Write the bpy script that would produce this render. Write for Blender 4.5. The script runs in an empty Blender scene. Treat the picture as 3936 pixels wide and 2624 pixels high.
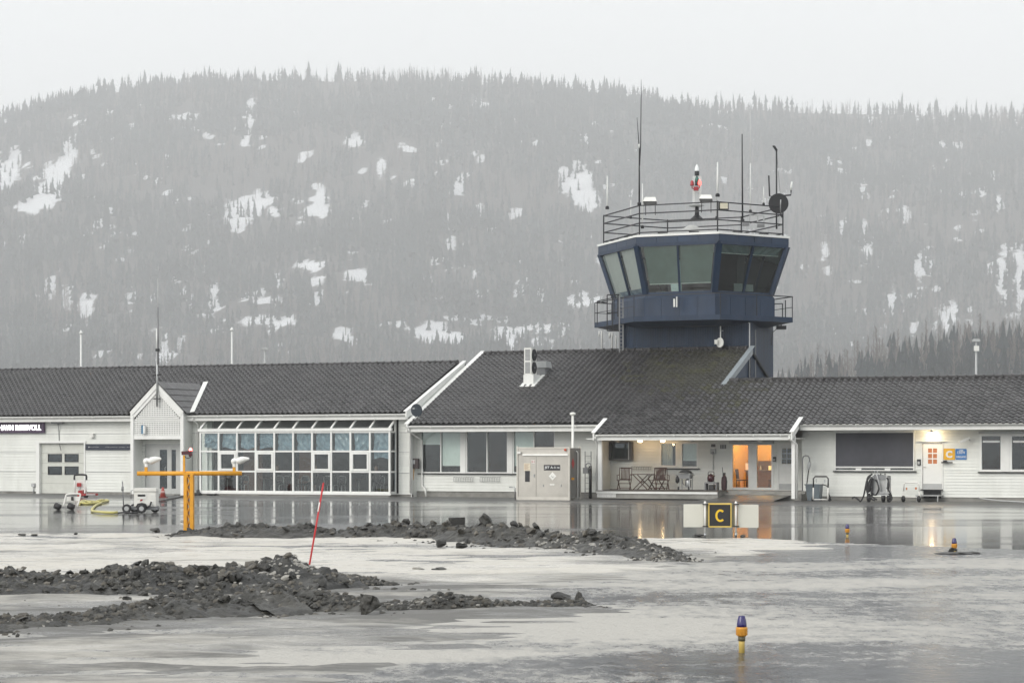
import bpy, math, random
import numpy as np
from mathutils import Vector, Matrix

# ------------------------------------------------------------------ camera, sky, sun, exposure
SC = bpy.context.scene
COL = SC.collection
F, H, D, TH = 8400.0, 2.15, 105.0, math.radians(23)      # focal length (px of 3936), eye height, distance and yaw of the facade
CS, SN = math.cos(TH), math.sin(TH)
HOR = 1740.0
cam_d = bpy.data.cameras.new('camera')
cam_d.sensor_width = 36.0
cam_d.lens = 36.0 * F / 3936.0
cam_d.shift_y = (HOR - 1312.0) / 3936.0
cam_d.clip_start, cam_d.clip_end = 0.5, 6000.0
cam = bpy.data.objects.new('camera', cam_d)
cam.location = (0, 0, H)
cam.rotation_euler = (math.radians(90), 0, 0)
COL.objects.link(cam)
SC.camera = cam

W = bpy.data.worlds.new('World')
SC.world = W
W.use_nodes = True
nt = W.node_tree
bg = nt.nodes['Background']
sky = nt.nodes.new('ShaderNodeTexSky')
sky.sky_type = 'NISHITA'
sky.sun_disc = False
sky.sun_elevation = math.radians(30)
sky.sun_rotation = math.radians(228)
sky.dust_density = 5.0
hs = nt.nodes.new('ShaderNodeHueSaturation')
hs.inputs['Saturation'].default_value = 0.25
mx = nt.nodes.new('ShaderNodeMix')
mx.data_type = 'RGBA'
mx.inputs[0].default_value = 0.9
mx.inputs[7].default_value = (9.3, 9.5, 9.6, 1)
nt.links.new(sky.outputs[0], hs.inputs['Color'])
nt.links.new(hs.outputs[0], mx.inputs[6])
nt.links.new(mx.outputs[2], bg.inputs['Color'])
bg.inputs['Strength'].default_value = 0.1

sun_d = bpy.data.lights.new('sun', 'SUN')
sun_d.energy = 1.2
sun_d.angle = math.radians(40)
sun_d.color = (1.0, 0.95, 0.87)
sun = bpy.data.objects.new('sun', sun_d)
sun.rotation_euler = (math.radians(60), 0, math.radians(-48))
COL.objects.link(sun)

SC.view_settings.view_transform = 'Standard'
SC.view_settings.look = 'None'
SC.view_settings.exposure = 0.46
SC.view_settings.gamma = 1.0
SC.render.engine = 'CYCLES'
SC.cycles.max_bounces = 8
SC.cycles.diffuse_bounces = 3
SC.cycles.glossy_bounces = 4
SC.cycles.transmission_bounces = 6
SC.cycles.transparent_max_bounces = 24
SC.cycles.volume_bounces = 1
SC.cycles.use_denoising = True
SC.cycles.sample_clamp_indirect = 4.0

# ------------------------------------------------------------------ measuring helpers
RG = {1: (0, 1350, 2.4125), 2: (700, 1350, 2.4122), 3: (1500, 1300, 2.4125), 4: (2200, 1550, 2.6133), 5: (3000, 1400, 2.5128),
      6: (2250, 850, 2.4894), 7: (2250, 300, 2.4118), 8: (2550, 1850, 1.697), 9: (2700, 850, 3.485), 10: (2270, 850, 3.1356),
      11: (2550, 600, 4.4377), 12: (1900, 1680, 5.2267), 13: (450, 1450, 3.2676), 14: (2580, 1900, 6.1895), 15: (2350, 1700, 4.704),
      16: (3250, 1780, 7.587), 17: (150, 1750, 2.94), 0: (0, 0, 1.0), 18: (0, 0, 0.59756)}

def px(i, x, y):
    a, b, s = RG[i]
    return a + x / s, b + y / s

def U(x, v):
    k = (x - 1968) / F
    return (k * (D + v * CS) - v * SN) / (CS + k * SN)

def Zp(x, y, v):
    return H + (HOR - y) / F * (D - U(x, v) * SN + v * CS)

def uz(i, x, y, v):
    a, b = px(i, x, y)
    return U(a, v), Zp(a, b, v)

def rect(i, x0, y0, x1, y1, v):                    # facade rectangle u0,u1,z0,z1
    ym = (y0 + y1) / 2
    xm = (x0 + x1) / 2
    return uz(i, x0, ym, v)[0], uz(i, x1, ym, v)[0], uz(i, xm, y1, v)[1], uz(i, xm, y0, v)[1]

def gnd(i, x, y):                                  # point on the ground
    a, b = px(i, x, y)
    Y = H * F / (b - HOR)
    return Vector(((a - 1968) / F * Y, Y, 0))

def at(i, x, y, Y):                                # point at distance Y
    a, b = px(i, x, y)
    return Vector(((a - 1968) / F * Y, Y, H + (HOR - b) / F * Y))

def w2l(p):                                        # world -> facade frame
    x, y = p[0], p[1] - D
    return Vector((x * CS - y * SN, x * SN + y * CS, p[2]))

def l2w(u, v, z=0.0):
    return Vector((u * CS + v * SN, D - u * SN + v * CS, z))

def lerp(a, b, t):
    return a + (b - a) * t

# ------------------------------------------------------------------ mesh builder
class MB:
    def __init__(s):
        s.v, s.f, s.sm = [], [], []

    def add(s, vs, fs, smooth=False):
        n = len(s.v)
        s.v += [tuple(p) for p in vs]
        s.f += [tuple(i + n for i in f) for f in fs]
        s.sm += [smooth] * len(fs)
        return s

    def box(s, x0, x1, y0, y1, z0, z1):
        vs = [(x, y, z) for z in (z0, z1) for y in (y0, y1) for x in (x0, x1)]
        return s.add(vs, [(0, 2, 3, 1), (4, 5, 7, 6), (0, 1, 5, 4), (1, 3, 7, 5), (3, 2, 6, 7), (2, 0, 4, 6)])

    def beam(s, p, q, w, h=None, up=(0, 0, 1)):
        p, q = Vector(p), Vector(q)
        h = w if h is None else h
        d = (q - p).normalized()
        up = Vector(up)
        if abs(d.dot(up)) > 0.99:
            up = Vector((0, 1, 0))
        a = d.cross(up).normalized() * (w / 2)
        b = a.cross(d).normalized() * (h / 2)
        vs = [c + i * a + j * b for c in (p, q) for j in (-1, 1) for i in (-1, 1)]
        return s.add(vs, [(0, 2, 3, 1), (4, 5, 7, 6), (0, 1, 5, 4), (1, 3, 7, 5), (3, 2, 6, 7), (2, 0, 4, 6)])

    def tube(s, pts, r, n=8, cap=True, closed=False):
        pts = [Vector(p) for p in pts]
        rs = r if isinstance(r, (list, tuple)) else [r] * len(pts)
        m = len(pts)
        vs = []
        prev = None
        for i, p in enumerate(pts):
            if closed:
                d = (pts[(i + 1) % m] - pts[i - 1]).normalized()
            else:
                d = (pts[min(i + 1, m - 1)] - pts[max(i - 1, 0)]).normalized()
            if prev is None:
                a = d.cross(Vector((0, 0, 1)))
                if a.length < 1e-3:
                    a = d.cross(Vector((0, 1, 0)))
            else:
                a = prev - d * prev.dot(d)
            a.normalize()
            prev = a
            b = d.cross(a)
            for k in range(n):
                t = 2 * math.pi * k / n
                vs.append(p + (a * math.cos(t) + b * math.sin(t)) * rs[i])
        fs = []
        for i in range(m if closed else m - 1):
            j = (i + 1) % m
            for k in range(n):
                l = (k + 1) % n
                fs.append((i * n + k, i * n + l, j * n + l, j * n + k))
        s.add(vs, fs, True)
        if cap and not closed:
            o = len(s.v) - len(vs)
            s.f += [tuple(o + k for k in reversed(range(n))), tuple(o + (m - 1) * n + k for k in range(n))]
            s.sm += [False, False]
        return s

    def prism(s, poly, vec):
        vec = Vector(vec)
        n = len(poly)
        vs = [Vector(p) for p in poly] + [Vector(p) + vec for p in poly]
        fs = [tuple(reversed(range(n))), tuple(range(n, 2 * n))]
        fs += [(i, (i + 1) % n, n + (i + 1) % n, n + i) for i in range(n)]
        return s.add(vs, fs)

    def frustum(s, lo, hi, caps=True):
        n = len(lo)
        fs = [(i, (i + 1) % n, n + (i + 1) % n, n + i) for i in range(n)]
        if caps:
            fs += [tuple(reversed(range(n))), tuple(range(n, 2 * n))]
        return s.add(list(lo) + list(hi), fs)

    def lathe(s, c, prof, n=16, axis=(0, 0, 1), smooth=True):
        c, ax = Vector(c), Vector(axis).normalized()
        a = ax.cross(Vector((0, 1, 0)) if abs(ax.y) < 0.9 else Vector((1, 0, 0))).normalized()
        b = ax.cross(a)
        vs = []
        for r, h in prof:
            for k in range(n):
                t = 2 * math.pi * k / n
                vs.append(c + ax * h + (a * math.cos(t) + b * math.sin(t)) * r)
        fs = []
        for i in range(len(prof) - 1):
            for k in range(n):
                l = (k + 1) % n
                fs.append((i * n + k, i * n + l, (i + 1) * n + l, (i + 1) * n + k))
        s.add(vs, fs, smooth)
        o = len(s.v) - len(vs)
        s.f += [tuple(o + k for k in reversed(range(n))), tuple(o + (len(prof) - 1) * n + k for k in range(n))]
        s.sm += [False, False]
        return s

    def sheet(s, fn, nu, nv, smooth=True):
        vs = [fn(i / nu, j / nv) for j in range(nv + 1) for i in range(nu + 1)]
        fs = [(j * (nu + 1) + i, j * (nu + 1) + i + 1, (j + 1) * (nu + 1) + i + 1, (j + 1) * (nu + 1) + i) for j in range(nv) for i in range(nu)]
        return s.add(vs, fs, smooth)

    def mesh(s, name, off=None):
        me = bpy.data.meshes.new(name)
        vs = s.v if off is None else [(p[0] - off[0], p[1] - off[1], p[2] - off[2]) for p in s.v]
        me.from_pydata(vs, [], s.f)
        me.polygons.foreach_set('use_smooth', s.sm)
        me.update()
        return me

def mesh_obj(name, me, mat=None, parent=None, loc=None, rot=None, scale=None):
    o = bpy.data.objects.new(name, me)
    COL.objects.link(o)
    if mat is not None and len(me.materials) == 0:
        me.materials.append(mat)
    if parent is not None:
        o.parent = parent
    if loc is not None:
        o.location = loc
    if rot is not None:
        o.rotation_euler = rot
    if scale is not None:
        o.scale = scale
    return o

class Thing:
    """An Empty at the base of a thing; parts are built in the frame 'uvz' (facade) or 'xyz' (world) and stored relative to it."""
    def __init__(s, name, label, cat, loc, facade=True, group=None, rotz=None):
        s.o = Vector(loc)
        s.e = bpy.data.objects.new(name, None)
        COL.objects.link(s.e)
        s.e.empty_display_size = 0.3
        if facade:
            s.e.location = l2w(*loc)
            s.e.rotation_euler = (0, 0, -TH)
        else:
            s.e.location = loc
        if rotz is not None:
            s.e.rotation_euler = (0, 0, rotz)
        s.e['label'] = label
        s.e['category'] = cat
        if group:
            s.e['group'] = group

    def part(s, name, mb, mat, sub=None, label=None, kind=None):
        o = mesh_obj(name, mb.mesh(name, s.o), mat, sub if sub is not None else s.e)
        if label:
            o['label'] = label
        if kind:
            o['kind'] = kind
        return o

class Local(Thing):
    """The same with parts built in the thing's own frame."""
    def __init__(s, *a, **k):
        super().__init__(*a, **k)
        s.o = Vector((0, 0, 0))

def single(name, mb, mat, label, cat, origin, facade=True, group=None):
    off = Vector(origin)
    o = mesh_obj(name, mb.mesh(name, off), mat)
    if facade:
        o.location = l2w(*origin)
        o.rotation_euler = (0, 0, -TH)
    else:
        o.location = origin
    o['label'] = label
    o['category'] = cat
    if group:
        o['group'] = group
    return o

def structure(name, me, mat):
    o = mesh_obj(name, me, mat)
    o['kind'] = 'structure'
    return o

def text_mesh(txt, size, extrude=0.004, bold=0.0, spacing=1.0):
    cu = bpy.data.curves.new('txt', 'FONT')
    cu.body = txt
    cu.size = size
    cu.extrude = extrude
    cu.offset = bold
    cu.space_character = spacing
    cu.align_x, cu.align_y = 'LEFT', 'BOTTOM_BASELINE'
    cu.resolution_u = 3
    ob = bpy.data.objects.new('txt', cu)
    COL.objects.link(ob)
    me = bpy.data.meshes.new_from_object(ob.evaluated_get(bpy.context.evaluated_depsgraph_get()))
    bpy.data.objects.remove(ob)
    return me

def fit_text(parent, txt, mat, u0, u1, z0, z1, v, bold=0.0, name='lettering', off=(0, 0, 0), fx=None):
    """Lettering fitted into a rectangle of the facade plane."""
    me = text_mesh(txt, 1.0, 0.01, bold)
    xs = [w.co.x for w in me.vertices]
    ys = [w.co.y for w in me.vertices]
    sx = (u1 - u0) / (max(xs) - min(xs))
    sz = (z1 - z0) / (max(ys) - min(ys))
    x0, y0 = min(xs), min(ys)
    for w in me.vertices:
        w.co = Vector((u0 + (w.co.x - x0) * sx - off[0], v - w.co.z * 0.4 - off[1], z0 + (w.co.y - y0) * sz - off[2]))
    me.update()
    return mesh_obj(name, me, mat, parent)

# ------------------------------------------------------------------ materials
def mat(name, col, rough=0.6, metal=0.0, var=0.12, scale=3.0, bump=0.0, bscale=30.0, spec=0.5, emit=None, estr=0.0, stretch=None,
        dirt=None, dirt_amt=0.0, rand=0.0, coat=0.0):
    m = bpy.data.materials.new(name)
    m.use_nodes = True
    n, l = m.node_tree.nodes, m.node_tree.links
    b = n['Principled BSDF']
    b.inputs['Roughness'].default_value = rough
    b.inputs['Metallic'].default_value = metal
    b.inputs['Specular IOR Level'].default_value = spec
    b.inputs['Coat Weight'].default_value = coat
    b.inputs['Coat Roughness'].default_value = 0.12
    c = tuple(col) + (1,)
    b.inputs['Base Color'].default_value = c
    geo = n.new('ShaderNodeNewGeometry')
    vec = geo.outputs['Position']
    if stretch:
        vm = n.new('ShaderNodeVectorMath')
        vm.operation = 'MULTIPLY'
        vm.inputs[1].default_value = stretch
        l.new(vec, vm.inputs[0])
        vec = vm.outputs[0]
    out = None
    if var > 0:
        t = n.new('ShaderNodeTexNoise')
        t.inputs['Scale'].default_value = scale
        t.inputs['Detail'].default_value = 6
        t.inputs['Roughness'].default_value = 0.62
        l.new(vec, t.inputs['Vector'])
        mr = n.new('ShaderNodeMapRange')
        mr.inputs[1].default_value, mr.inputs[2].default_value = 0.3, 0.7
        mr.inputs[3].default_value, mr.inputs[4].default_value = 1 - var, 1 + var
        l.new(t.outputs[0], mr.inputs[0])
        sv = n.new('ShaderNodeVectorMath')
        sv.operation = 'SCALE'
        sv.inputs[0].default_value = col
        l.new(mr.outputs[0], sv.inputs['Scale'])
        out = sv.outputs[0]
    if rand > 0:
        oi = n.new('ShaderNodeObjectInfo')
        mr = n.new('ShaderNodeMapRange')
        mr.inputs[3].default_value, mr.inputs[4].default_value = 1 - rand, 1 + rand
        l.new(oi.outputs['Random'], mr.inputs[0])
        sv = n.new('ShaderNodeVectorMath')
        sv.operation = 'SCALE'
        if out is not None:
            l.new(out, sv.inputs[0])
        else:
            sv.inputs[0].default_value = col
        l.new(mr.outputs[0], sv.inputs['Scale'])
        out = sv.outputs[0]
    if dirt is not None:
        t = n.new('ShaderNodeTexNoise')
        t.inputs['Scale'].default_value = scale * 0.7
        t.inputs['Detail'].default_value = 8
        t.inputs['Roughness'].default_value = 0.7
        l.new(vec, t.inputs['Vector'])
        mr = n.new('ShaderNodeMapRange')
        mr.inputs[1].default_value, mr.inputs[2].default_value = 0.5, 0.75
        mr.inputs[3].default_value, mr.inputs[4].default_value = 0.0, dirt_amt
        l.new(t.outputs[0], mr.inputs[0])
        mi = n.new('ShaderNodeMix')
        mi.data_type = 'RGBA'
        l.new(mr.outputs[0], mi.inputs[0])
        if out is not None:
            l.new(out, mi.inputs[6])
        else:
            mi.inputs[6].default_value = c
        mi.inputs[7].default_value = tuple(dirt) + (1,)
        out = mi.outputs[2]
    if out is not None:
        l.new(out, b.inputs['Base Color'])
    if bump > 0:
        t = n.new('ShaderNodeTexNoise')
        t.inputs['Scale'].default_value = bscale
        t.inputs['Detail'].default_value = 5
        l.new(geo.outputs['Position'], t.inputs['Vector'])
        bp = n.new('ShaderNodeBump')
        bp.inputs['Strength'].default_value = bump
        bp.inputs['Distance'].default_value = 0.02
        l.new(t.outputs[0], bp.inputs['Height'])
        l.new(bp.outputs[0], b.inputs['Normal'])
    if emit:
        b.inputs['Emission Color'].default_value = tuple(emit) + (1,)
        b.inputs['Emission Strength'].default_value = estr
    return m

def glass_mat(name, tint=(0.68, 0.74, 0.77), lo=0.0, rough=0.015):
    m = bpy.data.materials.new(name)
    m.use_nodes = True
    n, l = m.node_tree.nodes, m.node_tree.links
    n.remove(n['Principled BSDF'])
    tr = n.new('ShaderNodeBsdfTransparent')
    tr.inputs[0].default_value = tuple(tint) + (1,)
    gl = n.new('ShaderNodeBsdfGlossy')
    gl.inputs['Roughness'].default_value = rough
    gl.inputs['Color'].default_value = (0.95, 0.98, 1, 1)
    fr = n.new('ShaderNodeFresnel')
    fr.inputs[0].default_value = 1.5
    geo = n.new('ShaderNodeNewGeometry')
    t = n.new('ShaderNodeTexNoise')
    t.inputs['Scale'].default_value = 1.3
    l.new(geo.outputs['Position'], t.inputs['Vector'])
    bp = n.new('ShaderNodeBump')
    bp.inputs['Strength'].default_value = 0.15
    bp.inputs['Distance'].default_value = 0.02
    l.new(t.outputs[0], bp.inputs['Height'])
    l.new(bp.outputs[0], gl.inputs['Normal'])
    ad = n.new('ShaderNodeMath')
    ad.operation = 'MULTIPLY_ADD'
    ad.inputs[1].default_value = 1.1
    ad.inputs[2].default_value = lo
    l.new(fr.outputs[0], ad.inputs[0])
    mi = n.new('ShaderNodeMixShader')
    l.new(ad.outputs[0], mi.inputs[0])
    l.new(tr.outputs[0], mi.inputs[1])
    l.new(gl.outputs[0], mi.inputs[2])
    l.new(mi.outputs[0], n['Material Output'].inputs['Surface'])
    return m

M = {}
M['siding'] = mat('white_siding', (0.76, 0.775, 0.735), 0.45, var=0.06, scale=0.9, stretch=(1, 1, 0.35), dirt=(0.42, 0.43, 0.38), dirt_amt=0.35, rand=0.035)
M['white'] = mat('white_paint', (0.80, 0.805, 0.78), 0.4, var=0.05, scale=2.0, dirt=(0.5, 0.5, 0.45), dirt_amt=0.22)
M['gutter'] = mat('white_gutter', (0.80, 0.805, 0.775), 0.35, var=0.05, scale=1.5, dirt=(0.45, 0.45, 0.40), dirt_amt=0.25)
M['tile'] = mat('dark_roof_tile', (0.046, 0.044, 0.045), 0.33, var=0.3, scale=1.1, dirt=(0.10, 0.097, 0.094), dirt_amt=0.5, rand=0.45, bump=0.3, bscale=60)
M['moss'] = mat('mossy_roof_tile', (0.040, 0.039, 0.032), 0.6, var=0.3, scale=1.4, dirt=(0.075, 0.075, 0.028), dirt_amt=0.95, rand=0.25, bump=0.3, bscale=60)
M['roof_base'] = mat('roof_felt', (0.03, 0.03, 0.032), 0.8)
M['concrete'] = mat('foundation_concrete', (0.25, 0.245, 0.225), 0.55, var=0.3, scale=1.2, dirt=(0.09, 0.088, 0.08), dirt_amt=0.8, bump=0.3)
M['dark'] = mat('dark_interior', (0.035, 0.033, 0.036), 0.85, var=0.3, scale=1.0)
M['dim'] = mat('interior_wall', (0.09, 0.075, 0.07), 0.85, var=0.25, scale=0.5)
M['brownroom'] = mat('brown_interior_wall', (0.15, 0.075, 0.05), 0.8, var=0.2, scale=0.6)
M['black'] = mat('black_rubber', (0.018, 0.018, 0.02), 0.5, var=0.2)
M['blackmetal'] = mat('black_metal', (0.010, 0.011, 0.014), 0.5, var=0.2)
M['glass'] = glass_mat('window_glass')
M['clearglass'] = glass_mat('clear_window_glass', (0.92, 0.95, 0.94))
M['skyglass'] = glass_mat('sloping_glass', (0.75, 0.8, 0.78), 0.16, 0.12)
M['cabglass'] = glass_mat('cab_glass', (0.80, 0.92, 0.88), 0.03)
M['navy'] = mat('navy_cladding', (0.005, 0.020, 0.048), 0.5, spec=0.3, var=0.28, scale=2.5, stretch=(1, 1, 0.25), dirt=(0.022, 0.042, 0.080), dirt_amt=0.7, rand=0.15)
M['navyplain'] = mat('navy_sheet_metal', (0.008, 0.025, 0.058), 0.45, spec=0.35, var=0.25, scale=1.3, dirt=(0.035, 0.055, 0.100), dirt_amt=0.7, stretch=(1, 1, 0.4))
M['steel'] = mat('galvanised_steel', (0.42, 0.43, 0.43), 0.38, metal=0.75, var=0.15, scale=2.0)
M['aluminium'] = mat('brushed_aluminium', (0.50, 0.48, 0.44), 0.42, metal=0.35, var=0.12, scale=1.1, dirt=(0.34, 0.32, 0.29), dirt_amt=0.4)
M['yellow'] = mat('yellow_paint', (0.72, 0.33, 0.015), 0.4, var=0.12, scale=4, dirt=(0.25, 0.13, 0.03), dirt_amt=0.35)
M['red'] = mat('red_paint', (0.36, 0.025, 0.025), 0.45, var=0.15)
M['plastic_white'] = mat('white_plastic', (0.78, 0.78, 0.74), 0.35, var=0.06)
M['grey'] = mat('grey_paint', (0.22, 0.225, 0.23), 0.5, var=0.12)
M['lightgrey'] = mat('light_grey_paint', (0.45, 0.46, 0.46), 0.5, var=0.1)
M['screen'] = mat('grey_screen_cloth', (0.062, 0.064, 0.078), 0.7, var=0.25, scale=1.0)
M['blind'] = mat('pale_roller_blind', (0.80, 0.84, 0.80), 0.75, var=0.06)
M['greenblind'] = mat('grey_green_sun_blind', (0.17, 0.235, 0.205), 0.6, var=0.15, scale=1.2)
M['curtain'] = mat('white_curtain', (0.6, 0.6, 0.58), 0.8, var=0.1)
M['wood'] = mat('brown_wood', (0.085, 0.042, 0.03), 0.5, var=0.3, scale=6)
M['film'] = mat('crinkled_plastic_film', (0.30, 0.40, 0.48), 0.14, var=0.3, scale=3, spec=0.9)
M['asph_ramp'] = mat('wet_ramp', (0.10, 0.098, 0.092), 0.3, var=0.3, bump=0.3)

def emis(name, col, strength):
    return mat(name, (0.8, 0.8, 0.8), 0.4, var=0, emit=col, estr=strength)

rnd = random.Random(7)

# ------------------------------------------------------------------ noise
def vnoise(x, y, seed=0):
    xi, yi = np.floor(x).astype(np.int64), np.floor(y).astype(np.int64)
    xf, yf = x - xi, y - yi
    def h(a, b):
        n = (a * 374761393 + b * 668265263 + seed * 1442695041) & 0xffffffff
        n = ((n ^ (n >> 13)) * 1274126177) & 0xffffffff
        return ((n ^ (n >> 16)) & 0xffff) / 65535.0
    sx, sy = xf * xf * (3 - 2 * xf), yf * yf * (3 - 2 * yf)
    a = h(xi, yi) * (1 - sx) + h(xi + 1, yi) * sx
    b = h(xi, yi + 1) * (1 - sx) + h(xi + 1, yi + 1) * sx
    return a * (1 - sy) + b * sy

def fbm(x, y, oct=4, seed=0):
    s, a, t = 0.0, 0.5, 0.0
    for o in range(oct):
        s = s + a * vnoise(x * 2 ** o, y * 2 ** o, seed + o)
        t += a
        a *= 0.5
    return s / t

def sstep(a, b, x):
    t = np.clip((x - a) / (b - a), 0, 1)
    return t * t * (3 - 2 * t)

def grid_mesh(name, X, Y, Z, attrs=None, smooth=True):
    ny, nx = X.shape
    co = np.stack([X, Y, Z], -1).reshape(-1, 3)
    idx = np.arange(nx * ny).reshape(ny, nx)
    q = np.stack([idx[:-1, :-1], idx[:-1, 1:], idx[1:, 1:], idx[1:, :-1]], -1).reshape(-1, 4)
    return np_mesh(name, co, q, attrs, smooth)

def np_mesh(name, co, faces, attrs=None, smooth=False):
    k = faces.shape[1]
    me = bpy.data.meshes.new(name)
    me.vertices.add(len(co))
    me.vertices.foreach_set('co', co.astype(np.float32).ravel())
    me.loops.add(faces.size)
    me.loops.foreach_set('vertex_index', faces.astype(np.int32).ravel())
    me.polygons.add(len(faces))
    me.polygons.foreach_set('loop_start', np.arange(0, faces.size, k, dtype=np.int32))
    me.polygons.foreach_set('use_smooth', np.full(len(faces), smooth))
    for nm, a in (attrs or {}).items():
        at_ = me.attributes.new(nm, 'FLOAT', 'POINT')
        at_.data.foreach_set('value', a.astype(np.float32).ravel())
    me.update(calc_edges=True)
    me.validate()
    return me

# ------------------------------------------------------------------ ground: wet asphalt
def ground_material():
    m = bpy.data.materials.new('wet_asphalt')
    m.use_nodes = True
    n, l = m.node_tree.nodes, m.node_tree.links
    b = n['Principled BSDF']
    geo = n.new('ShaderNodeNewGeometry')
    def noise(scale, detail=5, rough=0.6, st=None):
        v = geo.outputs['Position']
        if st:
            vm = n.new('ShaderNodeVectorMath')
            vm.operation = 'MULTIPLY'
            vm.inputs[1].default_value = st
            l.new(v, vm.inputs[0])
            v = vm.outputs[0]
        t = n.new('ShaderNodeTexNoise')
        t.inputs['Scale'].default_value = scale
        t.inputs['Detail'].default_value = detail
        t.inputs['Roughness'].default_value = rough
        l.new(v, t.inputs['Vector'])
        return t.outputs[0]
    def ramp(src, a, b_, lo, hi):
        r = n.new('ShaderNodeMapRange')
        r.inputs[1].default_value, r.inputs[2].default_value = a, b_
        r.inputs[3].default_value, r.inputs[4].default_value = lo, hi
        l.new(src, r.inputs[0])
        return r.outputs[0]
    big = noise(0.09, 4, 0.6, (0.6, 1.5, 1))
    puddle = ramp(big, 0.30, 0.50, 0.25, 1.0)
    # drier strip along the facade: distance to the wall line
    sep = n.new('ShaderNodeSeparateXYZ')
    l.new(geo.outputs['Position'], sep.inputs[0])
    dt = n.new('ShaderNodeVectorMath')
    dt.operation = 'DOT_PRODUCT'
    dt.inputs[1].default_value = (SN, CS, 0)
    l.new(geo.outputs['Position'], dt.inputs[0])
    ad = n.new('ShaderNodeMath')
    ad.operation = 'MULTIPLY_ADD'
    ad.inputs[1].default_value = 9.0
    l.new(noise(0.25, 4, 0.65, (0.4, 1, 1)), ad.inputs[0])
    l.new(dt.outputs['Value'], ad.inputs[2])
    strip = ramp(ad.outputs[0], D * CS - 9.0, D * CS + 0.5, 1.0, 0.0)     # 1 away from the wall
    pm = n.new('ShaderNodeMath')
    pm.operation = 'MULTIPLY'
    l.new(puddle, pm.inputs[0])
    l.new(strip, pm.inputs[1])
    mi = n.new('ShaderNodeMix')
    mi.data_type = 'RGBA'
    l.new(noise(1.5, 8, 0.7), mi.inputs[0])
    mi.inputs[6].default_value = (0.05, 0.05, 0.049, 1)
    mi.inputs[7].default_value = (0.105, 0.102, 0.098, 1)
    l.new(mi.outputs[2], b.inputs['Base Color'])
    r1 = n.new('ShaderNodeMapRange')
    r1.inputs[3].default_value, r1.inputs[4].default_value = 0.30, 0.085
    l.new(pm.outputs[0], r1.inputs[0])
    r2 = n.new('ShaderNodeMath')
    r2.operation = 'MULTIPLY_ADD'
    l.new(strip, r2.inputs[0])
    r2.inputs[1].default_value = -0.22
    r2.inputs[2].default_value = 0.22
    r3 = n.new('ShaderNodeMath')
    l.new(r1.outputs[0], r3.inputs[0])
    l.new(r2.outputs[0], r3.inputs[1])
    l.new(r3.outputs[0], b.inputs['Roughness'])
    bp = n.new('ShaderNodeBump')
    bp.inputs['Distance'].default_value = 0.006
    st = ramp(pm.outputs[0], 0, 1, 0.6, 0.05)
    l.new(st, bp.inputs['Strength'])
    l.new(noise(9.0, 4, 0.6), bp.inputs['Height'])
    l.new(bp.outputs[0], b.inputs['Normal'])
    return m

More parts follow.
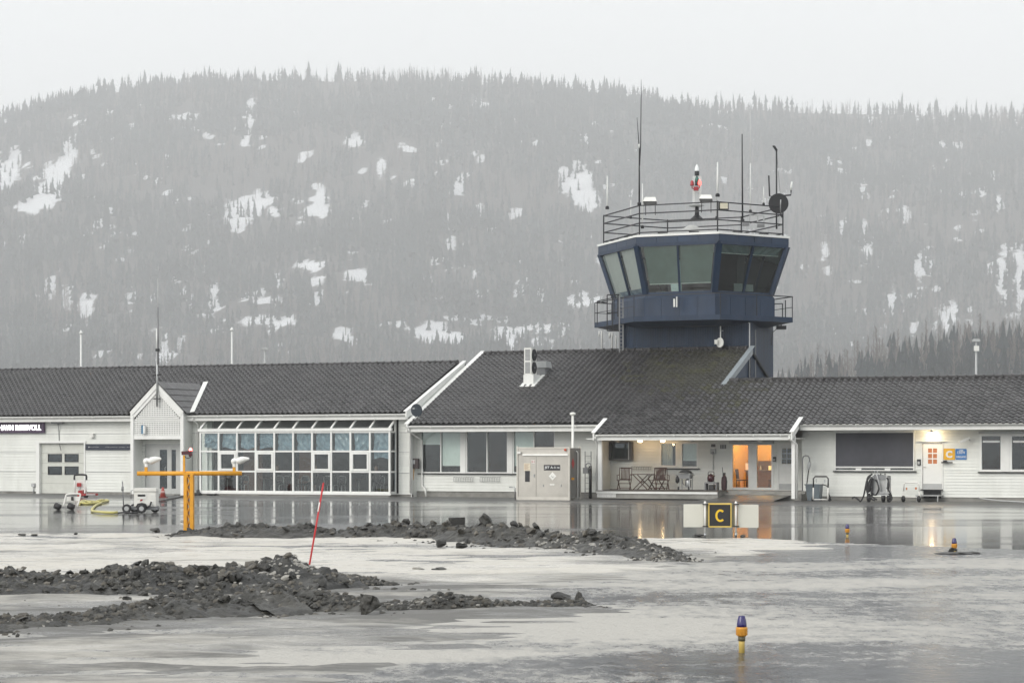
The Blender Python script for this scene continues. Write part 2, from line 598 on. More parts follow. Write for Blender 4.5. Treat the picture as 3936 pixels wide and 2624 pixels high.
def ice_material(name, water):
    m = bpy.data.materials.new(name)
    m.use_nodes = True
    n, l = m.node_tree.nodes, m.node_tree.links
    b = n['Principled BSDF']
    geo = n.new('ShaderNodeNewGeometry')
    def noise(scale, detail=5, rough=0.6, st=None, w=0):
        v = geo.outputs['Position']
        if st:
            vm = n.new('ShaderNodeVectorMath')
            vm.operation = 'MULTIPLY_ADD'
            vm.inputs[1].default_value = st
            vm.inputs[2].default_value = (w, w, 0)
            l.new(v, vm.inputs[0])
            v = vm.outputs[0]
        t = n.new('ShaderNodeTexNoise')
        t.inputs['Scale'].default_value = scale
        t.inputs['Detail'].default_value = detail
        t.inputs['Roughness'].default_value = rough
        l.new(v, t.inputs['Vector'])
        return t.outputs[0]
    def ramp(src, a, b_, lo, hi):
        r = n.new('ShaderNodeMapRange')
        r.inputs[1].default_value, r.inputs[2].default_value = a, b_
        r.inputs[3].default_value, r.inputs[4].default_value = lo, hi
        l.new(src, r.inputs[0])
        return r.outputs[0]
    at_ = n.new('ShaderNodeAttribute')
    at_.attribute_name = 'calm' if water else 'clean'
    def mixc(fac, a, b_):
        x = n.new('ShaderNodeMix')
        x.data_type = 'RGBA'
        l.new(fac, x.inputs[0])
        for k, c in ((6, a), (7, b_)):
            if isinstance(c, tuple):
                x.inputs[k].default_value = c + (1,)
            else:
                l.new(c, x.inputs[k])
        return x.outputs[2]
    def math2(op, a, b_, c=None):
        x = n.new('ShaderNodeMath')
        x.operation = op
        for k, v in enumerate((a, b_, c)):
            if v is None:
                continue
            if isinstance(v, (int, float)):
                x.inputs[k].default_value = v
            else:
                l.new(v, x.inputs[k])
        return x.outputs[0]
    if water:
        # slush (pale, matt) broken up by open water (dark, shiny)
        fine = noise(1.7, 9, 0.80, (2.0, 1.0, 1))
        broad = noise(0.22, 5, 0.6, (0.55, 1.0, 1), 7.0)
        s0 = math2('MULTIPLY_ADD', fine, 0.8, broad)
        s1 = math2('MULTIPLY_ADD', at_.outputs['Fac'], 0.20, s0)
        wet = ramp(s1, 0.82, 1.02, 0, 1)
        l.new(mixc(wet, (0.45, 0.435, 0.40), (0.06, 0.065, 0.072)), b.inputs['Base Color'])
        b.inputs['IOR'].default_value = 1.33
        l.new(ramp(wet, 0, 1, 0.50, 0.10), b.inputs['Roughness'])
        l.new(math2('MULTIPLY', ramp(wet, 0, 1, 0.22, 0.5), ramp(at_.outputs['Fac'], 0, 1, 1.0, 0.38)), b.inputs['Specular IOR Level'])
        bp = n.new('ShaderNodeBump')
        bp.inputs['Distance'].default_value = 0.10
        l.new(ramp(at_.outputs['Fac'], 0, 1, 0.75, 0.16), bp.inputs['Strength'])
        l.new(noise(2.0, 6, 0.68, (1.4, 1.0, 1)), bp.inputs['Height'])
        l.new(bp.outputs[0], b.inputs['Normal'])
    else:
        fine = noise(1.5, 12, 0.80, (0.35, 1.0, 1))
        broad = noise(0.30, 5, 0.6, (0.5, 1.2, 1), 3.0)
        s0 = math2('MULTIPLY_ADD', fine, 0.75, broad)
        s1 = math2('MULTIPLY_ADD', at_.outputs['Fac'], 0.36, s0)
        pale = ramp(s1, 0.90, 1.20, 0, 1)
        grit = ramp(noise(5.0, 8, 0.8, (0.5, 1.0, 1), 21.0), 0.56, 0.72, 0, 0.7)
        c0 = mixc(pale, (0.17, 0.167, 0.158), (0.60, 0.575, 0.52))
        l.new(mixc(grit, c0, (0.17, 0.165, 0.15)), b.inputs['Base Color'])
        film = ramp(noise(0.9, 6, 0.7, (0.35, 1.1, 1), 40.0), 0.44, 0.60, 0, 1)
        l.new(ramp(film, 0, 1, 0.60, 0.16), b.inputs['Roughness'])
        l.new(ramp(film, 0, 1, 0.12, 0.45), b.inputs['Specular IOR Level'])
        bp = n.new('ShaderNodeBump')
        bp.inputs['Distance'].default_value = 0.07
        bp.inputs['Strength'].default_value = 0.8
        l.new(noise(3.5, 8, 0.75, (0.6, 1, 1)), bp.inputs['Height'])
        l.new(bp.outputs[0], b.inputs['Normal'])
    return m

gm = MB()
gm.add([(-1700, -250, 0), (1700, -250, 0), (1700, 2000, 0), (-1700, 2000, 0)], [(0, 1, 2, 3)])
structure('ground', gm.mesh('ground'), ground_material())

gx = np.arange(-26, 26.01, 0.16)
gy = np.arange(13.0, 64.01, 0.16)
GX, GY = np.meshgrid(gx, gy)
PX = 1968 + GX / GY * F
PY = HOR + H / GY * F
# edge between asphalt and ice, in metres of distance, wandering
edge = np.interp(GX, [-26, -14, -9, -4, 2, 6, 9, 12, 26], [58.5, 58.5, 59.5, 58, 56.5, 55.0, 52.5, 49.0, 46.5]) + (fbm(GX * 0.35 + 7, GY * 0.35, 3, 5) - 0.5) * 3.0
inice = sstep(0, 2.0, edge - GY)
# dry ice plateau round the heaps on the left, slush and water to the right and nearest
right = sstep(-0.3, 2.2, GX - np.interp(GY, [13, 25.4, 29.6, 36, 39.3, 42.5, 46.3, 53, 60], [-3.5, -1.4, 0.6, 0.3, 1.1, 3.4, 4.8, 7.2, 9]) + (fbm(GX * 0.5, GY * 0.9, 3, 55) - 0.5) * 2.2)
near = sstep(29.0, 21.5, GY)
base = 0.026 - 0.085 * right - 0.024 * near * (1 - right)
rel = (fbm(GX * 0.9, GY * 1.6, 5, 71) - 0.5) * 0.05 + (fbm(GX * 0.28, GY * 0.75, 5, 1) - 0.5) * 0.085 + (fbm(GX * 1.6, GY * 3.0, 3, 9) - 0.5) * 0.06 + (fbm(GX * 0.5, GY * 2.2, 3, 19) - 0.5) * 0.09
hz = (base + rel) * inice - 0.03 * (1 - inice)
clean = np.clip(0.24 + 0.80 * sstep(36, 41, GY) * (1 - right) + 0.10 * (1 - near) - 0.35 * right, 0, 1)
HEAPS = [[(690, 2058), (900, 2064), (1350, 2065), (1750, 2073), (2000, 2088), (2300, 2112), (2450, 2132), (2640, 2166)],
         [(-120, 2278), (500, 2270), (1060, 2258), (1440, 2256)], [(-120, 2428), (400, 2396), (850, 2350), (1250, 2344), (1800, 2345), (2240, 2328)]]
dist = np.full(GX.shape, 9.0)
for hp in HEAPS:
    for (a, b), (c, d) in zip(hp, hp[1:]):
        p, r = gnd(0, a, b), gnd(0, c, d)
        ex, ey = r.x - p.x, r.y - p.y
        t = np.clip(((GX - p.x) * ex + (GY - p.y) * ey) / (ex * ex + ey * ey), 0, 1)
        dist = np.minimum(dist, np.hypot(GX - p.x - t * ex, GY - p.y - t * ey))
clean = clean - 0.55 * sstep(2.6, 0.8, dist + (fbm(GX * 0.8, GY * 0.8, 3, 91) - 0.5) * 1.6)
structure('ice_sheet', grid_mesh('ice_sheet', GX, GY, hz, {'clean': clean}), ice_material('grey_ice', False))
wx = np.arange(-26, 26.01, 0.5)
wy = np.arange(13.0, 57.51, 0.5)
WX, WY = np.meshgrid(wx, wy)
calm = np.clip(np.maximum(sstep(26.0, 21.0, WY + (fbm(WX * 0.3, WY * 0.9, 3, 31) - 0.5) * 4 + 0.7 * np.clip(2 - WX, 0, 9)), 0.55 * sstep(42, 47.0, WY + (fbm(WX * 0.2, WY * 0.5, 3, 33) - 0.5) * 6)), 0, 1)
wedge = np.interp(WX, [-26, -14, -9, -4, 2, 6, 9, 12, 26], [57, 57, 58, 57, 55.0, 54.0, 51.5, 48.0, 46.0])
WZ = np.where(WY < wedge, 0.008, -0.02)
structure('meltwater', grid_mesh('meltwater', WX, WY, WZ, {'calm': calm}), ice_material('rippled_meltwater', True))

# ------------------------------------------------------------------ hillside
RX = np.array([-200, 0, 100, 200, 300, 400, 500, 650, 800, 1000, 1150, 1300, 1400, 1500, 1600, 1750, 1900, 2000, 2150, 2250, 2352, 2600]) / 0.59756
RY = np.array([290, 276, 262, 228, 208, 198, 190, 192, 192, 194, 202, 214, 222, 236, 248, 258, 266, 268, 272, 282, 288, 300]) / 0.59756
RIDGE = 1600.0

KH = 2.4
def hill_z(X, Y):
    zr = H + (HOR - np.interp(1968 + X / RIDGE * F, RX, RY)) / F * RIDGE
    lo = np.interp(Y, [250, 500, 750, 1000], [0, 5, 18, 40])
    t = np.clip((Y - 1000) / (RIDGE - 1000), 0, 1)
    up = 40 + (zr - 40) * (0.55 * t + 0.45 * t * t * (3 - 2 * t))
    z = np.where(Y < 1000, lo, up)
    z = z + np.interp(X / np.maximum(Y, 1), [.10, .135, .159, .212, .27], [0, 8, 11, 16, 18]) * np.exp(-((Y - 450) / 62.0) ** 2)     # wooded knoll on the right
    z = z - np.clip(Y - RIDGE, 0, None) * 0.22
    amp = sstep(260, 900, Y) * (1 - 0.75 * sstep(1480, 1600, Y))
    z = z + amp * ((fbm(X / 90, Y / 70, 4, 21) - 0.5) * 26 + (fbm(X / 25, Y / 18, 3, 22) - 0.5) * 7)
    return z

SNOW = [(10, 400, 28, 42), (35, 380, 14, 30), (70, 475, 34, 16), (105, 450, 40, 24), (130, 405, 30, 30), (160, 350, 16, 34), (178, 288, 12, 8), (150, 375, 22, 20),
        (575, 262, 9, 48), (566, 325, 9, 24), (555, 490, 44, 30), (600, 465, 32, 20), (545, 520, 22, 24), (632, 490, 10, 16), (737, 470, 17, 38), (722, 490, 20, 12),
        (870, 390, 11, 30), (828, 398, 7, 10), (1055, 430, 16, 26), (1027, 517, 10, 22), (1180, 495, 16, 15), (1225, 332, 6, 12), (1330, 425, 34, 40), (1322, 385, 13, 20),
        (1350, 465, 26, 30), (1296, 420, 8, 45), (815, 330, 24, 14), (715, 615, 32, 7), (820, 636, 24, 8), (725, 650, 8, 12), (612, 693, 32, 6), (730, 690, 11, 14), (620, 742, 62, 9),
        (1340, 692, 36, 10), (1172, 785, 34, 22), (1240, 800, 30, 14), (1085, 737, 60, 6), (1205, 757, 62, 6), (990, 768, 34, 16), (1040, 786, 34, 9), (1985, 450, 7, 20), (1987, 560, 12, 58),
        (1940, 520, 9, 24), (2080, 490, 8, 22), (2180, 740, 18, 30), (2305, 640, 9, 50), (2345, 650, 12, 58), (2315, 570, 22, 9), (2342, 600, 12, 12), (2240, 505, 7, 15), (2110, 620, 10, 20),
        (1895, 580, 7, 26), (2295, 480, 7, 30), (260, 490, 8, 16), (200, 710, 14, 26), (155, 690, 8, 24), (300, 690, 7, 20), (490, 695, 12, 26), (380, 800, 10, 26), (785, 775, 18, 8), (1105, 245, 22, 6),
        (1440, 700, 20, 12), (2050, 700, 8, 24), (2100, 760, 10, 12), (440, 300, 20, 6), (700, 365, 14, 8), (940, 345, 20, 6), (1105, 490, 6, 12), (115, 665, 10, 22), (35, 350, 16, 10)]
N_MAIN = len(SNOW)
_r = random.Random(3)
for _ in range(420):
    _k = _r.random()
    SNOW.append((_r.uniform(-60, 2410), _r.uniform(215, 830), _r.uniform(2, 8) * (1 if _k < 0.7 else 2), _r.uniform(3, 13) * (1 if _k < 0.7 else 0.6)))

def snow_field(X, Y, Z, only=None):
    qx = (1968 + X / Y * F) * 0.59756
    qy = (HOR - (Z - H) / Y * F) * 0.59756
    qx = qx + (fbm(qx / 12, qy / 14, 4, 41) - 0.5) * 26
    qy = qy + (fbm(qx / 7 + 50, qy / 16, 4, 42) - 0.5) * 30
    s = np.zeros_like(qx)
    for a, b, c, d in (SNOW if only is None else SNOW[only[0]:only[1]]):
        d = d * 1.5 if b > 600 else d
        c = c * 1.15 if b > 600 else c
        e = 1 - ((qx - a) / (c * 1.15)) ** 2 - ((qy - b) / (d * 1.15)) ** 2
        s = np.maximum(s, np.clip(e * 1.3, 0, 1))
    return s

hx = np.arange(-520, 520.1, 4.0)
hy = np.concatenate([np.arange(250, 1000, 15.0), np.arange(1000, 1640, 3.5), np.arange(1650, 1950, 30.0)])
HX, HY = np.meshgrid(hx, hy)
HX = HX * np.interp(HY, [255, 1600, 1950], [0.8, 1.0, 1.1])
HZ = hill_z(HX, HY) + 0.02
SN_ = snow_field(HX, HY, HZ)
hm = bpy.data.materials.new('hillside_ground')
hm.use_nodes = True
n_, l_ = hm.node_tree.nodes, hm.node_tree.links
b_ = n_['Principled BSDF']
b_.inputs['Roughness'].default_value = 0.9
g_ = n_.new('ShaderNodeNewGeometry')
t_ = n_.new('ShaderNodeTexNoise')
t_.inputs['Scale'].default_value = 0.16
t_.inputs['Detail'].default_value = 6
t_.inputs['Roughness'].default_value = 0.7
l_.new(g_.outputs['Position'], t_.inputs['Vector'])
a_ = n_.new('ShaderNodeAttribute')
a_.attribute_name = 'snow'
m1 = n_.new('ShaderNodeMath')
m1.operation = 'MULTIPLY_ADD'
m1.inputs[1].default_value = 1.0
l_.new(a_.outputs['Fac'], m1.inputs[0])
l_.new(t_.outputs[0], m1.inputs[2])
r_ = n_.new('ShaderNodeMapRange')
r_.inputs[1].default_value, r_.inputs[2].default_value = 0.66, 0.95
l_.new(m1.outputs[0], r_.inputs[0])
x_ = n_.new('ShaderNodeMix')
x_.data_type = 'RGBA'
l_.new(r_.outputs[0], x_.inputs[0])
x_.inputs[6].default_value = (0.060, 0.055, 0.052, 1)
x_.inputs[7].default_value = (0.74, 0.755, 0.775, 1)
l_.new(x_.outputs[2], b_.inputs['Base Color'])
structure('hillside', grid_mesh('hillside', HX * KH, HY * KH, HZ * KH, {'snow': SN_}), hm)

# ------------------------------------------------------------------ forest
def spruce(h, r, tiers, sides, seed, lean=0.0):
    """Tapered trunk with ragged drooping whorls of branches."""
    q = random.Random(seed)
    mb = MB()
    mb.frustum([(0.014 * h * math.cos(a), 0.014 * h * math.sin(a), 0) for a in (0, 2.1, 4.2)], [(0.002, 0, h), (-0.001, 0.002, h), (-0.001, -0.002, h)])
    for i in range(tiers):
        t0 = i / tiers
        zt = h * (0.10 + 0.90 * (t0 + 1.25 / tiers))
        zb = h * (0.07 + 0.90 * t0)
        rb = r * (1 - t0) ** 0.8 * q.uniform(0.8, 1.15)
        zt = min(zt, h * 1.0)
        ring = []
        for k in range(sides):
            a = 2 * math.pi * (k + q.uniform(-0.25, 0.25)) / sides + i * 0.9
            rr = rb * (q.uniform(0.75, 1.2) if k % 2 == 0 else q.uniform(0.35, 0.6))
            ring.append((rr * math.cos(a), rr * math.sin(a), zb + q.uniform(-0.03, 0.03) * h))
        mb.add([(0, 0, zt)] + ring, [(0, 1 + k, 1 + (k + 1) % sides) for k in range(sides)])
    return mb

def birch(h, r, seed):
    q = random.Random(seed)
    mb = MB()
    mb.tube([(0, 0, 0), (0.02 * h, 0, h * 0.5), (0, 0.01 * h, h)], [0.016 * h, 0.01 * h, 0.002 * h], 4, False)
    for i in range(46):
        z = h * q.uniform(0.28, 0.95)
        a = q.uniform(0, 6.28)
        L = r * q.uniform(0.5, 1.1) * (1.15 - z / h)
        p = Vector((0, 0, z))
        e = p + Vector((L * math.cos(a), L * math.sin(a), L * q.uniform(0.7, 1.5)))
        w = 0.006 * h
        mb.add([p + Vector((w, 0, 0)), p + Vector((-w, w, 0)), e], [(0, 1, 2)])
        e2 = p.lerp(e, 0.5) + Vector((q.uniform(-L, L), q.uniform(-L, L), L * 0.8)) * 0.6
        mb.add([p.lerp(e, 0.4), p.lerp(e, 0.4) + Vector((w, 0, w)), e2], [(0, 1, 2)])
    return mb

M['spruce'] = mat('spruce_needles', (0.020, 0.031, 0.034), 0.9, var=0.6, scale=0.012, spec=0.2)
M['birch'] = mat('bare_birch_twigs', (0.15, 0.125, 0.115), 0.9, var=0.2, scale=0.05, spec=0.2)
fr = np.random.RandomState(11)
N = 36000
fy = np.sqrt(fr.uniform(930 ** 2, 1592 ** 2, N))
fx_ = fr.uniform(-0.285, 0.285, N) * fy
# nearer wood low on the right
N2 = 1500
fy2 = fr.uniform(395, 490, N2)
fx2 = fr.uniform(0.10, 0.285, N2) * fy2
FX, FY = np.concatenate([fx_, fx2]), np.concatenate([fy, fy2])
FZ = hill_z(FX, FY)
sf = np.maximum(snow_field(FX, FY, FZ + 2, (0, N_MAIN)), 0.7 * snow_field(FX, FY, FZ + 6, (0, N_MAIN)))
sf2 = snow_field(FX, FY, FZ + 3, (N_MAIN, len(SNOW)))
keep = fr.uniform(0, 1, len(FX)) > np.maximum(sstep(0.08, 0.6, sf) * 0.84, sstep(0.1, 0.5, sf2) * 0.6)
dens = fbm(FX / 60, FY / 45, 3, 77)
keep &= fr.uniform(0, 1, len(FX)) < np.clip(0.05 + 1.75 * dens, 0.3, 1)
keep &= (FY < 1545) | (fr.uniform(0, 1, len(FX)) < 0.35)
FX, FY, FZ = FX[keep], FY[keep], FZ[keep]
protos = [spruce(1.0, 0.19, 4, 6, 1), spruce(1.0, 0.15, 5, 6, 2), spruce(1.0, 0.23, 4, 6, 3), birch(1.0, 0.22, 4)]
which = fr.choice(3, len(FX), p=[0.4, 0.36, 0.24])
stand = fbm(FX / 75, FY / 55, 3, 88)
which = np.where(fr.uniform(0, 1, len(FX)) < sstep(0.5, 0.72, stand) * 0.75 + 0.04, 3, which)
hh = fr.uniform(4.5, 12.5, len(FX)) * (0.75 + 0.6 * fbm(FX / 40 + 5, FY / 40, 2, 89)) * np.where(fr.uniform(0, 1, len(FX)) < 0.15, 1.2, 1.0)
hh = np.where(FY < 600, hh * 0.72, hh)
rz = fr.uniform(0, 6.283, len(FX))
def merge(proto, sel, tri=True):
    pv = np.array(proto.v)
    fc = []
    for f in proto.f:
        for i in range(1, len(f) - 1):
            fc.append((f[0], f[i], f[i + 1]))
    fc = np.array(fc)
    c, s = np.cos(rz[sel])[:, None], np.sin(rz[sel])[:, None]
    h_ = hh[sel][:, None]
    x = ((pv[:, 0] * c - pv[:, 1] * s) * h_ + FX[sel][:, None]) * KH
    y = ((pv[:, 0] * s + pv[:, 1] * c) * h_ + FY[sel][:, None]) * KH
    z = (pv[:, 2] * h_ + FZ[sel][:, None] - 0.4) * KH
    co = np.stack([x, y, z], -1).reshape(-1, 3)
    ff = (fc[None] + (np.arange(len(sel)) * len(pv))[:, None, None]).reshape(-1, 3)
    return co, ff
cs_, fs_, o_ = [], [], 0
for k in range(3):
    co, ff = merge(protos[k], np.where(which == k)[0])
    cs_.append(co)
    fs_.append(ff + o_)
    o_ += len(co)
fo = mesh_obj('spruce_forest', np_mesh('spruce_forest', np.concatenate(cs_), np.concatenate(fs_)), M['spruce'])
fo['kind'] = 'stuff'
fo['label'] = 'dark spruce forest covering the hazy hillside behind the terminal'
fo['category'] = 'forest'
co, ff = merge(protos[3], np.where(which == 3)[0])
fo = mesh_obj('birch_wood', np_mesh('birch_wood', co, ff), M['birch'])
fo['kind'] = 'stuff'
fo['label'] = 'bare greyish brown birches scattered among the spruces on the hillside'
fo['category'] = 'forest'

# the trees that stand out along the crest, one by one
crest = []
for sd, (r, t) in enumerate([(0.155, 9), (0.12, 10), (0.18, 9), (0.135, 11), (0.105, 9)]):
    mb = spruce(1.0, r, t, 8, 50 + sd)
    crown, trunk = MB(), MB()
    trunk.v, trunk.f, trunk.sm = mb.v[:6], mb.f[:5], mb.sm[:5]
    crown.v, crown.f, crown.sm = mb.v[6:], [tuple(i - 6 for i in f) for f in mb.f[5:]], mb.sm[5:]
    a, b = trunk.mesh('trunk'), crown.mesh('crown')
    a.materials.append(M['wood'])
    b.materials.append(M['spruce'])
    crest.append((a, b))
q = random.Random(5)
x = -250.0
cnt = 0
while x < 4190 and cnt < 290:
    Y = RIDGE + q.uniform(-22, 6)
    X = (x - 1968) / F * Y
    z = float(hill_z(np.array([X]), np.array([Y]))[0])
    h = q.choice([4.5, 5, 6, 7, 8, 9, 10, 11.5, 13, 15]) * q.uniform(0.85, 1.1) * (1.15 if x > 3200 else 1.0)
    e = bpy.data.objects.new('spruce_tree', None)
    COL.objects.link(e)
    e.location = (X * KH, Y * KH, (z - 0.5) * KH)
    e.rotation_euler = (q.uniform(-0.03, 0.03), q.uniform(-0.03, 0.03), q.uniform(0, 6.28))
    wd_ = q.uniform(0.75, 1.5) * (1.25 if h < 8 else 1.0)
    e.scale = (h * KH * wd_, h * KH * wd_, h * KH)
    e['label'] = 'spiky spruce standing out against the sky on the crest of the hill'
    e['category'] = 'tree'
    e['group'] = 'spruces along the hill crest'
    a, b = q.choice(crest)
    mesh_obj('trunk', a, None, e)
    mesh_obj('crown', b, None, e)
    cnt += 1
    x += q.choice([3, 5, 8, 12, 18, 26, 44]) * q.uniform(0.7, 1.4)

# ------------------------------------------------------------------ the hazy, sleet-laden air
hzb = MB()
hzb.box(-1850, 1850, -300, 4800, -1.5, 790)
ho = mesh_obj('haze', hzb.mesh('haze'))
ho['kind'] = 'stuff'
ho['label'] = 'grey misty air hanging over the airfield and hillside'
hv = bpy.data.materials.new('haze_air')
hv.use_nodes = True
hv.node_tree.nodes.remove(hv.node_tree.nodes['Principled BSDF'])
pv_ = hv.node_tree.nodes.new('ShaderNodeVolumePrincipled')
pv_.inputs['Color'].default_value = (0.972, 0.983, 0.992, 1)
pv_.inputs['Density'].default_value = 0.00030
hv.node_tree.links.new(pv_.outputs[0], hv.node_tree.nodes['Material Output'].inputs['Volume'])
ho.data.materials.append(hv)

# ------------------------------------------------------------------ facade builders
def bands(u0, u1, z0, z1, ops):
    zs = sorted({z0, z1} | {min(max(z, z0), z1) for o in ops for z in (o[2], o[3])})
    out = []
    for a, b in zip(zs, zs[1:]):
        if b - a < 1e-4:
            continue
        zm = (a + b) / 2
        cuts = sorted([(max(o[0], u0), min(o[1], u1)) for o in ops if o[2] < zm < o[3]])
        x = u0
        for p, q_ in cuts:
            if p > x + 1e-3:
                out.append((x, p, a, b))
            x = max(x, q_)
        if x < u1 - 1e-3:
            out.append((x, u1, a, b))
    return out

def clad_wall(T, u0, u1, z0, z1, v, pitch, ops, name='wall', thick=0.18, wmat=None, vertical=False):
    """Wall with openings and one object for each lap board."""
    wm = wmat or M['siding']
    mb = MB()
    for a, b, c, d in bands(u0, u1, z0, z1, ops):
        mb.box(a, b, v, v + thick, c, d)
    w = T.part(name, mb, wm)
    nrow = int(round((z1 - z0) / pitch))
    p = (z1 - z0) / nrow
    for i in range(nrow):
        za, zb = z0 + i * p, z0 + (i + 1) * p - 0.013
        for a, b, c, d in bands(u0, u1, za, zb, ops):
            if d - c < 0.02 or b - a < 0.03:
                continue
            t0, t1 = 0.030, 0.014
            ta = t0 + (t1 - t0) * (c - za) / p
            tb = t0 + (t1 - t0) * (d - za) / p
            bd = MB()
            vs = [(a, v - 0.001, c), (b, v - 0.001, c), (b, v - 0.001, d), (a, v - 0.001, d), (a, v - ta, c), (b, v - ta, c), (b, v - tb, d), (a, v - tb, d)]
            bd.add(vs, [(4, 5, 6, 7), (0, 1, 5, 4), (2, 3, 7, 6), (1, 2, 6, 5), (3, 0, 4, 7)])
            T.part('cladding_board', bd, wm, w)
    return w

def window(T, r, v, cols=1, rows=(), fw=0.05, depth=0.09, fmat=None, glass=None, name='window', proud=0.03, sill=None):
    """Frame with mullions; each pane a sub-part. r=(u0,u1,z0,z1); rows=fractions of the height for transoms."""
    u0, u1, z0, z1 = r
    fm = fmat or M['white']
    f = MB()
    f.box(u0, u1, v - proud, v + depth, z0, z0 + fw)
    f.box(u0, u1, v - proud, v + depth, z1 - fw, z1)
    f.box(u0, u0 + fw, v - proud, v + depth, z0 + fw, z1 - fw)
    f.box(u1 - fw, u1, v - proud, v + depth, z0 + fw, z1 - fw)
    cw = cols if isinstance(cols, (list, tuple)) else [i / cols for i in range(1, cols)]
    xs = [u0 + fw] + [u0 + c * (u1 - u0) for c in cw] + [u1 - fw]
    zs = [z0 + fw] + [z0 + c * (z1 - z0) for c in rows] + [z1 - fw]
    for x in xs[1:-1]:
        f.box(x - fw / 2, x + fw / 2, v - proud + 0.006, v + depth - 0.006, z0 + fw, z1 - fw)
    for z in zs[1:-1]:
        for a, b in zip(xs, xs[1:]):
            f.box(a + fw / 2, b - fw / 2, v - proud + 0.012, v + depth - 0.012, z - fw / 2, z + fw / 2)
    w = T.part(name, f, fm)
    for a, b in zip(xs, xs[1:]):
        for c, d in zip(zs, zs[1:]):
            T.part('pane', MB().box(a - 0.005, b + 0.005, v + 0.035, v + 0.045, c - 0.005, d + 0.005), glass or M['clearglass'], w)
    if sill is not None:
        T.part('sill', MB().box(u0 - 0.06, u1 + 0.06, v - 0.10, v + 0.0, z0 - 0.05, z0 - 0.004), sill, w)
    return w

def tile_mesh(wd, ln, lap=0.06, s_amp=0.035):
    """One pantile, x across, y up the slope, z normal to the roof."""
    mb = MB()
    prof = [(0.0, 0.010), (0.16, 0.034), (0.33, 0.043), (0.5, 0.030), (0.66, 0.006), (0.83, 0.0), (1.04, 0.012)]
    k = len(prof)
    fr_ = [(x * wd, -0.0, z * 1.8 + 0.036) for x, z in prof]
    bk = [(x * wd, ln + lap, z * 1.8 + 0.002) for x, z in prof]
    ft = [(x * wd, 0.0, z * 1.8 - 0.004) for x, z in prof]
    vs = fr_ + bk + ft
    fs = [(i, i + 1, k + i + 1, k + i) for i in range(k - 1)] + [(2 * k + i, 2 * k + i + 1, i + 1, i) for i in range(k - 1)]
    return mb.add(vs, fs)

TILE_W, TILE_L = 0.30, 0.345
TILE = tile_mesh(TILE_W, TILE_L)
TILE_ME = {}
def tile_me(mk):
    if mk not in TILE_ME:
        TILE_ME[mk] = TILE.mesh('roof_tile')
        TILE_ME[mk].materials.append(M[mk])
    return TILE_ME[mk]

def tiled_slope(T, roof, u0, u1, ve, ze, vr, pitch, inside=None, n_obj=300, mossy=None, score=None):
    """Pantiles over the slope that starts at the eave (ve, ze) and climbs to v=vr. inside(u,v) masks; the tiles that show largest become objects."""
    cp, sp = math.cos(pitch), math.sin(pitch)
    length = (vr - ve) / cp
    rows = int(length / TILE_L)
    cols = int((u1 - u0) / TILE_W)
    pl = []
    for j in range(rows):
        for i in range(cols):
            uu, s_ = u0 + i * TILE_W, j * TILE_L
            v_ = ve + s_ * cp
            if inside and not (inside(uu + 0.15, v_ + 0.15)):
                continue
            pl.append((uu, v_, ze + s_ * sp, i, j))
    qm = random.Random(23)
    mk_ = {(p[3], p[4]): ('moss' if (mossy and mossy(p[0], p[1], qm)) else 'tile') for p in pl}
    pl.sort(key=score or (lambda p: -(l2w(p[0], p[1])[1])), reverse=True)
    q_ = random.Random(17)
    rot = Matrix.Rotation(pitch, 3, 'X')
    big = [p for p in pl if U(-30, p[1]) < p[0] < U(3966, p[1])][:n_obj]
    sel = set((p[3], p[4]) for p in big)
    for p in big:
        mk = mk_[(p[3], p[4])]
        mesh_obj('roof_tile', tile_me(mk), None, roof, (p[0] - T.o.x, p[1] - T.o.y, p[2] - T.o.z + q_.uniform(0, 0.006)), (pitch + q_.uniform(-0.006, 0.006), q_.uniform(-0.01, 0.01), q_.uniform(-0.012, 0.012)))
    base = np.array([rot @ Vector(w) for w in TILE.v])
    for mk in ('tile', 'moss'):
        rest = [p for p in pl if (p[3], p[4]) not in sel and mk_[(p[3], p[4])] == mk]
        if not rest:
            continue
        offs = np.array([(p[0] - T.o.x, p[1] - T.o.y, p[2] - T.o.z + q_.uniform(0, 0.007)) for p in rest])
        co_ = (base[None] + offs[:, None]).reshape(-1, 3)
        fc = np.array(TILE.f)
        ff_ = (fc[None] + (np.arange(len(rest)) * len(base))[:, None, None]).reshape(-1, 4)
        o = mesh_obj('roof_tiles', np_mesh('roof_tiles', co_, ff_), M[mk], roof)
        o['kind'] = 'stuff'

def ridge_tiles(T, roof, u0, u1, v, z, r=0.13, step=0.42):
    me = MB().lathe((0, 0, 0), [(r * 0.98, 0), (r * 1.0, 0.36), (r * 1.14, 0.361), (r * 1.14, 0.44)], 8, (1, 0, 0)).mesh('ridge_tile')
    me.materials.append(M['tile'])
    k = int((u1 - u0) / step)
    for i in range(k):
        mesh_obj('ridge_tile', me, None, roof, (u0 + i * step - T.o.x, v - T.o.y, z - T.o.z))

def gutter(T, u0, u1, v, z, r=0.075, name='gutter'):
    mb = MB()
    pr = [(math.cos(a) * r, math.sin(a) * r) for a in [math.pi + math.pi * k / 8 for k in range(9)]]
    pr2 = [(x * 0.86, y * 0.86) for x, y in reversed(pr)]
    poly = [(u0, v + x, z + y) for x, y in pr + pr2]
    mb.prism(poly, (u1 - u0, 0, 0))
    o = T.part(name, mb, M['gutter'])
    br = MB().box(-0.012, 0.012, -r - 0.008, r + 0.05, -r - 0.012, 0.014).mesh('gutter_bracket')
    br.materials.append(M['white'])
    k = int((u1 - u0) / 1.25)
    for i in range(k + 1):
        mesh_obj('gutter_bracket', br, None, o, (u0 + 0.1 + i * 1.25 - T.o.x, v - T.o.y, z - T.o.z))
    return o

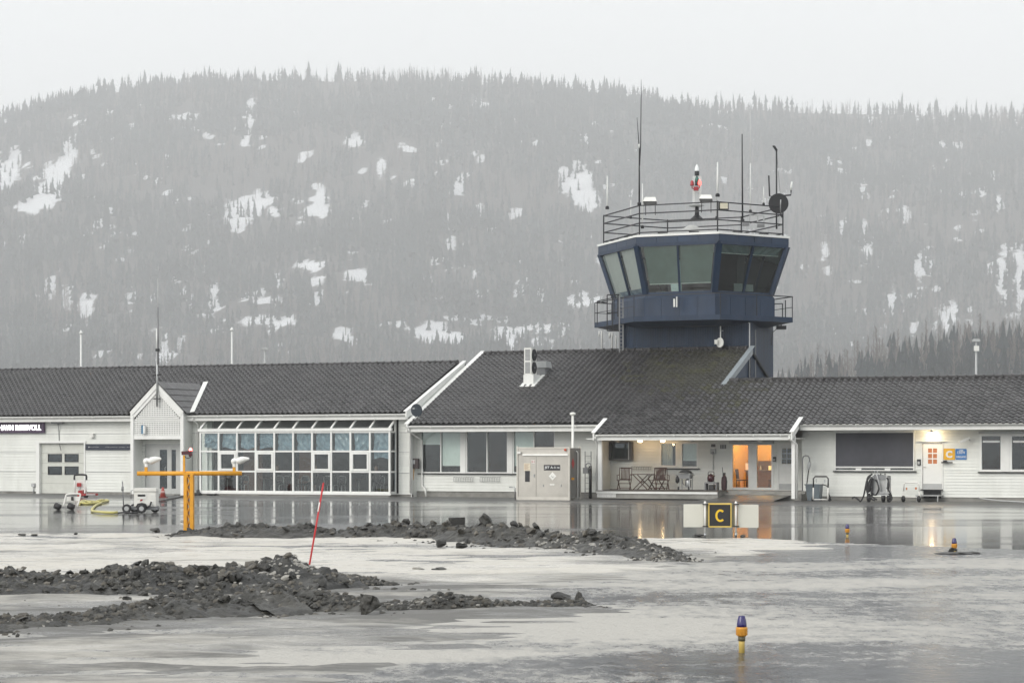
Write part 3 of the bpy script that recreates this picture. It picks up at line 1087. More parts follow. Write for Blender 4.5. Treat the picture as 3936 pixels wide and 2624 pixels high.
def downspout(T, pts, r=0.045):
    return T.part('downspout', MB().tube(pts, r, 10), M['gutter'])

def room(T, u0, u1, v0, v1, z0, z1, m=None, name='interior'):
    mb = MB()
    t = 0.05
    mb.box(u0, u1, v1, v1 + t, z0, z1)
    mb.box(u0, u1, v0, v1, z0 - t, z0)
    mb.box(u0, u1, v0, v1, z1, z1 + t)
    mb.box(u0 - t, u0, v0, v1, z0, z1)
    mb.box(u1, u1 + t, v0, v1, z0, z1)
    return T.part(name, mb, m or M['dim'])

PITCH = math.radians(23.0)
TP = math.tan(PITCH)

# ================================================================== LEFT WING
UL0, UL1 = -36.0, U(1583, 0)
LEZ, LEV, LRV = 4.10, -0.5, 6.36
LP = math.atan((6.80 - LEZ) / (LRV - LEV))
LW = Thing('terminal_wing', 'long white clad terminal wing with garage door, gabled entrance and glazed bay', 'building', (UL0, 0, 0))
g_door = rect(1, 340, 850, 795, 1290, 0)
g_door = (g_door[0], g_door[1], 0.0, g_door[3])
portal_u = (uz(13, 195, 900, -0.85)[0], uz(13, 822, 900, -0.85)[0])
bay = rect(2, 172, 740, 1925, 1272, -0.7)
bay = (bay[0], bay[1], 0.16, bay[3])
bay_top = uz(2, 1090, 628, 0)[1]
ent_u = (portal_u[0] + 0.22, portal_u[1] + 0.1)
ent_z = 2.62
lops = [g_door, (ent_u[0], ent_u[1], 0, ent_z), (bay[0] + 0.25, bay[1] + 0.15, 0.16, bay_top)]
clad_wall(LW, UL0, UL1, 0.12, LEZ - 0.02, 0.0, 0.155, lops)
# wide horizontal joints with a shadow-casting drip edge
for z in (Zp(600, 1350 + 760 / 2.4125, 0), Zp(60, 1350 + 935 / 2.4125, 0), Zp(60, 1350 + 1113 / 2.4125, 0)):
    for a, b, c, d in bands(UL0, UL1, z - 0.02, z + 0.02, lops):
        LW.part('drip_joint', MB().box(a, b, -0.045, -0.006, z - 0.012, z + 0.012), M['lightgrey'])
fb = MB()
for a, b, c, d in bands(UL0, UL1, -0.1, 0.12, [(g_door[0], g_door[1], -1, 1), (ent_u[0], ent_u[1], -1, 1)]):
    fb.box(a, b, 0.01, 0.2, c, d)
LW.part('foundation', fb, M['concrete'])
# side wall at the right end, the gable above the lower roof and the corner boards
LW.part('corner_board', MB().box(UL1 - 0.10, UL1 + 0.02, -0.05, 0.07, 0.12, LEZ), M['white'])
gw = MB()
gw.prism([(UL1 - 0.05, 0, 0.0), (UL1 - 0.05, 2 * LRV, 0.0), (UL1 - 0.05, 2 * LRV, LEZ), (UL1 - 0.05, LRV, 6.62), (UL1 - 0.05, 0, LEZ + 0.02)], (0.05, 0, 0))
LW.part('gable_wall', gw, M['siding'])
# roof
rake_u = U(1564, LEV)
rf = MB()
def ridge_pt(u, v):
    return (u, v, LEZ + (v - LEV) * math.tan(LP))
rt = 0.12
rf.prism([(UL0, LEV, LEZ - 0.03), (UL0, LRV, LEZ - 0.03 + (LRV - LEV) * math.tan(LP)), (UL0, 2 * LRV - LEV, LEZ - 0.03), (UL0, 2 * LRV - LEV, LEZ - 0.03 - rt), (UL0, LRV, LEZ - 0.03 + (LRV - LEV) * math.tan(LP) - rt), (UL0, LEV, LEZ - 0.03 - rt)], (rake_u - UL0, 0, 0))
lroof = LW.part('roof', rf, M['roof_base'])
pu0, pu1 = portal_u[0] - 0.1, portal_u[1] + 0.35
tiled_slope(LW, lroof, UL0, rake_u - 0.1, LEV - 0.06, LEZ, LRV, LP)
ridge_tiles(LW, lroof, UL0, rake_u - 0.3, LRV, LEZ + (LRV - LEV) * math.tan(LP) + 0.02)
gutter(LW, UL0, rake_u, LEV - 0.12, LEZ - 0.06)
LW.part('fascia', MB().box(UL0, rake_u - 0.06, LEV - 0.02, LEV + 0.0, LEZ - 0.32, LEZ - 0.04), M['white'])
LW.part('soffit', MB().box(UL0, UL1, LEV + 0.004, 0.0, LEZ - 0.32, LEZ - 0.29), M['white'])
rk = MB()
rk.prism([(rake_u - 0.05, LEV - 0.06, LEZ - 0.30), (rake_u - 0.05, LEV - 0.06, LEZ + 0.07), (rake_u - 0.05, LRV, LEZ + 0.07 + (LRV - LEV) * math.tan(LP)), (rake_u - 0.05, LRV, LEZ - 0.26 + (LRV - LEV) * math.tan(LP))], (0.06, 0, 0))
rk.prism([(rake_u - 0.16, LEV - 0.07, LEZ + 0.075), (rake_u - 0.16, LEV - 0.07, LEZ + 0.10), (rake_u - 0.16, LRV + 0.1, LEZ + 0.11 + (LRV - LEV) * math.tan(LP)), (rake_u - 0.16, LRV + 0.1, LEZ + 0.08 + (LRV - LEV) * math.tan(LP))], (0.20, 0, 0))
LW.part('rake_board', rk, M['white'])
# garage door
gd = MB()
u0, u1, z0, z1 = g_door
for a, b in ((u0, u0 + 0.2), (u1 - 0.08, u1)):
    gd.box(a, b, -0.06, 0.12, 0, z1)
gd.box(u0 - 0.04, u1 + 0.04, -0.07, 0.12, z1, z1 + 0.13)
LW.part('garage_frame', gd, M['white'])
gdoor = MB()
dz = (z1 - 0.02) / 5
gops = []
for row in ((955, 1020), (1070, 1138)):
    for c0, c1 in ((450, 570), (605, 725)):
        gops.append(rect(1, c0, row[0], c1, row[1], 0.12))
for i in range(5):
    for a, b, c, d in bands(u0 + 0.2, u1 - 0.08, 0.02 + i * dz, 0.02 + (i + 1) * dz - 0.008, gops):
        gdoor.box(a, b, 0.12, 0.18, c, d)
gdo = LW.part('garage_door', gdoor, mat('garage_door_panel', (0.60, 0.61, 0.56), 0.5, var=0.07, dirt=(0.4, 0.4, 0.35), dirt_amt=0.3))
for r in gops:
    fm = MB()
    fm.box(r[0] - 0.03, r[0], 0.10, 0.15, r[2] - 0.03, r[3] + 0.03).box(r[1], r[1] + 0.03, 0.10, 0.15, r[2] - 0.03, r[3] + 0.03)
    fm.box(r[0], r[1], 0.10, 0.15, r[2] - 0.03, r[2]).box(r[0], r[1], 0.10, 0.15, r[3], r[3] + 0.03)
    LW.part('window_frame', fm, M['blackmetal'], gdo)
    LW.part('pane', MB().box(r[0], r[1], 0.135, 0.145, r[2], r[3]), M['glass'], gdo)
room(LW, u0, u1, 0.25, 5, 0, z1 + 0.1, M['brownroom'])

# glazed bay -------------------------------------------------------
bu0, bu1, bz0, bz1 = bay
bv = -0.7
cw = (bu1 - bu0) / 10
zr = [bz0 + 0.06, bz0 + 0.06 + (bz1 - bz0) * 0.327, bz0 + 0.06 + (bz1 - bz0) * 0.655, bz1 - 0.05]
fr_ = MB()
for i in range(11):
    x = bu0 + i * cw
    fr_.box(x - 0.045, x + 0.045, bv - 0.05, bv + 0.05, bz0, bz1)
for z in zr:
    for i in range(10):
        fr_.box(bu0 + i * cw + 0.045, bu0 + (i + 1) * cw - 0.045, bv - 0.042, bv + 0.04, z - 0.04, z + 0.04)
fr_.box(bu0 - 0.12, bu1 + 0.12, bv - 0.10, bv + 0.06, bz1, bz1 + 0.14)
fr_.box(bu0 - 0.08, bu1 + 0.10, bv - 0.09, bv - 0.052, bz0 - 0.07, bz0 + 0.02)
# sloping bars, head bar and the right side frame
for i in range(11):
    x = bu0 + i * cw
    fr_.beam((x, bv - 0.04, bz1 + 0.13), (x, 0.0, bay_top), 0.10, 0.08)
fr_.box(bu0 - 0.10, bu1 + 0.08, -0.08, -0.03, bay_top - 0.05, bay_top + 0.08)
for s_ in (bu0, bu1):
    for z in zr + [bz0]:
        fr_.box(s_ - 0.04, s_ + 0.04, bv + 0.05, -0.032, z - 0.04, z + 0.04)
    fr_.box(s_ - 0.045, s_ + 0.045, -0.12, -0.034, bz0, bay_top - 0.06)
bay_o = LW.part('glazed_bay', fr_, M['white'])
vents = {(1, 1), (3, 1), (6, 1), (8, 1)}
for i in range(10):
    a, b = bu0 + i * cw + 0.04, bu0 + (i + 1) * cw - 0.04
    for j in range(3):
        c, d = zr[j] + 0.035, zr[j + 1] - 0.035
        if (i, j) in vents:
            fm = MB()
            fm.box(a + 0.012, a + 0.11, bv - 0.075, bv + 0.02, c + 0.012, d - 0.012).box(b - 0.11, b - 0.012, bv - 0.075, bv + 0.02, c + 0.012, d - 0.012)
            fm.box(a + 0.11, b - 0.11, bv - 0.075, bv + 0.02, c + 0.012, c + 0.11).box(a + 0.11, b - 0.11, bv - 0.075, bv + 0.02, d - 0.11, d - 0.012)
            LW.part('vent_sash', fm, M['white'], bay_o)
        LW.part('pane', MB().box(a, b, bv - 0.006, bv + 0.006, c, d), M['clearglass'], bay_o)
    p0, p1 = Vector((a + 0.01, bv - 0.02, bz1 + 0.14)), Vector((a + 0.01, -0.08, bay_top - 0.01))
    LW.part('roof_pane', MB().add([p0, (b - 0.01, p0.y, p0.z), (b - 0.01, p1.y, p1.z), p1], [(0, 1, 2, 3)]), M['skyglass'], bay_o)
for j in range(3):
    LW.part('side_pane', MB().box(bu1 - 0.006, bu1 + 0.006, bv + 0.05, -0.12, zr[j] + 0.035, zr[j + 1] - 0.035), M['glass'], bay_o)
room(LW, bu0 + 0.1, bu1 - 0.1, 0.19, 5.5, 0.14, bay_top + 0.05, mat('cafe_wall', (0.045, 0.036, 0.04), 0.85, var=0.35, scale=0.4))
LW.part('bay_floor', MB().box(bu0, bu1, bv - 0.04, 0.18, 0.0, 0.10), M['concrete'])
q = random.Random(9)
def film(x0, x1, z0_, z1_, v, seed, flat=1.0):
    k = random.Random(seed)
    ph = [k.uniform(0, 6.3) for _ in range(8)]
    fq = [k.uniform(5, 13) for _ in range(4)]
    kk = [k.uniform(-1.4, 1.4) for _ in range(3)]
    def fn(s_, t):
        g = abs(math.sin(fq[0] * (s_ + kk[0] * t * 0.6) + ph[0])) * 0.05 + abs(math.sin(fq[1] * (s_ - kk[1] * t) * 0.7 + ph[1])) * 0.06 + math.sin(fq[2] * t + 5 * s_ + ph[2]) * 0.03
        g += abs(math.sin((9 * s_ + 11 * t * kk[2]) + ph[4])) ** 3 * 0.06
        return (x0 + (x1 - x0) * s_, v + g * flat, z0_ + (z1_ - z0_) * t - (0.05 * math.sin(5 * s_ + ph[3]) * (1 - t)))
    return MB().sheet(fn, 22, 16, False)
for i in range(10):
    zb = zr[2] + (0.16 if i in (0, 1, 2, 3) else 0.03)
    if i == 9:
        zb = zr[2] - 0.35
    LW.part('plastic_film', film(bu0 + i * cw + 0.12, bu0 + (i + 1) * cw - 0.05, zb, zr[3] - 0.02, bv + 0.10, 30 + i, 0.35 if i == 7 else 0.9), M['film'], bay_o)
# downspout left of the bay, foundation showing under its right half
dsx = uz(2, 152, 900, -0.05)[0]
downspout(LW, [(dsx, LEV - 0.1, LEZ - 0.12), (dsx, LEV - 0.1, LEZ - 0.25), (dsx, -0.09, LEZ - 0.5), (dsx, -0.09, 0.25)])
dsx = UL1 - 0.03
downspout(LW, [(dsx, LEV - 0.1, LEZ - 0.12), (dsx, LEV - 0.1, LEZ - 0.2), (dsx, -0.10, LEZ - 0.55), (dsx, -0.10, 0.2)])

# gabled entrance --------------------------------------------------
pv = -0.85
apx = uz(13, 507, 62, pv)
shz = uz(13, 172, 437, pv)[1]
ua, ub = portal_u
um = apx[0]
en = MB()
en.box(ua - 0.09, ua + 0.09, pv - 0.07, pv + 0.10, 0, shz - 0.05)
en.box(ub - 0.09, ub + 0.09, pv - 0.07, pv + 0.10, 0, shz - 0.05)
lz0 = uz(13, 500, 722, pv)[1]
lz1 = uz(13, 500, 776, pv)[1]
en.box(ua + 0.09, ub - 0.09, pv - 0.04, pv + 0.10, lz1, lz0)
porch = LW.part('entrance_porch', en, M['white'])
bb = MB()
for s_, x in ((-1, ua - 0.12), (1, ub + 0.12)):
    # outer barge board with an inner, slightly recessed second board
    dx, dz_ = um - x, apx[1] - shz
    for off, wdt, vv, th in ((0.0, 0.22, pv - 0.09, 0.06), (0.21, 0.17, pv - 0.05, 0.06)):
        L = math.hypot(dx, dz_)
        nx, nz = (dz_ / L) * (1 if dx > 0 else -1), -abs(dx) / L
        o0 = (x + nx * off * (1 if True else 1), shz + nz * off)
        o1 = (um, apx[1] - off * L / abs(dx))
        k0 = (x + nx * (off + wdt), shz + nz * (off + wdt))
        k1 = (um, apx[1] - (off + wdt) * L / abs(dx))
        k0 = (k0[0], k0[1])
        bb.prism([(o0[0], vv, o0[1]), (o1[0], vv, o1[1]), (k1[0], vv, k1[1]), (k0[0], vv, k0[1])], (0, th, 0))
LW.part('barge_board', bb, M['white'], porch)
sl = 0.100
def gable_z(u):
    t = 1 - abs(u - um) / (um - ua)
    return shz - 0.15 + (apx[1] - shz) * t - 0.33
def gable_span(z):
    if z <= shz - 0.48:
        return ua + 0.09, ub - 0.09
    t = (z - (shz - 0.48)) / (apx[1] - shz)
    return lerp(ua + 0.06, um, t), lerp(ub - 0.06, um, t)
x = ua + 0.14
while x < ub - 0.09:
    LW.part('lattice_slat', MB().box(x - 0.027, x + 0.027, pv + 0.01, pv + 0.026, lz0, max(lz0 + 0.05, gable_z(x))), M['white'], porch)
    x += sl
z = lz0 + 0.06
while z < apx[1] - 0.55:
    a, b = gable_span(z)
    if b - a > 0.05:
        LW.part('lattice_slat', MB().box(a, b, pv - 0.008, pv + 0.008, z - 0.027, z + 0.027), M['white'], porch)
    z += sl
# side walls, little roof, valley flashing
LW.part('side_wall', MB().box(ua - 0.07, ua + 0.05, pv + 0.10, 0.0, 0.0, shz - 0.1), M['siding'], porch)
LW.part('side_wall', MB().box(ub - 0.05, ub + 0.07, pv + 0.10, -0.03, 0.0, shz - 0.1), M['siding'], porch)
LW.part('porch_ceiling', MB().box(ua + 0.06, ub - 0.06, pv + 0.11, 0.0, lz1 + 0.05, lz1 + 0.10), M['white'], porch)
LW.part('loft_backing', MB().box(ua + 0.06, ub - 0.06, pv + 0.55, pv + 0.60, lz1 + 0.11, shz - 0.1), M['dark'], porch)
pr_ = MB()
eb = 0.16
def main_z(v):
    return LEZ + (v - LEV) * math.tan(LP)
rz_top = apx[1] + 0.03
v_hit = LEV + (rz_top - LEZ) / math.tan(LP)
v_eave = LEV + (shz - LEZ + 0.02) / math.tan(LP)
for s_ in (-1, 1):
    xe = um + s_ * (ub - um + 0.22)
    pr_.add([(um, pv - 0.10, rz_top), (xe, pv - 0.10, shz - 0.04), (xe, max(v_eave, -0.4), shz - 0.04), (um, v_hit, rz_top)], [(0, 1, 2, 3)] if s_ < 0 else [(3, 2, 1, 0)])
pro = LW.part('porch_roof', pr_, M['roof_base'], None)
for s_ in (-1, 1):
    xe = um + s_ * (ub - um + 0.24)
    L = math.hypot(xe - um, rz_top - shz)
    nrow = 5
    for r_i in range(nrow):
        t0, t1 = r_i / nrow, (r_i + 1) / nrow + 0.05
        def pt(t, vv, up):
            return (lerp(um, xe, t), vv, lerp(rz_top, shz - 0.03, t) + up)
        nv = 14
        for k in range(nv):
            va = pv - 0.12 + k * 0.30
            vend = lerp(v_hit, max(v_eave, -0.4), (t0 + t1) / 2)
            if va > vend:
                break
            vb = min(va + 0.295, vend)
            tm = MB()
            tm.prism([pt(t0, va, 0.015), pt(t1, va, 0.055), pt(t1, va, 0.03), pt(t0, va, 0.0)], (0, vb - va, 0))
            LW.part('porch_roof_tile', tm, M['tile'], pro)
fl = MB()
for s_ in (1,):
    p0 = Vector((um + s_ * 0.1, v_hit - 0.05, main_z(v_hit) + 0.13))
    p1 = Vector((um + (ub - um + 0.36), LEV - 0.02, LEZ + 0.14))
    fl.beam(p0, p1, 0.24, 0.03, (0, -0.4, 1))
LW.part('valley_flashing', fl, M['white'], pro)
# entrance doors
ez = uz(13, 600, 812, 0.0)[1]
def edge_u(xx):
    return uz(13, xx, 1100, 0.0)[0]
fm = MB()
fm.box(edge_u(300), edge_u(322), -0.02, 0.1, 0, ent_z).box(edge_u(357), edge_u(535), 0.0, 0.06, 0.05, ent_z - 0.12)
fm.box(edge_u(630), edge_u(684), -0.01, 0.07, 0.05, ent_z - 0.12).box(edge_u(740), ent_u[1], -0.01, 0.07, 0.05, ent_z - 0.12)
fm.box(edge_u(322), ent_u[1], -0.02, 0.1, ent_z - 0.12, ent_z)
fm.box(edge_u(535), edge_u(630), 0.0, 0.06, 0.05, 0.32).box(edge_u(684), edge_u(740), 0.0, 0.06, 0.05, 0.32)
fm.box(edge_u(535), edge_u(630), 0.0, 0.06, ent_z - 0.3, ent_z - 0.12).box(edge_u(684), edge_u(740), 0.0, 0.06, ent_z - 0.3, ent_z - 0.12)
fm.box(ent_u[0], edge_u(300), 0.0, 0.05, 0.05, ent_z)
ed = LW.part('entrance_door', fm, mat('grey_door', (0.46, 0.47, 0.46), 0.4, var=0.06))
LW.part('pane', MB().box(edge_u(535), edge_u(630), 0.028, 0.036, 0.32, ent_z - 0.3), M['glass'], ed)
LW.part('pane', MB().box(edge_u(684), edge_u(740), 0.028, 0.036, 0.32, ent_z - 0.3), M['glass'], ed)
LW.part('door_handle', MB().tube([(edge_u(622), -0.02, 1.45), (edge_u(612), -0.07, 1.4), (edge_u(612), -0.07, 0.95), (edge_u(622), -0.02, 0.9)], 0.014, 6), M['steel'], ed)
room(LW, ent_u[0], ent_u[1], 0.2, 4, 0.0, ent_z + 0.1, M['dim'])
LW.part('door_step', MB().box(ua + 0.1, ub - 0.1, pv - 0.6, 0.0, -0.02, 0.045), M['concrete'], porch)
# small fittings on the wall
u, z = uz(1, 552, 662, -0.05)
lm = MB().box(u - 0.36, u + 0.34, -0.30, -0.12, z - 0.05, z + 0.05).tube([(u, -0.2, z - 0.04), (u - 0.04, -0.05, z - 0.5), (u - 0.02, -0.04, z - 1.1), (u + 0.1, -0.06, z - 1.45)], 0.022, 6)
single('wall_floodlight', lm, M['grey'], 'flat grey floodlight on a bent arm right of the purple name board', 'floodlight', (u, 0, z))
u0, u1, z0, z1 = rect(1, 848, 765, 880, 798, 0)
single('wall_box', MB().box(u0, u1, -0.18, -0.03, z0, z1).box(u0 - 0.02, u1 + 0.02, -0.2, -0.02, z1, z1 + 0.03), M['plastic_white'], 'small white box lamp on the wall above the welcome board', 'lamp', ((u0 + u1) / 2, 0, z0))
u, z = uz(1, 312, 1240, -0.05)
single('wall_outlet', MB().box(u - 0.1, u + 0.1, -0.14, -0.03, z - 0.08, z + 0.1).tube([(u, -0.08, z - 0.06), (u, -0.08, 0.0)], 0.03, 6), M['lightgrey'], 'grey outlet box with a pipe left of the garage door', 'outlet', (u, 0, 0))

# name boards
def sign_board(name, label, r, v, th, m_back, frame=None):
    T = Thing(name, label, 'sign', ((r[0] + r[1]) / 2, v, r[2]))
    T.part('board', MB().box(r[0], r[1], v - th, v, r[2], r[3]), m_back)
    if frame is not None:
        f = MB().box(r[0] - 0.03, r[1] + 0.03, v - th - 0.01, v - 0.002, r[2] - 0.03, r[2] - 0.001).box(r[0] - 0.03, r[1] + 0.03, v - th - 0.01, v - 0.002, r[3] + 0.001, r[3] + 0.03)
        f.box(r[1] + 0.001, r[1] + 0.03, v - th - 0.01, v - 0.002, r[2], r[3])
        T.part('frame', f, frame)
    return T
r = rect(1, -420, 660, 415, 750, -0.03)
r = (r[0], r[1], Zp(90, 1350 + 750 / 2.4125, -0.03), Zp(90, 1350 + 662 / 2.4125, -0.03))
S1 = sign_board('name_board', 'dark purple airport name board with glowing white letters at the far left', r, -0.03, 0.16, mat('sign_purple', (0.045, 0.02, 0.055), 0.4, var=0.05), mat('sign_rim', (0.09, 0.05, 0.11), 0.4))
le = rect(1, -290, 688, 380, 728, -0.2)
fit_text(S1.e, 'LUFTHAVN R\u00d8SSVOLL', emis('lit_letters', (1, 0.97, 1.0), 2.2), uz(1, -125, 700, -0.2)[0], uz(1, 380, 700, -0.2)[0], r[2] + 0.1, r[3] - 0.10, -0.195, 0.02, off=S1.o)
r = rect(1, 797, 857, 1240, 915, -0.03)
S2 = sign_board('welcome_board', 'narrow navy welcome board with white lettering between garage door and entrance', r, -0.03, 0.05, mat('sign_navy', (0.018, 0.026, 0.045), 0.4, var=0.05))
wl = mat('white_print', (0.75, 0.76, 0.76), 0.5, var=0)
fit_text(S2.e, 'AVINOR', wl, uz(1, 833, 890, -0.08)[0], uz(1, 918, 890, -0.08)[0], r[2] + 0.17, r[3] - 0.17, -0.084, 0.01, off=S2.o)
a, b = uz(1, 818, 900, -0.08)[0], uz(1, 832, 900, -0.08)[0]
S2.part('emblem', MB().prism([(a, -0.084, r[2] + 0.14), (a + 0.05, -0.084, r[2] + 0.14), (b, -0.084, r[3] - 0.14), (b - 0.05, -0.084, r[3] - 0.14)], (0, -0.004, 0)), wl)
fit_text(S2.e, 'Velkommen til Mo i Rana', wl, uz(1, 975, 890, -0.08)[0], uz(1, 1226, 890, -0.08)[0], r[2] + 0.15, r[3] - 0.16, -0.084, 0.006, off=S2.o)
u0, u1, z0, z1 = rect(13, 320, 600, 362, 708, pv - 0.1)
sg = Thing('hanging_sign', 'small blue and white plate sign hanging before the lattice gable', 'sign', (u0, pv - 0.2, z0))
sg.part('blue_plate', MB().box(u0, (u0 + u1) / 2, pv - 0.22, pv - 0.1, z0, z1), mat('sign_blue', (0.06, 0.19, 0.32), 0.4, var=0.05))
sg.part('white_plate', MB().box((u0 + u1) / 2 + 0.002, u1, pv - 0.22, pv - 0.1, z0 + 0.02, z1 - 0.02), M['white'])

# ================================================================== MAIN WING AND RIGHT WING (one long roof plane in front)
ME_V, ME_Z = -0.9, 3.50
def plane_z(v):
    return ME_Z + (v - ME_V) * TP
MRV = 8.13
um0 = U(1566, ME_V)
um1 = (U(2893, 8.1) + U(2808, 4.6)) / 2
up0, up1 = U(2285, -2.0), U(3046, -2.0)
PEV = -2.0
RRV = ME_V + (Zp(3400, 1458, 4.6) - ME_Z) / TP
ur1 = U(3936, 0) + 7
MWv = 0.55
MW = Thing('terminal_hall', 'white terminal hall with large dark tiled roof and open verandah below the control tower', 'building', (um0, MWv, 0))
uw0, uw1 = UL1, U(2315, MWv)
wz0, wz1 = rect(3, 280, 900, 660, 1248, MWv)[2:]
wz1 = plane_z(MWv) - 0.55
w_us = [uz(3, xx, 1080, MWv)[0] for xx in (280, 660, 705, 1093, 1138, 1530)]
mops = [(w_us[0], w_us[1], wz0, wz1), (w_us[2], w_us[3], wz0, wz1), (w_us[4], w_us[5], wz0, wz1)]
clad_wall(MW, uw0, uw1, 0.28, plane_z(MWv) - 0.30, MWv, 0.15, mops)
MW.part('foundation', MB().box(uw0, uw1, MWv + 0.02, MWv + 0.2, -0.1, 0.28), M['concrete'])
for k in range(3):
    window(MW, mops[k], MWv, 2, (), 0.055, 0.10, sill=None)
for a, b in ((w_us[1], w_us[2]), (w_us[3], w_us[4])):
    MW.part('window_post', MB().box(a + 0.01, b - 0.01, MWv - 0.06, MWv - 0.03, wz0 - 0.02, wz1 + 0.1), M['white'])
MW.part('sill', MB().box(w_us[0] - 0.1, w_us[5] + 0.1, MWv - 0.13, MWv - 0.035, wz0 - 0.06, wz0 - 0.01), M['blackmetal'])
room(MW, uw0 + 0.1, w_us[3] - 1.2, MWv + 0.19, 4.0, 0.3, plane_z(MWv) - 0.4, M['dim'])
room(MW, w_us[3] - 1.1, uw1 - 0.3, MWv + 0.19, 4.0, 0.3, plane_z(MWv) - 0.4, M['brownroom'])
hw = (w_us[1] - w_us[0]) / 2
for a, b, c in ((w_us[0] + 0.07, w_us[0] + hw - 0.04, 0.42), (w_us[0] + hw + 0.04, w_us[1] - 0.07, 0.62), (w_us[4] + 0.07, w_us[4] + (w_us[5] - w_us[4]) / 2 - 0.04, 0.72)):
    MW.part('roller_blind', MB().box(a, b, MWv + 0.11, MWv + 0.12, wz0 + (wz1 - wz0) * (1 - c) if c < 0.6 else wz0 + 0.35, wz1 - 0.05), M['blind'])
# side wall of the verandah, its back wall and openings
PB = 1.65
dk = 0.42
pbz1 = plane_z(PB) - 0.9
up_back0 = uw1
up_back1 = U(3083, 0.3)
MW.part('verandah_side_wall', MB().box(uw1 - 0.12, uw1, MWv + 0.0, PB, 0.0, plane_z(MWv) - 0.31), M['siding'])
for i in range(18):
    z = dk + i * 0.15
    MW.part('side_board', MB().prism([(uw1, MWv, z), (uw1 + 0.028, MWv, z), (uw1 + 0.005, MWv, z + 0.146), (uw1, MWv, z + 0.146)], (0, PB - MWv - 0.002, 0)), M['siding'])
win_a = rect(4, 875, 385, 1056, 640, PB)
win_b = rect(4, 1085, 385, 1268, 650, PB)
gl_d = rect(4, 1590, 405, 2022, 852, PB)
gl_d = (gl_d[0], gl_d[1], dk + 0.02, gl_d[3])
kd = rect(4, 2056, 395, 2215, 850, PB)
kd = (kd[0], kd[1] + 0.25, dk + 0.02, kd[3])
wall_top = plane_z(PB) - 0.75
pops = [win_a, win_b, gl_d, kd]
clad_wall(MW, up_back0, up_back1 + 0.6, dk, wall_top, PB, 0.15, pops, 'verandah_wall')
wA = window(MW, win_a, PB, 1, (), 0.09, 0.10)
wB = window(MW, win_b, PB, 1, (), 0.09, 0.10)
MW.part('sill', MB().box(win_a[0] + 0.3, win_b[1] + 0.07, PB - 0.14, PB - 0.035, win_b[2] - 0.06, win_b[2] - 0.005), M['blackmetal'])
room(MW, win_a[0] - 0.4, win_b[1] + 0.4, PB + 0.19, 5.0, dk, wall_top, M['dim'])
def drape(x0, x1, z0_, z1_, v, n=26, amp=0.025):
    return MB().sheet(lambda s_, t: (x0 + (x1 - x0) * s_, v + amp * math.sin(s_ * n) * (1 - 0.3 * t), z0_ + (z1_ - z0_) * t), 60, 3)
MW.part('curtain', drape(win_a[0] + 0.1, win_a[0] + 0.68 * (win_a[1] - win_a[0]), win_a[2] + 0.1, win_a[3] - 0.08, PB + 0.14), M['curtain'])
MW.part('roller_blind', MB().box(win_b[0] + 0.1, win_b[1] - 0.1, PB + 0.12, PB + 0.13, win_b[2] + 0.35, win_b[3] - 0.08), M['blind'])
# lit kitchen behind the glazed doors
f = MB()
u0, u1, z0, z1 = gl_d
um_ = uz(4, 1812, 600, PB)[0]
f.box(u0, u0 + 0.10, PB - 0.04, PB + 0.1, z0, z1).box(u1 - 0.10, u1, PB - 0.04, PB + 0.1, z0, z1).box(um_ - 0.21, um_ + 0.21, PB - 0.03, PB + 0.1, z0, z1)
f.box(u0 + 0.10, um_ - 0.21, PB - 0.035, PB + 0.1, z0, z0 + 0.10).box(um_ + 0.21, u1 - 0.10, PB - 0.035, PB + 0.1, z0, z0 + 0.10)
f.box(u0 + 0.10, um_ - 0.21, PB - 0.035, PB + 0.1, z1 - 0.06, z1).box(um_ + 0.21, u1 - 0.10, PB - 0.035, PB + 0.1, z1 - 0.06, z1)
gdr = MW.part('glazed_double_door', f, M['white'])
MW.part('pane', MB().box(u0 + 0.10, um_ - 0.21, PB + 0.03, PB + 0.04, z0 + 0.1, z1 - 0.06), M['glass'], gdr)
MW.part('pane', MB().box(um_ + 0.21, u1 - 0.10, PB + 0.03, PB + 0.04, z0 + 0.1, z1 - 0.06), M['glass'], gdr)
MW.part('awning_box', MB().box(u0 - 0.03, u1 + 0.03, PB - 0.20, PB - 0.03, z1 + 0.005, z1 + 0.13), M['lightgrey'])
M['orange'] = mat('warm_wall', (0.85, 0.56, 0.18), 0.7, var=0.06)
room(MW, u0 - 0.3, u1 + 0.3, PB + 0.19, 5.4, dk, wall_top + 0.2, M['orange'], 'lit_room')
# panelled door right of it
f = MB()
u0, u1, z0, z1 = kd
kp = rect(4, 2104, 450, 2205, 606, PB)
f.box(u0, u0 + 0.09, PB - 0.03, PB + 0.1, z0, z1).box(u0 + 0.09, u1, PB - 0.03, PB + 0.1, z1 - 0.08, z1)
for a, b, c, d in bands(u0 + 0.09, u1, z0, z1 - 0.08, [kp]):
    f.box(a, b, PB, PB + 0.05, c, d)
kdo = MW.part('half_glazed_door', f, M['white'])
for i in range(2):
    for j in range(3):
        a = lerp(kp[0], kp[1], i / 2)
        c = lerp(kp[2], kp[3], j / 3)
        MW.part('pane', MB().box(a + 0.012, a + (kp[1] - kp[0]) / 2 - 0.012, PB + 0.015, PB + 0.022, c + 0.012, c + (kp[3] - kp[2]) / 3 - 0.012), M['glass'], kdo)
mu = MB().box((kp[0] + kp[1]) / 2 - 0.012, (kp[0] + kp[1]) / 2 + 0.012, PB + 0.0, PB + 0.03, kp[2], kp[3])
for j in (1, 2):
    zc = lerp(kp[2], kp[3], j / 3)
    mu.box(kp[0], (kp[0] + kp[1]) / 2 - 0.012, PB + 0.0, PB + 0.03, zc - 0.012, zc + 0.012).box((kp[0] + kp[1]) / 2 + 0.012, kp[1], PB + 0.0, PB + 0.03, zc - 0.012, zc + 0.012)
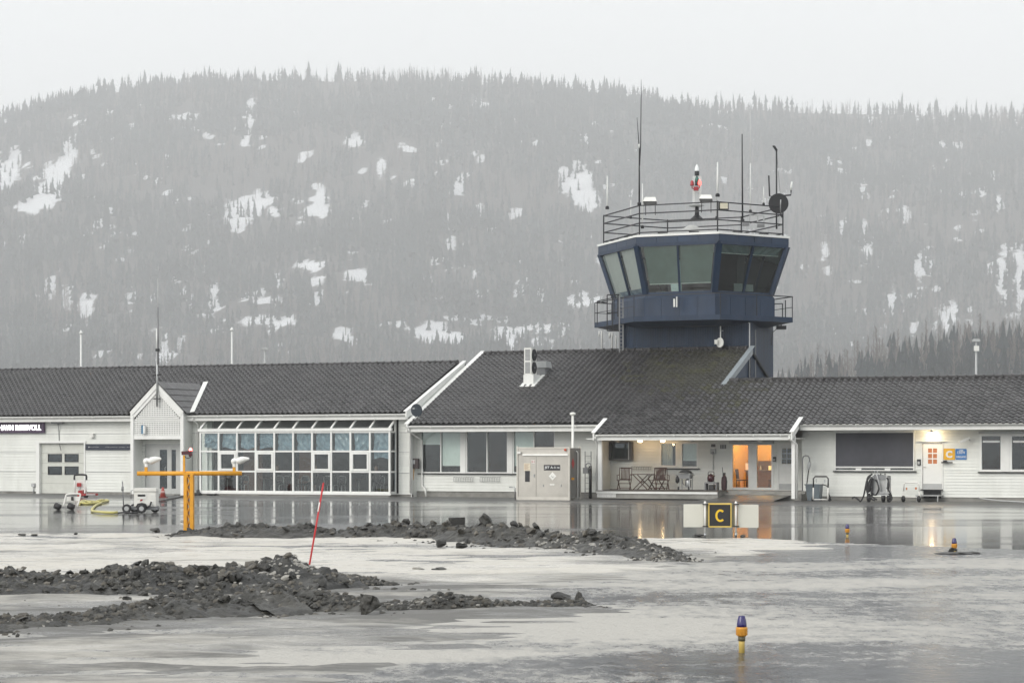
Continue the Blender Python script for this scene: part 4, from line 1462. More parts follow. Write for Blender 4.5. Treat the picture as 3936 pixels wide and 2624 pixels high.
MW.part('glazing_bar', mu, M['white'], kdo)
MW.part('kick_plate', MB().box(u0 + 0.10, u1, PB - 0.008, PB - 0.001, z0 + 0.01, z0 + 0.28), M['lightgrey'], kdo)
room(MW, u0, u1 + 0.2, PB + 0.11, 3.6, dk, z1 + 0.02, M['brownroom'])

# verandah deck, posts, beam
fv = -1.75
deck_u = (U(2200 + 240 / 2.6133, fv), U(2200 + 1457 / 2.6133, fv))
zt, zb_ = 0.42, Zp(2500, 1550 + 906 / 2.6133, fv)
dm = MB()
dm.box(deck_u[0], deck_u[1], fv + 0.05, PB, 0.05, zt - 0.03)
deck = MW.part('deck', dm, M['concrete'])
k = int((PB - fv) / 0.12)
for i in range(k):
    MW.part('deck_board', MB().box(deck_u[0] - 0.03, deck_u[1] + 0.03, fv - 0.03 + i * 0.12, fv - 0.03 + i * 0.12 + 0.112, zt - 0.03, zt), mat('weathered_deck', (0.10, 0.09, 0.08), 0.6, var=0.3) if i == 0 else bpy.data.materials['weathered_deck'], deck)
s3 = (deck_u[1] - deck_u[0]) / 3
for i in range(3):
    MW.part('deck_fascia', MB().box(deck_u[0] + i * s3, deck_u[0] + (i + 1) * s3 - 0.008, fv, fv + 0.04, zb_, zt - 0.034), M['white'], deck)
MW.part('lower_fascia', MB().box(deck_u[0] + 0.02, deck_u[0] + 0.95, fv + 0.05, fv + 0.09, zb_ - 0.18, zb_ - 0.01), M['white'], deck)
st = MB()
st.box(deck_u[1] + 0.02, up_back1 + 0.3, -0.9, PB, -0.05, 0.30)
st.box(deck_u[1] + 0.02, up_back1 + 0.3, -0.3, PB, 0.30, 0.415)
MW.part('concrete_step', st, M['concrete'])
rp = MB()
rp.add([(deck_u[1] - 0.5, fv - 2.2, 0.006), (up_back1 - 0.2, fv - 2.2, 0.006), (up_back1 - 0.2, -0.85, 0.25), (deck_u[1] + 0.03, -0.85, 0.25), (deck_u[1] + 0.03, fv + 0.1, 0.12)], [(0, 1, 2, 3, 4)])
MW.part('asphalt_ramp', rp, M['asph_ramp'])
pvv = -1.62
def vpost(x0, x1, yy, z0):
    a, b = uz(4, x0, yy, pvv)[0], uz(4, x1, yy, pvv)[0]
    MW.part('post', MB().box(a, b, pvv - 0.07, pvv + 0.09, z0, plane_z(PEV) - 0.10), M['white'])
    return a, b
p1_ = vpost(262, 300, 600, zt)
p2_ = vpost(2205, 2238, 600, 0.1)
pez = plane_z(PEV)
MW.part('beam', MB().box(up0 + 0.1, up1 - 0.1, pvv - 0.05, pvv + 0.07, pez - 0.30, pez - 0.11), M['white'])
MW.part('verandah_ceiling', MB().box(uw1, up1 - 0.05, pvv + 0.08, PB, 2.78, 2.83), M['white'])
MW.part('verandah_eave_board', MB().box(up0 + 0.05, up1 - 0.06, PEV - 0.015, PEV + 0.015, pez - 0.30, pez - 0.03), M['white'])
gutter(MW, up0 + 0.08, up1 - 0.08, PEV - 0.10, pez - 0.05, name='verandah_gutter')
for a, s_ in ((up0, -1), (up1, 1)):
    rk = MB()
    vt = ME_V + 0.35
    rk.prism([(a - 0.03, PEV - 0.16, plane_z(PEV) - 0.30), (a - 0.03, PEV - 0.16, plane_z(PEV) + 0.04), (a - 0.03, vt, plane_z(vt) + 0.10), (a - 0.03, vt, plane_z(vt) - 0.22)], (0.06, 0, 0))
    rk.prism([(a - 0.1, PEV - 0.17, plane_z(PEV) + 0.045), (a - 0.1, PEV - 0.17, plane_z(PEV) + 0.07), (a - 0.1, vt, plane_z(vt) + 0.13), (a - 0.1, vt, plane_z(vt) + 0.105)], (0.2, 0, 0))
    MW.part('verandah_rake_board', rk, M['white'])
x0 = p1_[0] - 0.07
downspout(MW, [(x0 + 0.1, PEV - 0.10, pez - 0.12), (x0 + 0.1, PEV - 0.1, pez - 0.22), (x0, pvv - 0.02, pez - 0.45), (x0, pvv - 0.02, zt - 0.02)])
x0 = p2_[1] + 0.08
downspout(MW, [(x0 - 0.22, PEV - 0.10, pez - 0.12), (x0 - 0.2, PEV - 0.1, pez - 0.25), (x0, pvv - 0.02, pez - 0.5), (x0, pvv - 0.02, 0.12)])
# roofs
ov = 0.03
mr_ = MB()
mr_.prism([(um0, ME_V, ME_Z - ov), (um0, MRV, plane_z(MRV) - ov), (um0, 2 * MRV - ME_V, ME_Z - ov), (um0, 2 * MRV - ME_V, ME_Z - ov - 0.12), (um0, MRV, plane_z(MRV) - ov - 0.12), (um0, ME_V, ME_Z - ov - 0.12)], (um1 - um0, 0, 0))
mr_.prism([(up0, PEV, plane_z(PEV) - ov), (up0, ME_V, ME_Z - ov), (up0, ME_V, ME_Z - ov - 0.1), (up0, PEV, plane_z(PEV) - ov - 0.06)], (up1 - up0, 0, 0))
mroof = MW.part('roof', mr_, M['roof_base'])
def in_main(u, v):
    if v < ME_V - 0.05:
        return up0 + 0.05 < u < up1 - 0.05
    return um0 + 0.05 < u < um1
def mossy(u, v, q_):
    d = ((u - (um1 - 1.6)) / 4.6) ** 2 + ((v - 5.6) / 3.6) ** 2
    return q_.random() < max(0, 1.2 - d)
def near_score(p):
    return -l2w(p[0], p[1])[1]
tiled_slope(MW, mroof, um0, up1, PEV - 0.06, plane_z(PEV - 0.06), MRV, PITCH, in_main, 300, mossy)
ridge_tiles(MW, mroof, um0 + 0.1, um1 - 0.2, MRV, plane_z(MRV) + 0.02)
gutter(MW, um0 - 0.02, up0 - 0.05, ME_V - 0.12, ME_Z - 0.06)
MW.part('fascia', MB().box(um0 + 0.05, up0 - 0.04, ME_V - 0.015, ME_V + 0.015, ME_Z - 0.33, ME_Z - 0.04), M['white'])
MW.part('soffit', MB().box(uw0 + 0.02, up0 + 0.1, ME_V + 0.016, MWv - 0.03, ME_Z - 0.33, ME_Z - 0.30), M['white'])
for a, v0, w in ((um0, ME_V - 0.08, 0.05), (um1, RRV - 0.6, 0.05)):
    rk = MB()
    rk.prism([(a - 0.03, v0, plane_z(v0) - 0.28), (a - 0.03, v0, plane_z(v0) + 0.08), (a - 0.03, MRV, plane_z(MRV) + 0.08), (a - 0.03, MRV, plane_z(MRV) - 0.28)], (0.06, 0, 0))
    rk.prism([(a - 0.13, v0, plane_z(v0) + 0.085), (a - 0.13, v0, plane_z(v0) + 0.115), (a - 0.13, MRV + 0.1, plane_z(MRV + 0.1) + 0.115), (a - 0.13, MRV + 0.1, plane_z(MRV + 0.1) + 0.085)], (0.24, 0, 0))
    MW.part('rake_board', rk, M['white'] if a == um0 else mat('grey_blue_rake', (0.26, 0.29, 0.31), 0.5, var=0.1))
gw = MB()
gw.prism([(um1 - 0.35, 2.0, 3.0), (um1 - 0.35, 2 * MRV - 2.0, 3.0), (um1 - 0.35, 2 * MRV - 2.0, plane_z(2.0) - 0.15), (um1 - 0.35, MRV, plane_z(MRV) - 0.15), (um1 - 0.35, 2.0, plane_z(2.0) - 0.15)], (0.15, 0, 0))
MW.part('gable_wall', gw, M['navy'])
x0 = uz(3, 195, 900, -0.2)[0]
downspout(MW, [(um0 + 0.1, ME_V - 0.1, ME_Z - 0.12), (um0 + 0.12, ME_V - 0.08, ME_Z - 0.3), (uw0 + 0.34, MWv - 0.1, ME_Z - 0.72), (uw0 + 0.34, MWv - 0.1, 0.55), (uw0 + 0.55, MWv - 0.2, 0.38), (uw0 + 0.62, MWv - 0.22, 0.02)])

# right wing ------------------------------------------------------
RV = 0.3
RW = Thing('terminal_annex', 'low white right wing with screened window and crew door under the tiled roof', 'building', (up_back1, RV, 0))
ru0 = up_back1
scr = rect(5, 527, 660, 1297, 1026, RV)
cd = rect(5, 1362, 745, 1574, 1203, RV)
wr1 = rect(5, 1925, 672, 2146, 1034, RV)
wr2 = rect(5, 2216, 672, 2437, 1034, RV)
rops = [scr, cd, wr1, wr2]
rz0 = Zp(3400, 1400 + 1276 / 2.5128, RV)
clad_wall(RW, ru0, ur1, rz0, plane_z(RV) - 0.30, RV, 0.135, rops)
RW.part('foundation', MB().box(ru0, ur1, RV + 0.015, RV + 0.2, -0.1, rz0), M['concrete'])
rr = MB()
RRz = plane_z(RRV)
rr.prism([(um1 + 0.05, RRV - 0.4, plane_z(RRV - 0.4) - ov), (um1 + 0.05, RRV, RRz - ov), (um1 + 0.05, 2 * RRV - ME_V, ME_Z - ov), (um1 + 0.05, 2 * RRV - ME_V, ME_Z - ov - 0.1), (um1 + 0.05, RRV, RRz - 0.13), (um1 + 0.05, RRV - 0.4, plane_z(RRV - 0.4) - 0.13)], (up1 - um1 - 0.05, 0, 0))
rr.prism([(um1 + 0.01, ME_V + 0.0, ME_Z - ov), (um1 + 0.01, RRV - 0.4, plane_z(RRV - 0.4) - ov), (um1 + 0.01, RRV - 0.4, plane_z(RRV - 0.4) - 0.13), (um1 + 0.01, ME_V, ME_Z - 0.13)], (up1 - um1 - 0.01, 0, 0))
rr.prism([(up1, ME_V, ME_Z - ov), (up1, RRV, RRz - ov), (up1, 2 * RRV - ME_V, ME_Z - ov), (up1, 2 * RRV - ME_V, ME_Z - ov - 0.12), (up1, RRV, RRz - 0.15), (up1, ME_V, ME_Z - ov - 0.12)], (ur1 - up1, 0, 0))
rroof = RW.part('roof', rr, M['roof_base'])
u_al = um0 + TILE_W * math.ceil((um1 - um0) / TILE_W)
tiled_slope(RW, rroof, u_al, ur1, PEV - 0.06 + TILE_L * math.cos(PITCH) * 3, plane_z(PEV - 0.06) + TILE_L * math.sin(PITCH) * 3, RRV, PITCH, lambda u, v: v > ME_V - 0.12 or False, 300,
            lambda u, v, q_: q_.random() < 0.75 - 0.28 * (u - um1))
ridge_tiles(RW, rroof, um1 + 0.1, ur1, RRV, RRz + 0.02)
gutter(RW, up1 + 0.04, ur1, ME_V - 0.12, ME_Z - 0.06)
RW.part('fascia', MB().box(up1 + 0.04, ur1, ME_V - 0.015, ME_V + 0.015, ME_Z - 0.33, ME_Z - 0.04), M['white'])
RW.part('soffit', MB().box(up1 + 0.04, ur1, ME_V + 0.016, RV - 0.03, ME_Z - 0.33, ME_Z - 0.30), M['white'])
# screened window
u0, u1, z0, z1 = scr
f = MB()
f.box(u0, u0 + 0.05, RV - 0.10, RV + 0.02, z0, z1).box(u1 - 0.05, u1, RV - 0.10, RV + 0.02, z0, z1).box(u0 - 0.03, u1 + 0.03, RV - 0.16, RV + 0.02, z1 + 0.001, z1 + 0.10)
f.box(u0 + 0.05, u1 - 0.05, RV - 0.09, RV - 0.03, z0 + 0.14, z0 + 0.19)
f.box(u0 + 0.05, u1 - 0.05, RV - 0.02, RV + 0.06, z0, z0 + 0.04).box(u0 + 0.05, u1 - 0.05, RV - 0.02, RV + 0.06, z0 + 0.10, z0 + 0.13)
for t in (0.30, 0.665):
    xx = lerp(u0, u1, t)
    f.box(xx - 0.13, xx + 0.13, RV - 0.05, RV - 0.021, z0 - 0.01, z0 + 0.135)
sw_ = RW.part('screened_window', f, M['white'])
RW.part('screen', MB().sheet(lambda s_, t: (lerp(u0 + 0.05, u1 - 0.05, s_), RV - 0.06 + 0.012 * math.sin(s_ * 3.1 + t * 2), lerp(z0 + 0.19, z1, t)), 16, 8), M['screen'], sw_)
RW.part('pane', MB().box(u0 + 0.05, u1 - 0.05, RV + 0.02, RV + 0.03, z0 + 0.04, z1), M['glass'], sw_)
RW.part('sill', MB().box(u0 - 0.06, u1 + 0.09, RV - 0.16, RV - 0.03, z0 - 0.055, z0 - 0.012), M['blackmetal'], sw_)
# crew door
u0, u1, z0, z1 = cd
f = MB()
f.box(u0, u0 + 0.05, RV - 0.05, RV + 0.1, z0, z1).box(u1 - 0.05, u1, RV - 0.05, RV + 0.1, z0, z1).box(u0, u1, RV - 0.05, RV + 0.1, z1 - 0.06, z1).box(u0 - 0.13, u1 + 0.1, RV - 0.10, RV - 0.03, z1 + 0.002, z1 + 0.03)
pn = rect(5, 1420, 805, 1516, 963, RV)
pl = []
for i in range(2):
    for j in range(3):
        a = lerp(pn[0], pn[1], i / 2)
        c = lerp(pn[2], pn[3], j / 3)
        pl.append((a + 0.02, a + (pn[1] - pn[0]) / 2 - 0.02, c + 0.025, c + (pn[3] - pn[2]) / 3 - 0.025))
for a, b, c, d in bands(u0 + 0.068, u1 - 0.068, z0, z1 - 0.08, pl):
    f.box(a, b, RV, RV + 0.05, c, d)
cdo = RW.part('crew_door', f, M['white'])
RW.part('door_back', MB().box(u0, u1, RV + 0.055, RV + 0.08, z0, z1), M['dark'], cdo)
warm = mat('warm_lit_pane', (0.30, 0.10, 0.035), 0.3, var=0.15, emit=(0.9, 0.3, 0.08), estr=0.18)
for r in pl:
    RW.part('pane', MB().box(r[0], r[1], RV + 0.02, RV + 0.03, r[2], r[3]), warm, cdo)
RW.part('kick_plate', MB().box(u0 + 0.06, u1 - 0.06, RV - 0.008, RV - 0.001, z0 + 0.01, z0 + 0.24), M['lightgrey'], cdo)
RW.part('door_handle', MB().tube([(u0 + 0.10, RV - 0.01, z0 + 0.98), (u0 + 0.10, RV - 0.06, z0 + 0.98), (u0 + 0.22, RV - 0.06, z0 + 0.98)], 0.014, 6), M['steel'], cdo)
st = MB()
st.box(u0 + 0.02, u1 - 0.02, RV - 0.35, RV - 0.03, z0 - 0.06, z0 - 0.005)
st.box(u0 + 0.1, u1 - 0.1, RV - 0.06, RV - 0.035, 0.14, z0 - 0.06)
stp = RW.part('door_threshold', st, M['blackmetal'])
pz = Zp(3600, 1400 + 1262 / 2.5128, -0.6)
s2 = MB().box(u0 - 0.05, u1 + 0.02, -0.75, RV - 0.03, pz - 0.04, pz)
for a in (u0, u1 - 0.06):
    s2.box(a, a + 0.04, -0.74, -0.70, 0, pz - 0.04)
RW.part('grating_step', s2, M['steel'])
for w in (wr1, wr2):
    window(RW, w, RV, 1, (0.80,), 0.09, 0.10)
RW.part('sill', MB().box(wr1[0] - 0.06, wr2[1] + 0.1, RV - 0.14, RV - 0.035, wr1[2] - 0.06, wr1[2] - 0.01), M['blackmetal'])
RW.part('blind_box', MB().box(wr1[0] - 0.02, wr2[1] + 0.05, RV - 0.15, RV - 0.035, wr1[3] + 0.01, wr1[3] + 0.11), M['lightgrey'])
RW.part('mullion_panel', MB().box(wr1[1] + 0.01, wr2[0] - 0.01, RV - 0.045, RV - 0.03, wr1[2], wr1[3]), M['white'])
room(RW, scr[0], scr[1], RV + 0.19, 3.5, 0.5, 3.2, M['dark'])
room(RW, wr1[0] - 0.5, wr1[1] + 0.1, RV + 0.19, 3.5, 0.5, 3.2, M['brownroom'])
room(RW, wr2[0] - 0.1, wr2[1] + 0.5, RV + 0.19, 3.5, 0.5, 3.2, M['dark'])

# ================================================================== CONTROL TOWER
M['navypanel'] = mat('navy_panel', (0.009, 0.026, 0.060), 0.4, spec=0.4, var=0.3, scale=1.6, dirt=(0.03, 0.05, 0.085), dirt_amt=0.7, rand=0.16, stretch=(1, 1, 0.35))
TC = Vector((9.245, 112.5, 0))
HEX = [Vector((4.47, 114.7, 0)), Vector((6.19, 109.6, 0)), Vector((10.24, 107.8, 0)), Vector((14.02, 110.27, 0))]
HEX += [2 * TC - HEX[1], 2 * TC - HEX[2]]                                   # A B C D E F, counter-clockwise seen from above
def hexa(k, z):
    return [TC + (p - TC) * k + Vector((0, 0, z)) for p in HEX]
# shaft corners
sv = 8.25
s1u, s2u = U(2381, sv), U(2884, sv)
sb = sv
for _ in range(200):
    sb += 0.02
    if U(2974, sb) < s2u:
        break
S = [l2w(s1u, sv), l2w(s2u, sv), l2w(s2u, sb), l2w(s1u, sb)]
CTW = Thing('control_tower', 'navy blue control tower with slanted windows and railed balcony behind the hall', 'tower', (TC.x, TC.y, 0), facade=False)
ZG0, ZG1, ZW, ZS, ZH, ZR = 8.72, 8.98, 9.95, 10.16, 12.55, 13.06
core = MB()
core.frustum([p + Vector((0, 0, 0)) for p in S], [p + Vector((0, 0, ZG0)) for p in S])
shaft = CTW.part('shaft', core, M['navyplain'])
def vboards(p, q, z0, z1, step=0.125, m='navy', prof=0.022):
    d = (q - p)
    L = d.length
    d.normalize()
    nrm = Vector((d.y, -d.x, 0))
    k = int(L / step)
    st = L / k
    for i in range(k):
        a, b = p + d * (i * st + 0.006), p + d * ((i + 1) * st - 0.006)
        o = MB().prism([a + nrm * 0.002 + Vector((0, 0, z0)), b + nrm * 0.002 + Vector((0, 0, z0)), b + nrm * prof + Vector((0, 0, z0)), a + nrm * prof + Vector((0, 0, z0))], (0, 0, z1 - z0))
        CTW.part('cladding_board', o, M[m], shaft)
vboards(S[0], S[1], 4.5, ZG0 - 0.02)
vboards(S[1], S[2], 4.0, ZG0 - 0.02)
vboards(S[3], S[0], 4.5, ZG0 - 0.02)
# white corner pipe, narrow window slit on the right face
CTW.part('corner_pipe', MB().tube([S[1] + Vector((-0.12, -0.09, ZG0 - 0.1)), S[1] + Vector((-0.05, -0.10, ZG0 - 0.1)), S[1] + Vector((-0.05, -0.10, 5.0))], 0.035, 6), M['lightgrey'])
dd = (S[2] - S[1]).normalized()
nn = Vector((dd.y, -dd.x, 0))
p0 = S[1] + dd * 0.75 + nn * 0.03
CTW.part('conduit', MB().beam(p0 + Vector((0, 0, 8.3)), p0 + Vector((0, 0, 5.9)), 0.09, 0.04), M['grey'])
CTW.part('conduit', MB().beam(p0 + Vector((0, 0, 5.6)), p0 + Vector((0, 0, 4.6)), 0.09, 0.04), M['lightgrey'])
# balcony slab
g = MB()
g.frustum(hexa(0.80, ZG0 - 0.22), hexa(1.01, ZG0))
g.frustum(hexa(1.03, ZG0 + 0.001), hexa(1.03, ZG1))
CTW.part('balcony', g, M['navyplain'])
# parapet wall under the windows
p = MB()
p.frustum(hexa(0.845, ZG1 + 0.001), hexa(0.845, ZW))
p.frustum(hexa(0.848, ZW + 0.001), hexa(0.815, ZS))
pw = CTW.part('parapet_wall', p, M['navyplain'])
fo_ = CTW.part('fascia_core', MB().frustum(hexa(0.975, ZH + 0.09), hexa(0.975, ZR - 0.11)), M['navyplain'])
for ka, za, zb3, own, nm in ((0.850, ZG1 + 0.02, ZW - 0.01, pw, 'parapet_panel'), (0.990, ZH + 0.085, ZR - 0.105, fo_, 'fascia_panel')):
    A_, B_ = hexa(ka, za), hexa(ka, zb3)
    for i in range(6):
        j = (i + 1) % 6
        for k in range(4):
            t0, t1 = k / 4 + 0.003, (k + 1) / 4 - 0.003
            inw = (TC - (A_[i] + A_[j]) / 2)
            inw.z = 0
            inw = inw.normalized() * 0.02
            CTW.part(nm, MB().prism([A_[i].lerp(A_[j], t0), A_[i].lerp(A_[j], t1), B_[i].lerp(B_[j], t1), B_[i].lerp(B_[j], t0)], inw), M['navypanel'], own)
# cab: corner posts, mullions, head and sill
kS, kH = 0.815, 0.975
lo, hi = hexa(kS, ZS), hexa(kH, ZH)
cab = MB()
for i in range(6):
    cab.beam(lo[i] * 0.999 + TC * 0.001, hi[i], 0.30 if i in (1, 2, 3) else 0.14, 0.22)
for i in range(6):
    j = (i + 1) % 6
    cab.beam(lo[i], lo[j], 0.12, 0.12)
    cab.beam(hi[i], hi[j], 0.14, 0.18)
cabo = CTW.part('cab_frame', cab, M['navyplain'])
for i in range(6):
    j = (i + 1) % 6
    a, b = (lo[i] + lo[j]) / 2, (hi[i] + hi[j]) / 2
    CTW.part('mullion', MB().beam(a, b, 0.10, 0.12), M['navyplain'], cabo)
    for u, w in ((i, None), (j, None)):
        q0, q1 = lo[u], hi[u]
        CTW.part('pane', MB().add([q0, a, b, q1], [(0, 1, 2, 3) if u == i else (3, 2, 1, 0)]), M['clearglass'] if i == 0 else M['cabglass'], cabo)
# inside: floor, ceiling, console, blinds
CTW.part('cab_floor', MB().frustum(hexa(0.80, ZS - 0.55), hexa(0.80, ZS - 0.5)), M['dark'])
CTW.part('cab_ceiling', MB().frustum(hexa(0.955, ZH + 0.0), hexa(0.955, ZH + 0.08)), mat('cab_ceiling_paint', (0.4, 0.42, 0.42), 0.8, var=0.05))
cons = MB()
inn = hexa(0.70, ZS + 0.0)
for i in (1, 2):
    m0 = (inn[i] + inn[i + 1]) / 2
    cons.beam(inn[i].lerp(m0, 0.2), inn[i + 1].lerp(m0, 0.2), 0.7, 0.18)
CTW.part('console', cons, M['grey'])
mon = MB()
for t, w, h in ((0.55, 0.5, 0.4), (0.78, 0.45, 0.34)):
    c = inn[2].lerp(inn[3], t) + Vector((0, 0, 0.32))
    mon.beam(c - Vector((w / 2 * 0.86, w / 2 * 0.5, 0)), c + Vector((w / 2 * 0.86, w / 2 * 0.5, 0)), 0.06, h)
CTW.part('monitor', mon, M['lightgrey'])
core2 = MB().frustum([TC + Vector((x, y, ZS - 0.5)) for x, y in ((-0.4, 1.6), (2.4, 0.6), (3.0, 2.4), (0.2, 3.4))], [TC + Vector((x, y, ZH)) for x, y in ((-0.4, 1.6), (2.4, 0.6), (3.0, 2.4), (0.2, 3.4))])
CTW.part('stair_core', core2, M['dark'])
def inner(i, j, t, s, off):                       # point on a window face: t across, s up, pushed inwards
    p = lo[i].lerp(lo[j], t).lerp(hi[i].lerp(hi[j], t), s)
    return p + (Vector((TC.x, TC.y, p.z)) - p).normalized() * off
for t0, t1 in ((0.05, 0.485), (0.515, 0.95)):
    CTW.part('sun_blind', MB().add([inner(1, 2, t0, 0.20, 0.16), inner(1, 2, t1, 0.20, 0.16), inner(1, 2, t1, 0.97, 0.16), inner(1, 2, t0, 0.97, 0.16)], [(0, 1, 2, 3)]), M['greenblind'])
    CTW.part('blind_rail', MB().beam(inner(1, 2, t0, 0.195, 0.15), inner(1, 2, t1, 0.195, 0.15), 0.03, 0.045), M['white'])
    q = random.Random(int(t0 * 100))
    def fb(s_, t, t0=t0, t1=t1):
        return inner(2, 3, lerp(t0, t1, s_), lerp(0.80, 0.97, t), 0.14 + 0.05 * math.sin(22 * s_ + 6 * t * (1 if t0 < 0.3 else -1)))
    CTW.part('sun_blind', MB().sheet(fb, 30, 6, False), mat('silvery_blind', (0.20, 0.25, 0.25), 0.4, var=0.1) if t0 < 0.3 else bpy.data.materials['silvery_blind'])
    CTW.part('blind_rail', MB().beam(inner(2, 3, t0, 0.795, 0.14), inner(2, 3, t1, 0.795, 0.14), 0.03, 0.045), M['white'])
for t0, t1 in ((0.06, 0.48), (0.52, 0.97)):  # pale blind sheets added to brighten the left panes
    CTW.part('brightening_blind', MB().add([inner(0, 1, t0, 0.13, 0.12), inner(0, 1, t1, 0.13, 0.12), inner(0, 1, t1, 0.98, 0.12), inner(0, 1, t0, 0.98, 0.12)], [(0, 1, 2, 3)]), M['blind'])
fold = lambda s_, t: inner(0, 1, lerp(0.15, 0.97, s_), lerp(0.0, 0.16, t) + 0.03 * math.sin(7 * s_), 0.14 + 0.06 * abs(math.sin(9 * s_ + 4 * t)))
CTW.part('fallen_blind', MB().sheet(fold, 30, 5, False), M['film'])
# fascia, roof, white edge
r_ = MB()
r_.frustum(hexa(1.0, ZR - 0.10), hexa(1.0, ZR))
CTW.part('roof_edge', r_, M['white'])
M['roofskin'] = mat('pale_roof_membrane', (0.42, 0.42, 0.40), 0.45, var=0.2, scale=1.0, dirt=(0.2, 0.2, 0.19), dirt_amt=0.6)
r_ = MB()
r_.frustum(hexa(0.93, ZR + 0.001), hexa(0.62, ZR + 0.12), False)
r_.frustum(hexa(0.62, ZR + 0.12), hexa(0.10, ZR + 0.62), False)
r_.frustum(hexa(0.10, ZR + 0.62), hexa(0.03, ZR + 0.80))
r_.frustum(hexa(0.995, ZR + 0.001), hexa(0.93, ZR + 0.05), False)
CTW.part('roof', r_, M['roofskin'])
# roof railing: posts and four rails on every side
rl = hexa(0.93, ZR)
zt_ = [0.14, 0.62, 1.10, 1.50]
for i in range(6):
    CTW.part('roof_rail_post', MB().beam(rl[i], rl[i] + Vector((0, 0, 1.55)), 0.065), M['blackmetal'])
    j = (i + 1) % 6
    for h in zt_:
        CTW.part('roof_rail', MB().beam(rl[i] + Vector((0, 0, h)), rl[j] + Vector((0, 0, h)), 0.055), M['blackmetal'])
for i in (0, 1, 2):
    for t in (0.3, 0.7):
        c = rl[i].lerp(rl[i + 1], t)
        CTW.part('rail_foot', MB().beam(c + Vector((-0.25, 0, 0.07)), c + Vector((0.25, 0, 0.07)), 0.05, 0.05).beam(c + Vector((-0.2, 0, 0.12)), c + Vector((0.25, 0, 0.14)), 0.04, 0.03), M['blackmetal'])
# balcony railing
bl = hexa(1.025, ZG1)
for i in range(6):
    j = (i + 1) % 6
    CTW.part('balcony_rail', MB().beam(bl[i] + Vector((0, 0, 1.04)), bl[j] + Vector((0, 0, 1.04)), 0.045), M['blackmetal'])
    if i in (0, 3, 4, 5):
        CTW.part('balcony_rail', MB().beam(bl[i] + Vector((0, 0, 0.5)), bl[j] + Vector((0, 0, 0.5)), 0.03), M['blackmetal'])
    for t in (0.0, 0.5):
        if i == 1 and t == 0.5:
            continue
        c = bl[i].lerp(bl[j], t)
        CTW.part('balcony_post', MB().beam(c + Vector((0, 0, -0.22)), c + Vector((0, 0, 1.05)), 0.04), M['blackmetal'])
c = bl[3] + Vector((-0.45, 0.4, 0))
CTW.part('gate_frame', MB().beam(c, c + Vector((0, 0, 0.72)), 0.05).beam(c + Vector((0, 0, 0.72)), c + Vector((-0.75, 0, 0.68)), 0.05).beam(c + Vector((0.15, 0, 0)), c + Vector((0.15, 0, 0.9)), 0.05), M['blackmetal'])
# ladder with its cage on the left corner
Yl = S[0].y - 0.35
def lp(x, y):
    return at(10, x, y, Yl)
ld = MB()
for x in (348, 390):
    ld.beam(lp(x, 905), lp(x, 1640), 0.07, 0.05)
for k in range(16):
    yy = 940 + k * 44
    ld.beam(lp(348, yy), lp(390, yy), 0.03)
CTW.part('ladder', ld, M['grey'])
cg = MB()
for a, b in (((200, 888), (345, 888)), ((200, 1105), (330, 1100)), ((200, 1320), (345, 1320)), ((200, 888), (200, 1320)), ((262, 888), (262, 1320)), ((330, 888), (330, 1150))):
    cg.beam(lp(*a), lp(*b), 0.055)
CTW.part('ladder_cage', cg, M['blackmetal'])
wl_ = MB()
for a, b in (((80, 965), (340, 908)), ((80, 965), (80, 1245)), ((80, 965), (200, 985))):
    wl_.beam(lp(*a), lp(*b), 0.045)
CTW.part('side_rail', wl_, M['blackmetal'])
# small white twin plate on the parapet
c0 = at(10, 1020, 985, HEX[1].y * 0 + 109.0)
CTW.part('parapet_bracket', MB().beam(at(10, 1008, 935, 108.75), at(10, 1008, 1032, 108.75), 0.09, 0.05).beam(at(10, 1038, 908, 108.7), at(10, 1038, 1034, 108.7), 0.055, 0.05), M['plastic_white'])
# dark floodlight under the balcony at the right
fd = MB()
c = at(9, 1055, 1425, 112.0)
fd.box(c.x - 0.24, c.x + 0.24, c.y - 0.2, c.y + 0.2, c.z - 0.09, c.z + 0.09)
fd.tube([c + Vector((0, 0, 0.09)), c + Vector((0, 0, 0.45))], 0.03, 6)
fd.tube([c + Vector((-0.22, 0, -0.05)), c + Vector((-0.45, 0.0, -0.25)), c + Vector((-0.5, 0, -0.9))], 0.02, 6)
CTW.part('balcony_floodlight', fd, M['blackmetal'])

# ------------------------------------------------------------------ things on the tower roof
def whip(name, label, i, x, y0, y1, Y, r, m, tip=None, cat='antenna', group=None):
    T = Thing(name, label, cat, at(i, x, y1, Y), facade=False, group=group)
    a, b = at(i, x, y1, Y), at(i, x if tip is None else tip, y0, Y)
    T.part('mast', MB().tube([a, a.lerp(b, 0.5), b], [r, r * 0.85, r * 0.6], 8), m)
    T.part('base_clamp', MB().lathe(a, [(r * 2.2, 0), (r * 2.2, 0.12), (r * 1.4, 0.16)], 8), M['blackmetal'])
    return T
M['pale'] = mat('pale_fibreglass', (0.72, 0.73, 0.71), 0.4, var=0.04)
T = whip('rod_antenna', 'short white rod antenna on the leftmost railing post of the tower', 7, 203, 908, 1215, rl[0].y, 0.045, M['pale'])
T = whip('whip_antenna', 'tallest dark whip antenna with a side branch on the tower railing', 7, 500, 640, 1180, rl[1].y, 0.045, M['blackmetal'])
a, b = at(7, 512, 640, rl[1].y), at(7, 518, 105, rl[1].y)
T.part('upper_whip', MB().tube([at(7, 503, 810, rl[1].y), a, b, at(7, 517, 10, rl[1].y)], [0.03, 0.028, 0.02, 0.006], 6), M['blackmetal'])
T.part('side_whip', MB().tube([at(7, 497, 625, rl[1].y), at(7, 479, 368, rl[1].y)], [0.026, 0.012], 6), M['blackmetal'])
T.part('white_collar', MB().tube([at(7, 497, 650, rl[1].y), at(7, 497, 612, rl[1].y)], 0.04, 6), M['pale'])
